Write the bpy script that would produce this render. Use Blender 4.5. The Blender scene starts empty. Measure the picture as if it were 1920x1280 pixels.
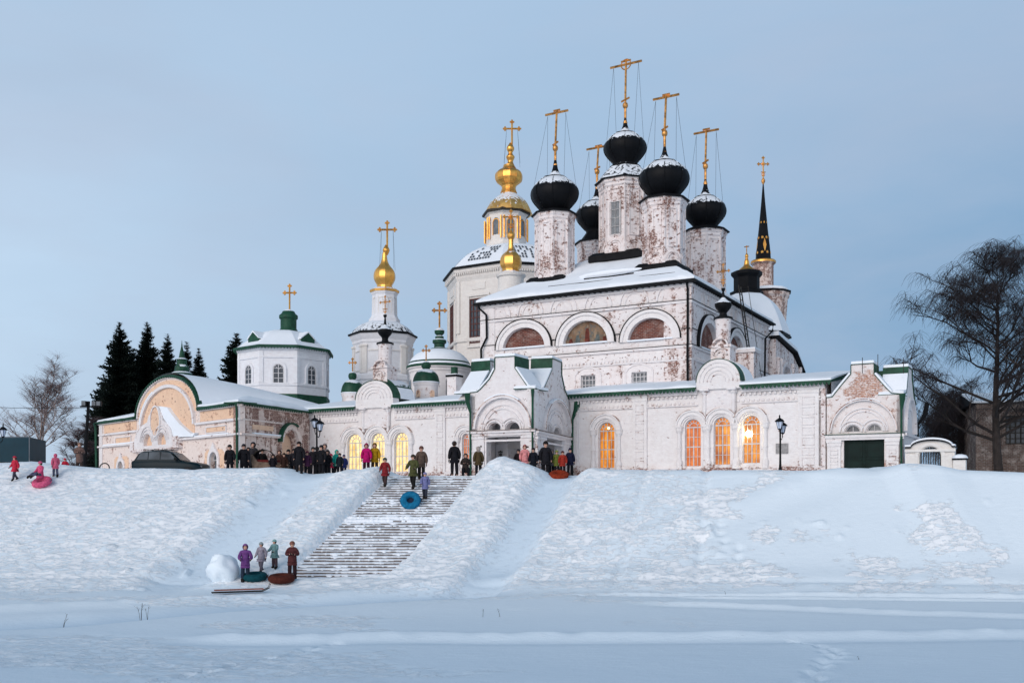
import bpy, bmesh, math, random
import numpy as np
from mathutils import Vector, Matrix, geometry
random.seed(7)
R = math.radians
scene = bpy.context.scene
col = scene.collection
F = 1866.7      # focal length of the photograph in its pixels (35 mm lens)
HZ = 930.0      # image row of the horizon

# ------------------------------------------------------------------ nodes / materials
class NT:
    def __init__(s, mat):
        s.t = mat.node_tree; s.n = s.t.nodes; s.l = s.t.links
    def add(s, typ, **kw):
        n = s.n.new(typ)
        for k, v in kw.items():
            if k == 'inp':
                for a, b in v.items(): n.inputs[a].default_value = b
            else: setattr(n, k, v)
        return n
    def link(s, a, b): s.l.new(a, b)
    def noise(s, vec, scale, detail=4, rough=.55, dist=0):
        n = s.add('ShaderNodeTexNoise', inp={'Scale': scale, 'Detail': detail, 'Roughness': rough, 'Distortion': dist})
        s.link(vec, n.inputs['Vector']); return n.outputs['Fac']
    def ramp(s, fac, p0, p1, c0=(0,0,0,1), c1=(1,1,1,1)):
        n = s.add('ShaderNodeValToRGB'); e = n.color_ramp.elements
        e[0].position = p0; e[1].position = p1; e[0].color = c0; e[1].color = c1
        s.link(fac, n.inputs[0]); return n.outputs[0]
    def mix(s, fac, a, b, mode='MIX'):
        n = s.add('ShaderNodeMix', data_type='RGBA', blend_type=mode)
        for i, v in ((0, fac), (6, a), (7, b)):
            if hasattr(v, 'links'): s.link(v, n.inputs[i])
            else: n.inputs[i].default_value = v if i == 0 else (*v[:3], 1)
        return n.outputs[2]
    def math(s, op, a, b=0.0):
        n = s.add('ShaderNodeMath', operation=op)
        for i, v in ((0, a), (1, b)):
            if hasattr(v, 'links'): s.link(v, n.inputs[i])
            else: n.inputs[i].default_value = v
        return n.outputs[0]
    def scalev(s, vec, sc):
        n = s.add('ShaderNodeVectorMath', operation='MULTIPLY'); s.link(vec, n.inputs[0]); n.inputs[1].default_value = sc
        return n.outputs[0]

def newmat(name, rough=.8, spec=.3):
    m = bpy.data.materials.new(name); m.use_nodes = True
    t = NT(m); b = t.n['Principled BSDF']
    b.inputs['Roughness'].default_value = rough
    b.inputs['Specular IOR Level'].default_value = spec
    return m, t, b

def simple(name, c, rough=.7, metal=0, var=.25, scale=3, spec=.3, snow=0, bump=0, ragged=1):
    m, t, b = newmat(name, rough, spec)
    tc = t.add('ShaderNodeTexCoord').outputs['Object']
    n = t.noise(tc, scale)
    f = t.ramp(n, .3, .7)
    colr = t.mix(f, [x*(1-var) for x in c], [min(1, x*(1+var)) for x in c])
    b.inputs['Metallic'].default_value = metal
    if snow:
        g = t.add('ShaderNodeNewGeometry').outputs['Normal']
        sx = t.add('ShaderNodeSeparateXYZ'); t.link(g, sx.inputs[0])
        nn = t.noise(tc, 1.6 if ragged == 1 else 3.6, 6, .7)
        v = t.math('ADD', sx.outputs[2], t.math('MULTIPLY', t.math('SUBTRACT', nn, .5), .9*ragged))
        k = t.ramp(v, snow, snow + .05)
        colr = t.mix(k, colr, (.74, .78, .83))
        t.link(t.math('MULTIPLY', t.math('SUBTRACT', 1.0, k), metal), b.inputs['Metallic'])
    t.link(colr, b.inputs['Base Color'])
    if bump:
        bp = t.add('ShaderNodeBump', inp={'Strength': bump, 'Distance': .03}); t.link(t.noise(tc, scale*6), bp.inputs['Height'])
        t.link(bp.outputs[0], b.inputs['Normal'])
    return m

def plaster(name, base=(.80,.775,.775), peel=.5, speck=.5, grime=.4, brick=((.30,.12,.085),(.17,.065,.045),(.45,.37,.33)), focus=(), streak=True):
    """painted plaster; peel = how much brick is laid bare, speck = small chips, focus = places (point, radius, weight) where it is worst"""
    m, t, b = newmat(name, .9, .12)
    tc = t.add('ShaderNodeTexCoord'); ob = tc.outputs['Object']; uv = tc.outputs['UV']
    br = t.add('ShaderNodeTexBrick', inp={'Color1': (*brick[0],1), 'Color2': (*brick[1],1), 'Mortar': (*brick[2],1), 'Scale': 1.0,
               'Mortar Size': .012, 'Brick Width': .27, 'Row Height': .092, 'Mortar Smooth': .3})
    t.link(uv, br.inputs['Vector'])
    big = t.noise(ob, .55, 6, .68); mid = t.noise(t.scalev(ob, (1, 1, 1.5)), 3.2, 5, .72); fine = t.noise(ob, 9, 3, .6)
    v = t.math('ADD', t.math('MULTIPLY', big, .55), t.math('MULTIPLY', mid, .45))
    if peel >= .6:      # damp runs down the shafts
        run = t.noise(t.scalev(ob, (1.5, 1.5, .22)), 1.3, 5, .62)
        v = t.math('ADD', t.math('MULTIPLY', v, .62), t.math('MULTIPLY', run, .38))
    sz_ = t.add('ShaderNodeSeparateXYZ'); t.link(ob, sz_.inputs[0])
    if peel > 0 and peel < .6:      # rising damp just above the ground
        mr = t.add('ShaderNodeMapRange', inp={'From Min': .15, 'From Max': 1.25, 'To Min': .13, 'To Max': 0.0}); t.link(sz_.outputs[2], mr.inputs[0]); v = t.math('ADD', v, mr.outputs[0])
    for (pt, rad, wt) in focus:
        d = t.add('ShaderNodeVectorMath', operation='DISTANCE'); t.link(ob, d.inputs[0]); d.inputs[1].default_value = pt
        mr = t.add('ShaderNodeMapRange', inp={'From Min': 0.0, 'From Max': rad, 'To Min': wt, 'To Max': 0.0}); mr.interpolation_type = 'SMOOTHSTEP'; t.link(d.outputs['Value'], mr.inputs[0])
        v = t.math('ADD', v, mr.outputs[0])
    stain = t.ramp(t.noise(ob, .9, 6, .65), .38, .72)
    c = t.mix(t.math('MULTIPLY', stain, .35 + grime*.5), base, (base[0]*.90, base[1]*.86, base[2]*.85))
    st = t.noise(t.scalev(ob, (4, 4, .45)), 1.0, 4, .6)
    c = t.mix(t.math('MULTIPLY', t.ramp(st, .56, .74), grime*.45), c, (base[0]*.62, base[1]*.53, base[2]*.50))
    ghost = t.mix(.09, c, br.outputs['Color']); c = t.mix(t.ramp(mid, .42, .58), c, ghost)
    th = .66 - .17*peel
    msk = t.ramp(v, th, th + .012) if peel > 0 else None
    halo = t.ramp(v, th - .05, th + .01)
    c = t.mix(t.math('MULTIPLY', halo, .5 if peel > 0 else 0.0), c, (base[0]*.84, base[1]*.69, base[2]*.63))
    if speck > 0:
        th2 = .72 - .13*speck
        s1 = t.noise(t.scalev(ob, (1, 1, 1.6)), 3.7, 2, .5)
        loc_ = t.ramp(t.noise(ob, .8, 3, .5), .35, .65)
        sp = t.ramp(t.math('ADD', t.math('MULTIPLY', s1, .92), t.math('MULTIPLY', loc_, .08)), th2, th2 + .012)
        msk = sp if msk is None else t.math('MAXIMUM', msk, sp)
    if msk is not None:
        fl = t.ramp(t.noise(t.scalev(ob, (1, 1, 1.7)), 7.5, 4, .7), .50 if peel < .95 else .58, .54 if peel < .95 else .62)
        brc = t.mix(t.math('MULTIPLY', fl, .85), br.outputs['Color'], c)
        brc = t.mix(t.math('MULTIPLY', t.ramp(fine, .55, .66), .6), brc, [x*.45 for x in brick[1]])
        c = t.mix(msk, c, brc)
    t.link(c, b.inputs['Base Color'])
    hgt = t.math('ADD', t.math('MULTIPLY', fine, .3), t.math('MULTIPLY', br.outputs['Fac'], -.25))
    if msk is not None: hgt = t.math('SUBTRACT', hgt, msk)
    bp = t.add('ShaderNodeBump', inp={'Strength': .6, 'Distance': .03}); t.link(hgt, bp.inputs['Height']); t.link(bp.outputs[0], b.inputs['Normal'])
    return m

def brickmat(name, c1, c2, mort, wash=.3):
    m, t, b = newmat(name, .9, .1)
    tc = t.add('ShaderNodeTexCoord'); ob = tc.outputs['Object']; uv = tc.outputs['UV']
    br = t.add('ShaderNodeTexBrick', inp={'Color1': (*c1,1), 'Color2': (*c2,1), 'Mortar': (*mort,1), 'Scale': 1.0,
               'Mortar Size': .014, 'Brick Width': .28, 'Row Height': .1, 'Mortar Smooth': .3})
    t.link(uv, br.inputs['Vector'])
    c = t.mix(t.math('MULTIPLY', t.ramp(t.noise(ob, 1.4, 7, .72), .5, .62), wash), br.outputs['Color'], (.62, .55, .50))
    c = t.mix(t.ramp(t.noise(ob, 3.1, 5, .7), .6, .72), c, [x*.35 for x in c2])
    t.link(c, b.inputs['Base Color'])
    bp = t.add('ShaderNodeBump', inp={'Strength': .5, 'Distance': .03}); t.link(t.math('MULTIPLY', br.outputs['Fac'], -1), bp.inputs['Height']); t.link(bp.outputs[0], b.inputs['Normal'])
    return m

def emit(name, c0, c1, s0, s1, scale=2.0, drapes=True):
    """lit room seen through glass: uneven glow with curtain folds"""
    m, t, b = newmat(name, .25, .5)
    ob = t.add('ShaderNodeTexCoord').outputs['Object']
    n = t.noise(ob, scale, 5, .6)
    f = t.ramp(n, .35, .68)
    if drapes:
        d = t.noise(t.scalev(ob, (6, 6, .5)), 1.0, 3, .5)
        f = t.math('ADD', t.math('MULTIPLY', f, .6), t.math('MULTIPLY', t.ramp(d, .35, .65), .4))
    c = t.mix(f, c0, c1)
    t.link(c, b.inputs['Emission Color'])
    t.link(t.math('ADD', s0, t.math('MULTIPLY', f, s1 - s0)), b.inputs['Emission Strength'])
    b.inputs['Base Color'].default_value = (.05, .03, .02, 1)
    return m

def snowmat(name, base=(.80,.845,.90), big=True):
    m, t, b = newmat(name, .75, .15)
    ob = t.add('ShaderNodeTexCoord').outputs['Object']
    f = t.ramp(t.noise(ob, .35, 5, .6), .35, .7)
    c = t.mix(f, [x*.97 for x in base], [min(1, x*1.04) for x in base])
    n1 = t.noise(t.scalev(ob, (1, 2.2, 1)), 2.2 if big else 3.0, 8, .62)
    n2 = t.noise(ob, 16, 3, .6)
    if big:
        # wind-packed snow is smooth and bluish, broken snow lies on it in whiter clods
        broken = t.add('ShaderNodeAttribute', attribute_name='broken').outputs['Fac']; packed_shade = t.add('ShaderNodeAttribute', attribute_name='packed_shade').outputs['Fac']
        clods = t.noise(t.scalev(ob, (1, 1.9, 2.2)), 2.6, 6, .70)
        thr = t.math('ADD', clods, t.math('MULTIPLY', broken, .17))
        k = t.math('MULTIPLY', t.ramp(thr, .60, .66), t.math('MINIMUM', t.math('ADD', .10, t.math('MULTIPLY', broken, 1.4)), 1.0))
        c = t.mix(k, (.775, .86, .925), (.92, .94, .965))
        c = t.mix(packed_shade, c, (.54, .68, .81))  # sledge runs are packed and greyer; hollow and foreground shade is painted in
        n1 = t.math('ADD', t.math('MULTIPLY', n1, .6), t.math('MULTIPLY', k, 1.3))
    t.link(c, b.inputs['Base Color'])
    h = t.math('ADD', n1, t.math('MULTIPLY', n2, .18))
    bp = t.add('ShaderNodeBump', inp={'Strength': .5 if big else .35, 'Distance': .075 if big else .05})
    t.link(h, bp.inputs['Height']); t.link(bp.outputs[0], b.inputs['Normal'])
    return m

M = {}
M['white'] = plaster('white_plaster', base=(.83,.805,.80), peel=.10, speck=.06, grime=.2)
M['trim'] = plaster('white_moulding', base=(.82,.79,.79), peel=.38, speck=.22, grime=.3)
M['worn'] = plaster('worn_plaster', base=(.84,.805,.80), peel=.42, speck=.5, grime=.38, brick=((.27,.12,.085),(.16,.065,.05),(.38,.30,.27)))
M['bare'] = plaster('bare_plaster', base=(.83,.775,.765), peel=.74, speck=.82, grime=.5, brick=((.25,.10,.07),(.14,.055,.04),(.36,.28,.25)))
M['cream'] = plaster('cream_plaster', base=(.78,.755,.72), peel=0, speck=0, grime=.12)
M['pure'] = plaster('cold_white_paint', base=(.80,.81,.84), peel=0, speck=0, grime=.06)
M['ochre'] = plaster('ochre_plaster', base=(.85,.60,.43), peel=.40, speck=.5, grime=.45)
M['sidebrick'] = plaster('brick_laid_bare', base=(.78,.66,.60), peel=1.0, speck=.9, grime=.6, brick=((.32,.17,.13),(.20,.09,.07),(.46,.38,.34)))
M['pinkwall'] = plaster('pink_worn_plaster', base=(.84,.73,.67), peel=.5, speck=.5, grime=.4)
M['brick'] = brickmat('bare_brick', (.20,.065,.045), (.11,.035,.028), (.24,.17,.15), .22)
M['oldbrick'] = brickmat('old_brick', (.19,.125,.10), (.12,.08,.065), (.25,.22,.20), .45)
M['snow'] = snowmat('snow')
M['roofsnow'] = snowmat('roof_snow', (.84,.88,.93), False)
M['green'] = simple('green_roof_metal', (.014,.064,.037), .55, 0, .35, 2.5, spec=.2)
M['greens'] = simple('green_metal_snowy', (.012,.056,.032), .5, 0, .3, 2.5, snow=.62, spec=.2)
M['black'] = simple('black_roof_metal', (.006,.0065,.008), .6, 0, .3, 2, spec=.12)
M['blacks'] = simple('black_dome_snowy', (.004,.0045,.006), .55, 0, .3, 2, snow=.50, spec=.14, ragged=1.5)
M['blackp'] = simple('black_roof_patchy', (.008,.009,.011), .6, 0, .3, 2, snow=.52, spec=.12, ragged=2.6)
M['gold'] = simple('gilding', (1.0,.43,.10), .36, .9, .25, 2.5)
M['goldsnow'] = simple('gilding_snowy', (.95,.46,.11), .38, .85, .2, 2.5, snow=.72)
M['goldpatch'] = simple('gilding_patchy_snow', (.90,.46,.14), .4, .8, .3, 2.5, snow=.58, ragged=1.9)
M['oldgold'] = simple('tarnished_gilding', (.62,.30,.09), .45, .7, .6, 4)
M['shingle'] = simple('weathered_shingle', (.06,.068,.08), .8, 0, .4, 5, spec=.1)
M['iron'] = simple('wrought_iron', (.035,.03,.025), .6, .3, .4, 8)
M['pane'] = simple('dark_glass', (.05,.06,.075), .15, 0, .4, 3, spec=.6)
M['panegrey'] = simple('grey_glass', (.13,.145,.16), .2, 0, .3, 3, spec=.6)
M['frame'] = simple('pale_window_bars', (.55,.54,.55), .6, 0, .2, 6)
M['darkbars'] = simple('dark_window_bars', (.10,.035,.03), .6, 0, .2, 6)
M['doorgreen'] = simple('dark_green_door_paint', (.003,.014,.012), .55, 0, .3, 2.5, spec=.15)
M['wood'] = simple('weathered_wood', (.16,.11,.08), .8, 0, .4, 6)
M['stone'] = simple('stair_stone', (.145,.12,.113), .9, 0, .4, 5, bump=.5)
M['floor'] = simple('porch_floor', (.35,.34,.34), .8)
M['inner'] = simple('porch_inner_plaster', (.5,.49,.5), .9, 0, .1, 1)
M['lampglass'] = simple('frosted_lamp_glass', (.55,.62,.75), .3, 0, .1, 4, spec=.5)
M['glowY'] = emit('warm_yellow_room', (.95,.58,.16), (1.0,.86,.50), .95, 1.6, 2.4)
M['glowO'] = emit('orange_room', (.62,.11,.015), (1.0,.27,.04), .6, 1.05, 1.6)
M['glowO2'] = emit('amber_room', (.50,.08,.01), (1.0,.40,.03), .5, 1.3, 1.1)
M['bulb'] = emit('bright_bulb', (1,.75,.35), (1,.85,.5), 35, 35, 1, False)
M['bark'] = simple('dark_bark', (.030,.024,.022), .9, 0, .5, 3)
M['birch'] = simple('birch_bark', (.26,.20,.18), .9, 0, .7, 2.2)
M['twig'] = simple('bare_twigs', (.030,.024,.027), .9, 0, .3, 3)
M['twigL'] = simple('reddish_twigs', (.17,.11,.11), .9, 0, .3, 3)
M['needle'] = simple('spruce_needles', (.012,.019,.016), .9, 0, .6, 1.5, spec=.1)
M['skin'] = simple('skin', (.55,.32,.24), .6, 0, .08, 5)
M['rubber'] = simple('black_rubber', (.015,.015,.016), .8)
M['carpaint'] = simple('dark_teal_car_paint', (.003,.014,.020), .35, 0, .1, 1, spec=.12)
M['carglass'] = simple('car_glass', (.085,.10,.115), .3, 0, .5, 1, spec=.06)
M['tealbox'] = simple('teal_box_paint', (.004,.034,.052), .55, 0, .15, 1.2, spec=.2)
M['steel'] = simple('grey_steel', (.3,.3,.31), .4, .7)
M['plaque'] = simple('brown_plaque', (.12,.085,.05), .5, 0, .4, 7)
M['plaqueg'] = simple('grey_plaque', (.27,.26,.26), .5, 0, .3, 7)
_cc = {}
def cloth(c):
    k = tuple(round(x, 3) for x in c)
    if k not in _cc: _cc[k] = simple('cloth_%d' % len(_cc), c, .9, 0, .3, 9, spec=.1, bump=.4)
    return _cc[k]

# ------------------------------------------------------------------ geometry helpers
class Fr:
    """vertical plane: origin O (x,y), unit direction d, outward normal n towards the river"""
    def __init__(s, O, d):
        s.O = O; L = math.hypot(*d); s.d = (d[0]/L, d[1]/L); n = (s.d[1], -s.d[0])
        if n[0]*O[0] + n[1]*O[1] > 0: n = (-n[0], -n[1])
        s.n = n
    def P(s, a, z, o=0): return (s.O[0] + s.d[0]*a + s.n[0]*o, s.O[1] + s.d[1]*a + s.n[1]*o, z)
    def s(s, px):
        u = (px - 960)/F
        return (u*s.O[1] - s.O[0])/(s.d[0] - u*s.d[1])
    def q(s, px, py):
        a = s.s(px); return (a, (HZ - py)/F*(s.O[1] + s.d[1]*a))
    def shift(s, o): return Fr((s.O[0] + s.n[0]*o, s.O[1] + s.n[1]*o), s.d)

class MB:
    def __init__(s): s.v = []; s.f = []
    def add(s, vs, fs):
        k = len(s.v); s.v += [tuple(p) for p in vs]; s.f += [tuple(i + k for i in f) for f in fs]; return s
    def prism(s, fr, pts, o0, o1):
        n = len(pts); vs = [fr.P(a, z, o1) for a, z in pts] + [fr.P(a, z, o0) for a, z in pts]
        return s.add(vs, [tuple(range(n)), tuple(range(2*n - 1, n - 1, -1))] + [(i, i + n, (i+1) % n + n, (i+1) % n) for i in range(n)])
    def box(s, fr, s0, s1, z0, z1, o0, o1): return s.prism(fr, [(s0, z0), (s1, z0), (s1, z1), (s0, z1)], o0, o1)
    def cube(s, c, sz, rz=0):
        cs, sn = math.cos(rz), math.sin(rz); vs = []
        for dz in (-.5, .5):
            for dx, dy in ((-.5,-.5),(.5,-.5),(.5,.5),(-.5,.5)):
                x, y = dx*sz[0], dy*sz[1]; vs.append((c[0] + x*cs - y*sn, c[1] + x*sn + y*cs, c[2] + dz*sz[2]))
        return s.add(vs, [(0,3,2,1),(4,5,6,7),(0,1,5,4),(1,2,6,5),(2,3,7,6),(3,0,4,7)])
    def loft(s, rings, cap=True):
        n = len(rings[0]); vs = [p for r in rings for p in r]; fs = []
        for k in range(len(rings) - 1):
            for i in range(n):
                j = (i+1) % n; fs.append((k*n + i, k*n + j, (k+1)*n + j, (k+1)*n + i))
        if cap: fs += [tuple(range(n - 1, -1, -1)), tuple((len(rings)-1)*n + i for i in range(n))]
        return s.add(vs, fs)
    def lathe(s, c, prof, n=16, rot=0, ax=(0,0)):
        """prof [(r,z)] bottom to top; ax = sideways lean per metre of height"""
        z0 = prof[0][1]; rings = []
        for r, z in prof:
            rings.append([(c[0] + ax[0]*(z - z0) + r*math.cos(rot + 2*math.pi*i/n), c[1] + ax[1]*(z - z0) + r*math.sin(rot + 2*math.pi*i/n), z) for i in range(n)])
        return s.loft(rings)
    def tube(s, pts, r, n=6, cap=True):
        pts = [Vector(p) for p in pts]; rs = r if isinstance(r, (list, tuple)) else [r]*len(pts); rings = []
        up = Vector((0, 0, 1))
        for i, p in enumerate(pts):
            t = (pts[min(i+1, len(pts)-1)] - pts[max(i-1, 0)])
            t = t.normalized() if t.length > 1e-9 else up
            a = t.cross(up if abs(t.z) < .9 else Vector((0, 1, 0))).normalized(); b = t.cross(a)
            rings.append([tuple(p + (a*math.cos(2*math.pi*k/n) + b*math.sin(2*math.pi*k/n))*rs[i]) for k in range(n)])
        return s.loft(rings, cap)
    def ball(s, c, r, n=10, m=7, sc=(1,1,1)):
        rings = []
        for j in range(m + 1):
            th = math.pi*(j + .02)/(m + .04) ; th = max(.03, min(math.pi - .03, math.pi*j/m))
            rings.append([(c[0] + r*sc[0]*math.sin(th)*math.cos(2*math.pi*i/n), c[1] + r*sc[1]*math.sin(th)*math.sin(2*math.pi*i/n), c[2] - r*sc[2]*math.cos(th)) for i in range(n)])
        return s.loft(rings)
    def ring(s, fr, c, z, r0, r1, o0, o1, a0=0, a1=180, n=20, k=1.0):
        """arched moulding between radii r0<r1 (horizontal), k = vertical / horizontal stretch"""
        P = []
        for i in range(n + 1):
            a = R(a0 + (a1 - a0)*i/n); P.append((math.cos(a), math.sin(a)))
        for i in range(n):
            q = [(c + r0*P[i][0], z + r0*k*P[i][1]), (c + r1*P[i][0], z + (r0*k + (r1-r0))*P[i][1]),
                 (c + r1*P[i+1][0], z + (r0*k + (r1-r0))*P[i+1][1]), (c + r0*P[i+1][0], z + r0*k*P[i+1][1])]
            vs = [fr.P(a, h, o1) for a, h in q] + [fr.P(a, h, o0) for a, h in q]
            fs = [(0,1,2,3), (1,5,6,2), (3,7,4,0)]
            if i == 0: fs.append((0,4,5,1))
            if i == n - 1: fs.append((2,6,7,3))
            s.add(vs, fs)
        return s
    def wall(s, fr, outer, holes, t=.3, o=0, back=False):
        loops = [outer] + holes; flat0 = []; ed = []
        for L in loops:
            k = len(flat0); flat0 += [Vector((a, z)) for a, z in L]; ed += [(k + i, k + (i+1) % len(L)) for i in range(len(L))]
        cv, ce, cf, *_ = geometry.delaunay_2d_cdt(flat0, ed, [], 0, 1e-5)
        def inside(x, y, L):
            r = False; n = len(L)
            for i in range(n):
                (x0, y0), (x1, y1) = L[i], L[(i+1) % n]
                if (y0 > y) != (y1 > y) and x < (x1 - x0)*(y - y0)/(y1 - y0) + x0: r = not r
            return r
        tri = []
        for f in cf:
            gx = sum(cv[i].x for i in f)/len(f); gy = sum(cv[i].y for i in f)/len(f)
            if inside(gx, gy, outer) and not any(inside(gx, gy, h) for h in holes): tri.append(tuple(f))
        flat = [(c.x, c.y) for c in cv]
        s.add([fr.P(a, z, o) for a, z in flat], tri)
        if back: s.add([fr.P(a, z, o - t) for a, z in flat], [tuple(reversed(x)) for x in tri])
        for L in loops:
            n = len(L); vs = [fr.P(a, z, o) for a, z in L] + [fr.P(a, z, o - t) for a, z in L]
            s.add(vs, [(i, i + n, (i+1) % n + n, (i+1) % n) for i in range(n)])
        return s
    def build(s, name, mat, parent=None, loc=None, smooth=None, recalc=True):
        me = bpy.data.meshes.new(name)
        r = parent
        while r is not None and r.parent is not None: r = r.parent
        base = Vector(r.location) if r is not None else Vector(loc or (0, 0, 0))
        if s.v:
            me.from_pydata([tuple(Vector(p) - base) for p in s.v], [], s.f)
        bm = bmesh.new(); bm.from_mesh(me)
        bmesh.ops.remove_doubles(bm, verts=bm.verts, dist=.0004)
        if recalc: bmesh.ops.recalc_face_normals(bm, faces=bm.faces)
        uvl = bm.loops.layers.uv.new('UVMap'); Z = Vector((0, 0, 1))
        bm.normal_update()
        for f in bm.faces:
            n = f.normal
            if abs(n.z) > .92: tx, ty = Vector((1, 0, 0)), Vector((0, 1, 0))
            else: tx = Z.cross(n).normalized(); ty = Z
            for l in f.loops: l[uvl].uv = (l.vert.co.dot(tx), l.vert.co.dot(ty))
        bm.to_mesh(me); bm.free()
        if smooth is not None:
            for p in me.polygons: p.use_smooth = True
            me.set_sharp_from_angle(angle=R(smooth))
        me.materials.append(M[mat] if isinstance(mat, str) else mat)
        o = bpy.data.objects.new(name, me); col.objects.link(o)
        if parent is not None: o.parent = parent
        else: o.location = base
        return o

def thing(name, label, cat, loc, group=None):
    o = bpy.data.objects.new(name, None); col.objects.link(o); o.location = loc; o.empty_display_size = .3
    return tag(o, label, cat, group)
def tag(o, label, cat, group=None):
    o['label'] = label; o['category'] = cat
    if group: o['group'] = group
    return o

def arch(s0, s1, z0, zt, n=14, k=1.0):
    """outline of a round-topped opening"""
    c = (s0 + s1)/2; r = abs(s1 - s0)/2; zs = zt - r*k
    return [(c - r, z0)] + [(c + r, z0)] + [(c + r*math.cos(math.pi*i/n), zs + r*k*math.sin(math.pi*i/n)) for i in range(n + 1)]
def lune(s0, s1, z0, zt, n=14):
    c = (s0 + s1)/2; r = abs(s1 - s0)/2
    return [(c + r*math.cos(math.pi*i/n), z0 + (zt - z0)*math.sin(math.pi*i/n)) for i in range(n + 1)]
def rect(s0, s1, z0, z1): return [(s0, z0), (s1, z0), (s1, z1), (s0, z1)]

def ridge_profile(pts, seg=4):
    """Catmull-Rom through (r,z) points"""
    out = []
    for i in range(len(pts) - 1):
        p0 = pts[max(i-1, 0)]; p1 = pts[i]; p2 = pts[i+1]; p3 = pts[min(i+2, len(pts)-1)]
        for k in range(seg):
            t = k/seg; q = []
            for d in range(2):
                q.append(.5*((2*p1[d]) + (-p0[d] + p2[d])*t + (2*p0[d] - 5*p1[d] + 4*p2[d] - p3[d])*t*t + (-p0[d] + 3*p1[d] - 3*p2[d] + p3[d])*t**3))
            out.append((max(q[0], .004), q[1]))
    out.append(pts[-1]); return out
def W(a, b, z=0): return (16.3 - .868*a + .497*b, 52 + .497*a + .868*b, z)   # site axes: a along the long wall to the left, b away from the river
AD = (-.868, .497); BD = (.497, .868)
# ------------------------------------------------------------------ terrain
def vnoise(x, y, seed):
    rs = np.random.RandomState(seed); T = rs.rand(256, 256)
    xi = np.floor(x).astype(int); yi = np.floor(y).astype(int); fx = x - xi; fy = y - yi
    fx = fx*fx*(3 - 2*fx); fy = fy*fy*(3 - 2*fy)
    a = T[xi % 256, yi % 256]; b = T[(xi+1) % 256, yi % 256]; c = T[xi % 256, (yi+1) % 256]; d = T[(xi+1) % 256, (yi+1) % 256]
    return (a*(1-fx) + b*fx)*(1-fy) + (c*(1-fx) + d*fx)*fy
def fbm(x, y, seed, o=4, g=.5):
    s = 0; a = 1; n = 0
    for i in range(o): s = s + a*(vnoise(x*2**i + 17*i, y*2**i + 31*i, seed + i) - .5); n += a; a *= g
    return s/n*2
def sst(x, a, b):
    t = np.clip((x - a)/(b - a), 0, 1); return t*t*(3 - 2*t)
CPX = np.array([-900, 0, 60, 130, 200, 430, 545, 580, 615, 650, 720, 745, 900, 925, 950, 985, 1040, 1075, 1130, 1545, 1640, 1690, 1750, 1800, 1920, 2600], float)
CPY = np.array([ 870,868,865, 872, 878, 878, 877, 884, 880, 884, 875, 893, 893, 876, 865, 870, 887,  886,  880,  882,  879,  867,  870,  880,  885,  884], float)
YPX = np.array([-900, 0, 700, 1000, 1545, 1920, 2600], float)
YCR = np.array([  54, 52, 50, 50, 46.6, 44.5, 41], float)
CY = np.interp(CPX, YPX, YCR); CX = (CPX - 960)/F*CY; CZ = (HZ - CPY)/F*CY
TERR = 1.05
def stair_cx(Y): return -3.82 - .437*(50 - Y)
def stair_z(Y): return .99 - .572*(50 - Y)
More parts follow.
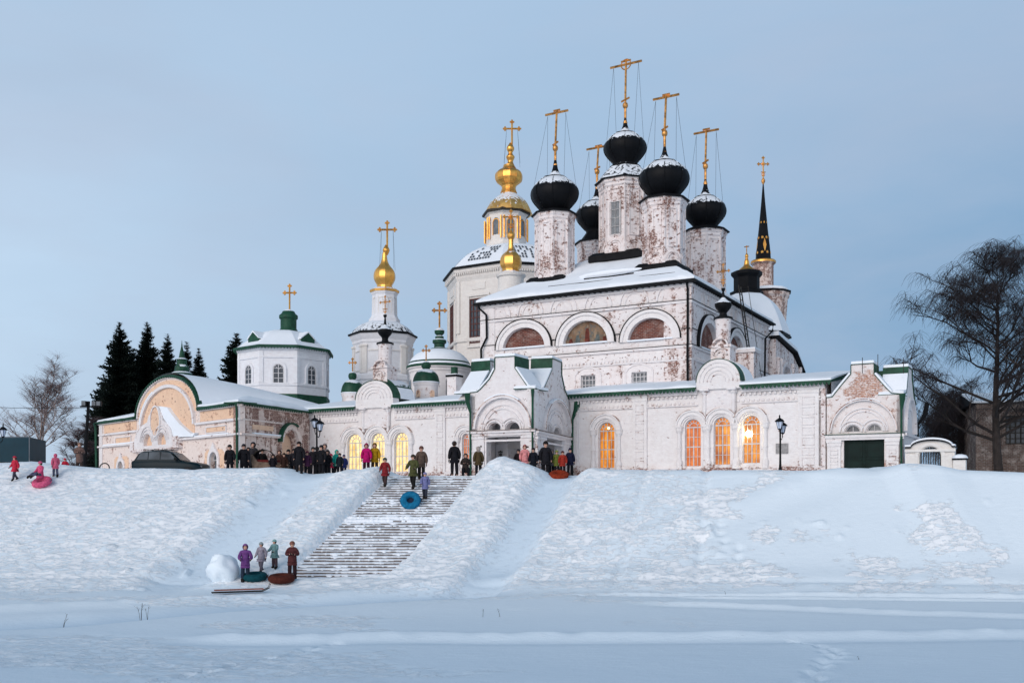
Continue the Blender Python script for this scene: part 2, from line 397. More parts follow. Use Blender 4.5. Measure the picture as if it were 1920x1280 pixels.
def ground(X, Y, detail=True):
    X = np.asarray(X, float); Y = np.asarray(Y, float)
    # slide along the slant of the slope so that crest features run down to the left
    Yc0 = np.interp(X, CX, CY); tt = np.clip((Yc0 - Y)/9, 0, 1.0)
    Xs = X + .40*9*tt*(1 - sst(X, 4, 14)) + 0*X
    Yc = np.interp(Xs, CX, CY); Yf = np.interp(X, [-40, -8, 3, 18, 40], [41.5, 41.2, 40.2, 38.2, 37.0])
    zc = np.interp(Xs, CX, CZ)
    zc = np.where((Xs > -6.6) & (Xs < -1.2), 1.35, zc)
    t = (Yc - Y)/(Yc - Yf)
    tc = np.clip(t, 0, 1)
    prof = tc*1.06 - .06*tc**2 ; prof = np.where(tc < .12, tc*tc/.24*1.06 + .0, tc*1.0 - .06 + .06*tc)
    prof = np.clip(prof, 0, 1)
    soft = 1/(1 + np.exp(-(t - .5)*1))
    zf = -3.74
    z = zc + (zf - zc)*prof
    # concave foot
    z = z + .35*np.exp(-((t - 1.0)/.13)**2)
    # the frozen river in front falls away slowly
    dn = np.clip((Yf - Y)/17, 0, 1); z = np.where(t > 1, zf + .35*np.exp(-((t - 1.0)/.13)**2) - .5*sst(dn, 0, 1), z)
    # terrace behind the crest ridge
    back = sst(Y - Yc, .3, 2.2)
    z = np.where(Y > Yc, zc + (TERR - zc)*back, z)
    inslope = sst(t, .02, .15)*(1 - sst(t, .95, 1.08))
    if not detail: return z
    big = fbm(X*.22, Y*.3, 3, 3)
    z = z + .05*big*sst(t, -.3, .1)
    # packed sledge runs
    run = np.zeros_like(z)
    for xc0, yc0, xc1, yc1, w, dep in ((-10.0, 50.5, -13.6, 41, 1.35, .30), (2.75, 50, -1.3, 40, 1.0, .32), (-16, 51.5, -24, 41, .8, .08), (9.5, 48.5, 7.5, 40, .22, .10), (6.6, 48.5, 4.2, 40, .2, .08)):
        u = np.clip((yc0 - Y)/(yc0 - yc1), -.15, 1.3); xc = xc0 + (xc1 - xc0)*u
        g = np.exp(-((X - xc)/w)**4)*sst(u, -.15, .1)*(1 - sst(u, .95, 1.25))
        z = z - dep*g; run = np.maximum(run, g*(dep > .15))
        if dep > .15:
            z = z + .13*(np.exp(-((X - xc - 1.5*w)/.45)**2) + np.exp(-((X - xc + 1.5*w)/.45)**2))*sst(u, 0, .1)*(1 - sst(u, .9, 1.1))
    # trodden snow: lumps where people have climbed, smooth elsewhere
    left = 1 - sst(X, -1, 5)
    patch = sst(fbm(X*.33 + 5, Y*.45, 11, 4, .6), .06, .30)
    m = np.clip(left*.8 + patch*(1 - .25*left) + .55*sst(X, 0, 3)*(1 - sst(X, 7.5, 10)), 0, 1)
    m = m*sst(t, -.02, .06)*(1 - run*.85)
    front = sst(t, 1.05, 1.25)
    m = m*(1 - front*(1 - .7*sst(fbm(X*.16 + 9, Y*.35, 21, 3), .05, .3)*(1 - sst(X, 2, 9))))
    lump = fbm(X*1.3, Y*2.1, 41, 4, .62)
    ripple = 1 - np.abs(fbm(X*.9 + 3, Y*2.4, 51, 3, .6))*2
    lump2 = fbm(X*3.2 + .6*lump, Y*4.2, 43, 3, .6)
    z = z + m*(.055*lump + .055*lump2 + .03*ripple - .02)
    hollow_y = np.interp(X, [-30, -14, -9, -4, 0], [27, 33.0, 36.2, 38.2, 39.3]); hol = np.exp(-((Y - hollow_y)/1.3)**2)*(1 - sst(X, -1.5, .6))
    ground.masks = (np.clip(m, 0, 1), np.clip(np.maximum(np.maximum(run*.45, hol*.75), .55*sst(t, 1.05, 1.9)*sst(30.5 - Y, -8, 6)), 0, 1))  # second mask: packed runs, plus shade painted along the hollow and foreground
    # clods lying on the snow
    cl = vnoise(X*2.1, Y*2.1, 77); cm = sst(fbm(X*.3, Y*.4, 79, 3), .02, .25)
    z = z + .16*sst(cl, .86, .97)*cm*sst(t, .1, .3)*(1 - front)
    # trampled path ridges on the river
    for (x0, y0, x1, y1, w, h) in ((-9.5, 29.3, 40, 29.6, .36, .13), (4.5, 36.0, 26, 30.0, .28, .08), (3, 38.2, 40, 35.3, .16, .09), (6, 37.3, 40, 34.0, .13, .07), (-30, 31, -8, 38.5, .5, .10)):
        yl = y0 + (y1 - y0)*(X - x0)/(x1 - x0) + .18*fbm(X*.35, X*0 + y0, 91, 2)
        on = sst(X, x0 - 1, x0 + 1.5)
        z = z + h*(.55 + .6*vnoise(X*1.7, Y*1.7, 97))*np.exp(-((Y - yl)/w)**2)*on - h*.7*np.exp(-((Y - yl + 2.2*w)/(w*1.3))**2)*on
    # wide worn hollow running off to the left below the stairs
    yl = np.interp(X, [-30, -14, -9, -4, 0], [27, 33.0, 36.2, 38.2, 39.3]); z = z - .28*np.exp(-((Y - yl)/1.2)**2)*(1 - sst(X, -1.5, .6))
    # footprints
    rs = random.Random(5); pts = []
    for (a, b, n) in (((8.0, 28.6), (8.7, 26.8), 7), ((8.7, 26.8), (6.6, 22.4), 16), ((8.9, 44), (9.8, 39.5), 9), ((-5, 28.5), (-8, 23), 22)):
        for k in range(n):
            f = k/(n-1); pts.append((a[0] + (b[0]-a[0])*f + rs.uniform(-.22, .22), a[1] + (b[1]-a[1])*f))
    for px, py in pts:
        d2 = ((X - px)/.16)**2 + ((Y - py)/.22)**2; e2 = ((X - px)/.2)**2 + ((Y - py + .3)/.16)**2
        z = z - .10*np.exp(-d2**1.5) + .05*np.exp(-e2)
    # cut for the stairs with banked sides
    dx = X - stair_cx(Y); hw = 2.32
    side = np.abs(dx)
    sz = stair_z(Y)
    inY = sst(Y, 41.2, 41.9)*(1 - sst(Y, 50.2, 51.2))
    inside = (1 - sst(side, hw - .12, hw + .25))*inY
    z = z*(1 - inside) + np.minimum(z, np.where(Y > 50, .93, sz - .30))*inside
    bank = np.exp(-((dx - (hw + .75))/.45)**2)*inY*.22 + np.exp(-((dx + (hw + .7))/.4)**2)*inY*.05
    z = z + bank
    # level standing place at the head of the stairs
    top = (1 - sst(side, hw, hw + .5))*sst(Y, 49.7, 50.0)*(1 - sst(Y, 52.5, 54))
    z = z*(1 - top) + (.97 + .02*fbm(X*2, Y*2, 5, 2))*top
    # snow heap before the porch
    z = z + .22*np.exp(-(((X - (-.25))/1.0)**2 + ((Y - 49.3)/1.1)**2))*(1 - (inside > .3))
    return z
xs = np.concatenate([-np.geomspace(700, 36, 26), np.arange(-34.5, 31, .125), np.geomspace(32, 700, 26)])
ys = np.concatenate([np.linspace(-60, 15, 10), np.arange(17, 24, .16), np.arange(24, 54.0, .105), np.linspace(54.5, 90, 60), np.geomspace(95, 1200, 18)])
GX, GY = np.meshgrid(xs, ys)
GZ = ground(GX, GY)
BRK, PACK_SHADE = ground.masks
GZ = np.where(GY > 130, TERR - (GY - 130)*.004, GZ)
nx, ny = len(xs), len(ys)
me = bpy.data.meshes.new('snowy_ground')
co = np.stack([GX.ravel(), GY.ravel(), GZ.ravel()], 1).astype(np.float32)
me.vertices.add(nx*ny); me.vertices.foreach_set('co', co.ravel())
ii, jj = np.meshgrid(np.arange(nx-1), np.arange(ny-1)); a = (jj*nx + ii).ravel()
q = np.stack([a, a+1, a+1+nx, a+nx], 1).astype(np.int32)
me.loops.add(q.size); me.loops.foreach_set('vertex_index', q.ravel())
me.polygons.add(len(q)); me.polygons.foreach_set('loop_start', np.arange(len(q), dtype=np.int32)*4)
me.polygons.foreach_set('use_smooth', np.ones(len(q), bool))
me.update(calc_edges=True); me.validate()
for nm_, arr_ in (('broken', BRK), ('packed_shade', PACK_SHADE)):
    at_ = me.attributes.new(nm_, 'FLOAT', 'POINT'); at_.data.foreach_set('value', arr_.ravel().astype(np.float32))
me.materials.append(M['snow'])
g = bpy.data.objects.new('snowy_ground', me); col.objects.link(g); g['kind'] = 'structure'
def gz(x, y): return float(ground(np.array([x]), np.array([y]))[0])
def at(px, Y): return ((px - 960)/F*Y, Y)

# ------------------------------------------------------------------ stairs
st = thing('stone_stairway', 'long flight of snow dusted stone steps climbing the white river bank to the church terrace', 'stairs', (stair_cx(50), 50, 0))
NS = 40; rise = 4.72/NS; tread = 8.26/NS; rs = random.Random(3)
mt = MB(); ms = MB()
for k in range(NS):
    y1 = 50 - k*tread; z1 = .99 - k*rise; zb = z1 - rise*1.6
    # slightly uneven stone blocks
    x = -2.42
    while x < 2.4:
        w = min(rs.uniform(.7, 1.5), 2.42 - x); jx = rs.uniform(-.006, .006)
        cx = stair_cx(y1)
        X0, X1 = cx + x, cx + x + w - .012; ya = y1 + .35; yb = y1 - tread*.0 + rs.uniform(-.012, .012); zt = z1 + rs.uniform(-.008, .006)
        mt.add([(X0, yb, zb), (X1, yb, zb), (X1, ya, zb), (X0, ya, zb), (X0, yb, zt), (X1, yb, zt), (X1, ya, zt), (X0, ya, zt)],
               [(0,3,2,1),(4,5,6,7),(0,1,5,4),(1,2,6,5),(2,3,7,6),(3,0,4,7)])
        x += w
    # wind-blown snow on the tread with a ragged front edge
    n = 150; cx = stair_cx(y1); top = []; rag = []
    lo = 1 if k in (17, 18) else 0
    for i in range(n + 1):
        xx = -2.40 + 4.8*i/n
        v = vnoise(np.array([xx*2.6 + k*9.1]), np.array([k*3.7]), 61)[0]*.55 + vnoise(np.array([xx*9 + k*5.3]), np.array([k*1.9]), 62)[0]*.45
        foot = math.exp(-((xx - .15 + .3*math.sin(k*.3))/.8)**2)
        f = max(-.02, (v - .42)*.2) - .0*foot
        h = .016 + .040*v*(1 + 1.3*lo)
        rag.append((xx, f, h, v))
    vs = []; fs = []
    for xx, f, h, v in rag:
        X = cx + xx; spill = .12 + max(0, (v - .66)*2.4)      # here and there snow hangs over the riser
        if lo: spill = 1
        yf = y1 + .05 - v*.09 - .025*spill
        vs += [(X, y1 + tread + .01, z1 + h + .022), (X, yf + .045, z1 + h), (X, yf, z1 + h*.4), (X, yf - .004, z1 - .012 - rise*.75*spill)]
    for i in range(n):
        for j in range(3):
            a = i*4 + j; fs.append((a, a+1, a+5, a+4))
    ms.add(vs, fs)
mt.build('steps', 'stone', st)
ms.build('snow_dusting', 'roofsnow', st, recalc=False)

# ------------------------------------------------------------------ crosses and domes
def cross(fr_d, c, z0, z1, w, kind='eight', thick=.055, lean=(0,0)):
    """mb with an orthodox cross; fr_d = direction of the bar"""
    mb = MB(); H = z1 - z0; fr = Fr((c[0], c[1]), fr_d)
    def p(s, z): return (c[0] + fr.d[0]*s + lean[0]*(z - z0), c[1] + fr.d[1]*s + lean[1]*(z - z0), z)
    t = thick
    def bar(a, b, r=t): mb.tube([a, b], r, 4)
    bar(p(0, z0), p(0, z1))
    if kind == 'eight':
        bar(p(-w/2, z1 - H*.085), p(w/2, z1 - H*.085), t*1.15)
        bar(p(-w*.14, z1 - H*.02), p(w*.14, z1 - H*.02))
        bar(p(-w*.12, z0 + H*.13), p(w*.12, z0 + H*.05))
    elif kind == 'wheel':
        bar(p(-w/2, z1 - H*.10), p(w/2, z1 - H*.10), t*1.2); bar(p(-w*.15, z1 - H*.02), p(w*.15, z1 - H*.02))
        bar(p(-w*.13, z0 + H*.13), p(w*.13, z0 + H*.07))
        mb.tube([p(w*.15*math.cos(a*math.pi/8), z1 - H*.10 + w*.15*math.sin(a*math.pi/8)) for a in range(17)], t*.6, 4)
    else:                                                     # trefoil ends and rays
        zc = z1 - H*.28
        bar(p(-w/2, zc), p(w/2, zc))
        for s, z in ((-w/2, zc), (w/2, zc), (0, z1)):
            for ds, dz in ((0, 0), (t*1.6, 0), (-t*1.6, 0), (0, t*1.6), (0, -t*1.6)): mb.ball(p(s + ds, z + dz), t*1.15, 6, 4)
        if kind == 'ornate':
            for k in range(4):
                a = math.pi/4 + k*math.pi/2; bar(p(0, zc), p(w*.26*math.cos(a), zc + w*.26*math.sin(a)), t*.5)
            bar(p(-w*.16, z0 + H*.2), p(w*.16, z0 + H*.2), t*.7); bar(p(-w*.26, z0 + H*.36), p(w*.26, z0 + H*.36), t*.7)
            mb.tube([p(w*.17*math.cos(a*math.pi/6), z0 + H*.27 + w*.17*math.sin(a*math.pi/6)) for a in range(13)], t*.45, 4)
    return mb
def wires(c, zbar, w, fr_d, zs, rs, lean=(0,0), hgt=0):
    mb = MB(); fr = Fr((c[0], c[1]), fr_d)
    for sg in (-1, 1):
        a = (c[0] + lean[0]*hgt + fr.d[0]*w*.42*sg, c[1] + lean[1]*hgt + fr.d[1]*w*.42*sg, zbar)
        for q in (-1, 1):
            b = (c[0] + fr.d[0]*rs*.75*sg + fr.n[0]*rs*.62*q, c[1] + fr.d[1]*rs*.75*sg + fr.n[1]*rs*.62*q, zs)
            mb.tube([a, b], .011, 3)
    return mb
class Tw:
    """tower axis seen at image column px, at depth Y"""
    def __init__(s, px, Y): s.Y = Y; s.c = at(px, Y); s.k = Y/F
    def r(s, wpx): return wpx*s.k
    def z(s, py): return (HZ - py)*s.k
    def prof(s, pts): return [(w*s.k, (HZ - py)*s.k) for w, py in pts]
ROT = math.atan2(BD[1], BD[0]) + math.pi/8     # eight-sided drums stand square to the church
ONION = [(.50,-.84),(.54,-.72),(.74,-.50),(.93,-.25),(1.0,0),(.95,.24),(.80,.44),(.58,.60),(.36,.72),(.21,.88),(.12,1.10),(.075,1.35),(.055,1.5)]
def onion(c, R0, zmid, ztip, n=16, lean=(0,0), rot=0, prof=ONION):
    zt = prof[-1][1]; P = [(r*R0, zmid + (z*R0 if z <= .7 else (.7*R0 + (z - .7)/(zt - .7)*(ztip - zmid - .7*R0)))) for r, z in prof]
    mb = MB(); mb.lathe(c, ridge_profile(P, 4), n, rot, lean); return mb
# ================================================================== CATHEDRAL
cath = thing('brick_cathedral', 'tall weathered white brick cathedral with five black onion domes and snowy roof', 'church', W(17, 6, TERR))
FC = Fr(W(9.42, 6)[:2], AD)                 # front, s to the left
FS = Fr(W(9.42, 6)[:2], BD)                 # right flank, s away from the river
wid = 15.15; dep = 17.5
EZ = 13.35
def mid(fr, pxl, pxr, pyb, pyt):
    """opening given by image columns of its sides and rows of base and top"""
    a0 = fr.s(pxl); a1 = fr.s(pxr); m = (pxl + pxr)/2
    zb = fr.q(m, pyb)[1]; zt = fr.q(m, pyt)[1]; return min(a0, a1), max(a0, a1), zb, zt
lun = [mid(FC, 944, 1022, 653, 614), mid(FC, 1057, 1140, 645, 601), mid(FC, 1178, 1262, 638, 596)]
sq = [mid(FC, 1089, 1116, 730, 703), mid(FC, 1184, 1213, 723, 697), mid(FC, 992, 1010, 735, 706)]
lunS = [(1.6, 5.4, 9.42, 11.25), (7.4, 11.2, 9.42, 11.25)]
mb = MB()
mb.wall(FC, rect(0, wid, .6, EZ), [lune(*l) for l in lun] + [rect(*q) for q in sq], .32)
mb.build('front_wall', 'worn', cath)
mb = MB(); mb.wall(FS, rect(0, dep, .6, EZ), [lune(*l) for l in lunS], .32); mb.build('side_wall', 'worn', cath)
mb = MB()
FB = Fr(W(9.42, 23.5)[:2], AD); FL = Fr(W(24.57, 6)[:2], BD)
mb.box(FB, 0, wid, .6, EZ, -.2, .0); mb.box(FL, 0, dep, .6, EZ, -.2, 0); mb.build('rear_walls', 'worn', cath)
# corner piers where the plaster has gone
mb = MB(); mb.box(FC, -.06, 1.75, .6, EZ - .05, -.3, .07); mb.box(FS, -.06, .9, .6, EZ - .05, -.3, .07); mb.build('corner_pier', 'bare', cath)
MB().box(FC, wid - 1.0, wid + .05, .6, EZ - .05, -.3, .06).build('corner_pier', 'worn', cath)
MB().box(FS, dep - .9, dep + .05, .6, EZ - .05, -.3, .07).build('corner_pier', 'bare', cath)
MB().box(FC, FC.s(1167), FC.s(1143), 4.5, 8.4, -.1, .04).build('lesene', 'bare', cath)
# string courses with dark flashing
z1 = FC.q(1100, 582)[1] ; z2 = 9.42
mb = MB(); md = MB(); mw = MB()
for fr, L in ((FC, wid), (FS, dep)):
    for z in (z1, z2):
        mb.box(fr, -.1, L + .1, z - .16, z, 0, .13); md.box(fr, -.14, L + .14, z, z + .035, 0, .17)
    mb.box(fr, -.08, L + .08, z2 - .95, z2 - .85, 0, .10); mb.box(fr, -.08, L + .08, EZ - .3, EZ - .02, 0, .14)
    k = .1
    while k < L: mb.box(fr, k, k + .12, z2 - .84, z2 - .66, 0, .08); k += .26
    k = .1
    while k < L: md.box(fr, k, k + .13, EZ - .14, EZ + .0, .14, .44); k += .42
    for ls in (lun if fr is FC else lunS):
        pass
mb.build('cornice', 'trim', cath)
# imposts: flashing that steps over the lunettes
for fr, ls in ((FC, lun), (FS, lunS)):
    edges = []
    for (a, b, z, t) in ls:
        c = (a + b)/2; r = (b - a)/2; kk = (t - z)/r
        o = MB(); o.ring(fr, c, z, r, r + .33, -.02, .11, n=22, k=kk); o.ring(fr, c, z, r + .33, r + .52, -.02, .20, n=22, k=(t - z + .33)/(r + .33)); o.build('arch_moulding', 'white' , cath)
        md.ring(fr, c, z, r + .53, r + .58, 0, .24, n=22, k=(t - z + .53)/(r + .53))
        edges += [c - r - .55, c + r + .55]
        # snow lying on the sill
        mw.box(fr, a, b, z + .0, z + .09, -.3, .19)
    L = wid if fr is FC else dep; edges = sorted([0] + edges + ([L] if fr is FC else []))
    for i in range(0, len(edges) - 1, 2):
        md.box(fr, edges[i], edges[i+1], z2 + 1.02, z2 + 1.055, 0, .12)
md.build('roof_flashing', 'black', cath); mw.build('snow_on_sills', 'roofsnow', cath)
# blind round arches of the frieze
mb = MB()
for fr, L, n in ((FC, wid, 6), (FS, dep, 6)):
    for i in range(n):
        c = L*(i + .5)/n; r = L/n*.36
        mb.ring(fr, c, z1 + .12, r*.62, r*.72, 0, .05, n=16, k=1.15); mb.ring(fr, c, z1 + .12, r, r + .10, 0, .08, n=16, k=1.12)
mb.build('blind_arches', 'trim', cath)
# lunette fillings
names = [('brick_lunette', 'brick'), ('painted_lunette', None), ('brick_lunette', 'brick')]
mp, tp, bp_ = newmat('faded_painting', .8, .1)
ob = tp.add('ShaderNodeTexCoord').outputs['Object']
c_ = tp.mix(tp.ramp(tp.noise(ob, 1.3, 5, .6), .35, .65), (.16, .085, .05), (.30, .22, .15)); c_ = tp.mix(tp.ramp(tp.noise(ob, 3.5, 4, .6), .5, .62), c_, (.13, .13, .12))
tp.link(c_, bp_.inputs['Base Color']); M['fresco'] = mp
M['fr_red'] = simple('faded_red_paint', (.12, .03, .02), .85, 0, .4, 4); M['fr_pale'] = simple('faded_pale_paint', (.20, .155, .11), .85, 0, .4, 5); M['fr_blue'] = simple('faded_grey_blue_paint', (.10, .115, .11), .85, 0, .4, 5)
for i, l in enumerate(lun):
    mb = MB(); mb.box(FC, l[0] - .1, l[1] + .1, l[2] - .1, l[3] + .1, -.36, -.26)
    o = mb.build(names[i][0], names[i][1] or 'fresco', cath)
    if i == 1:
        o['label'] = 'faded wall painting with small robed figures in a round-topped recess'
        c = (l[0] + l[1])/2; z = l[2]
        for (dx, w, h, mt_) in ((0, .28, 1.35, 'fr_red'), (-.75, .26, .8, 'fr_blue'), (.7, .26, .85, 'fr_blue'), (-1.25, .22, .6, 'fr_red'), (1.2, .24, .6, 'fr_red'), (.38, .16, .7, 'fr_pale'), (-.4, .15, .65, 'fr_pale')):
            f = MB(); f.prism(FC, [(c+dx-w*.7, z + .12), (c+dx+w*.7, z + .12), (c+dx+w*.5, z + h*.6), (c+dx+w*.35, z + h*.8), (c+dx-w*.35, z + h*.8), (c+dx-w*.5, z+h*.6)], -.258, -.252)
            f.build('painted_robe', mt_, o)
            h_ = MB(); h_.prism(FC, [(c+dx + .09*math.cos(a*.63), z + h*.9 + .1*math.sin(a*.63)) for a in range(10)], -.258, -.252); h_.build('painted_head', 'fr_pale', o)
for l in lunS:
    MB().box(FS, l[0] - .1, l[1] + .1, l[2] - .1, l[3] + .1, -.36, -.26).build('brick_lunette', 'brick', cath)
def barred(parent, fr, s0, s1, z0, z1, nx_, nz, bar='frame', pane='pane', o=-.22, t=.05, name='window'):
    w = MB(); w.box(fr, s0, s0 + t*1.4, z0, z1, o, o + .07); w.box(fr, s1 - t*1.4, s1, z0, z1, o, o + .07); w.box(fr, s0, s1, z0, z0 + t*1.4, o, o + .065); w.box(fr, s0, s1, z1 - t*1.4, z1, o, o + .065)
    for i in range(1, nx_): a = s0 + (s1 - s0)*i/nx_; w.box(fr, a - t/2, a + t/2, z0, z1, o, o + .05)
    for i in range(1, nz): a = z0 + (z1 - z0)*i/nz; w.box(fr, s0, s1, a - t/2, a + t/2, o, o + .045)
    wo = w.build(name, bar, parent)
    MB().box(fr, s0, s1, z0, z1, o - .05, o - .01).build('glass_pane', pane, wo)
    return wo
for q in sq:
    barred(cath, FC, q[0], q[1], q[2], q[3], 4, 3, pane='panegrey')
    mb = MB(); c = (q[0] + q[1])/2; r = (q[1] - q[0])/2
    mb.ring(FC, c, q[3] - .1, r + .35, r + .47, -.02, .06, 12, 168, n=12, k=.62); mb.box(FC, c - r - .45, c - r - .37, q[2] - .5, q[3] + .1, -.02, .05); mb.box(FC, c + r + .37, c + r + .45, q[2] - .5, q[3] + .1, -.02, .05)
    mb.build('window_niche', 'trim', cath)
# hipped roof
def hip(a0, a1, b0, b1, z, ridge, zr, off=0, th=.1):
    """ridge = (a0,a1,b0,b1) of the flat top"""
    bot = [W(a0, b0, z + off), W(a1, b0, z + off), W(a1, b1, z + off), W(a0, b1, z + off)]
    top = [W(ridge[0], ridge[2], zr + off), W(ridge[1], ridge[2], zr + off), W(ridge[1], ridge[3], zr + off), W(ridge[0], ridge[3], zr + off)]
    low = [(p[0], p[1], p[2] - th) for p in bot]
    return MB().add(low + bot + top, [(3,2,1,0), (0,1,5,4),(1,2,6,5),(2,3,7,6),(3,0,4,7),(4,5,9,8),(5,6,10,9),(6,7,11,10),(7,4,8,11),(8,9,10,11)])
rf = hip(9.42 - .5, 24.57 + .5, 6 - .5, 23.5 + .5, EZ + .02, (15.2, 18.8, 12.4, 16.8), 17.0, 0, .12).build('roof', 'black', cath)
def snowy_hip():
    rs = random.Random(9); mb = MB(); n = 60
    a0, a1, b0, b1 = 9.0, 24.99, 5.58, 23.92; r = (15.1, 18.9, 12.3, 16.9); z0 = EZ + .05; z1 = 17.08
    # front and flank sheets as fine grids so that the edge and the surface are uneven
    for (P0, P1, Q0, Q1) in (((a0,b0),(a1,b0),(r[0],r[2]),(r[1],r[2])), ((a0,b0),(a0,b1),(r[0],r[2]),(r[0],r[3])), ((a1,b0),(a1,b1),(r[1],r[2]),(r[1],r[3])), ((a0,b1),(a1,b1),(r[0],r[3]),(r[1],r[3]))):
        N, K = 70, 22; vs = []; fs = []
        for k in range(-1, K + 1):
            for i in range(N + 1):
                u = i/N; kk = max(k, 0)/K
                e = .02 + .03*vnoise(np.array([u*22.]), np.array([P0[0]]), 8)[0]
                v = max(kk, e*.4) if k >= 0 else e*.4
                la = P0[0] + (P1[0]-P0[0])*u; lb = P0[1] + (P1[1]-P0[1])*u; ra = Q0[0] + (Q1[0]-Q0[0])*u; rb = Q0[1] + (Q1[1]-Q0[1])*u
                A = la + (ra-la)*v; B = lb + (rb-lb)*v; h = .02 if k < 0 else .17 + .10*(vnoise(np.array([A*1.1]), np.array([B*1.1]), 12)[0])
                if k == 0: h *= .8
                vs.append(W(A, B, z0 + (z1-z0)*v + h))
        for k in range(K + 1):
            for i in range(N): q = k*(N+1) + i; fs.append((q, q+1, q+N+2, q+N+1))
        mb.add(vs, fs)
    return mb
snowy_hip().build('snow_on_roof', 'roofsnow', cath, smooth=50, recalc=False)
# dark edge sticking out of slipped snow
mb = MB(); s0 = MB()
pts = [W(14.2, 7.6, 14.75), W(16.2, 7.55, 14.72), W(17.5, 7.7, 14.8), W(15.2, 8.2, 15.2)]
s0.tube([W(13.4, 7.9, 14.98), W(14.6, 7.55, 14.88), W(16, 7.5, 14.86), W(17.3, 7.65, 14.85), W(18.0, 7.8, 14.9)], [.05, .2, .24, .22, .05], 7); s0.build('slipped_snow', 'roofsnow', cath, smooth=60)
mb.tube([W(13.8, 7.35, 14.62), W(15.5, 7.2, 14.55), W(17.4, 7.35, 14.62)], .045, 5); mb.tube([W(20.2, 6.9, 14.25), W(24.6, 6.1, 13.85)], .03, 4); mb.tube([W(9.4, 6.6, 14.15), W(19.8, 6.75, 14.25)], .028, 4); mb.build('snow_guard', 'black', cath)
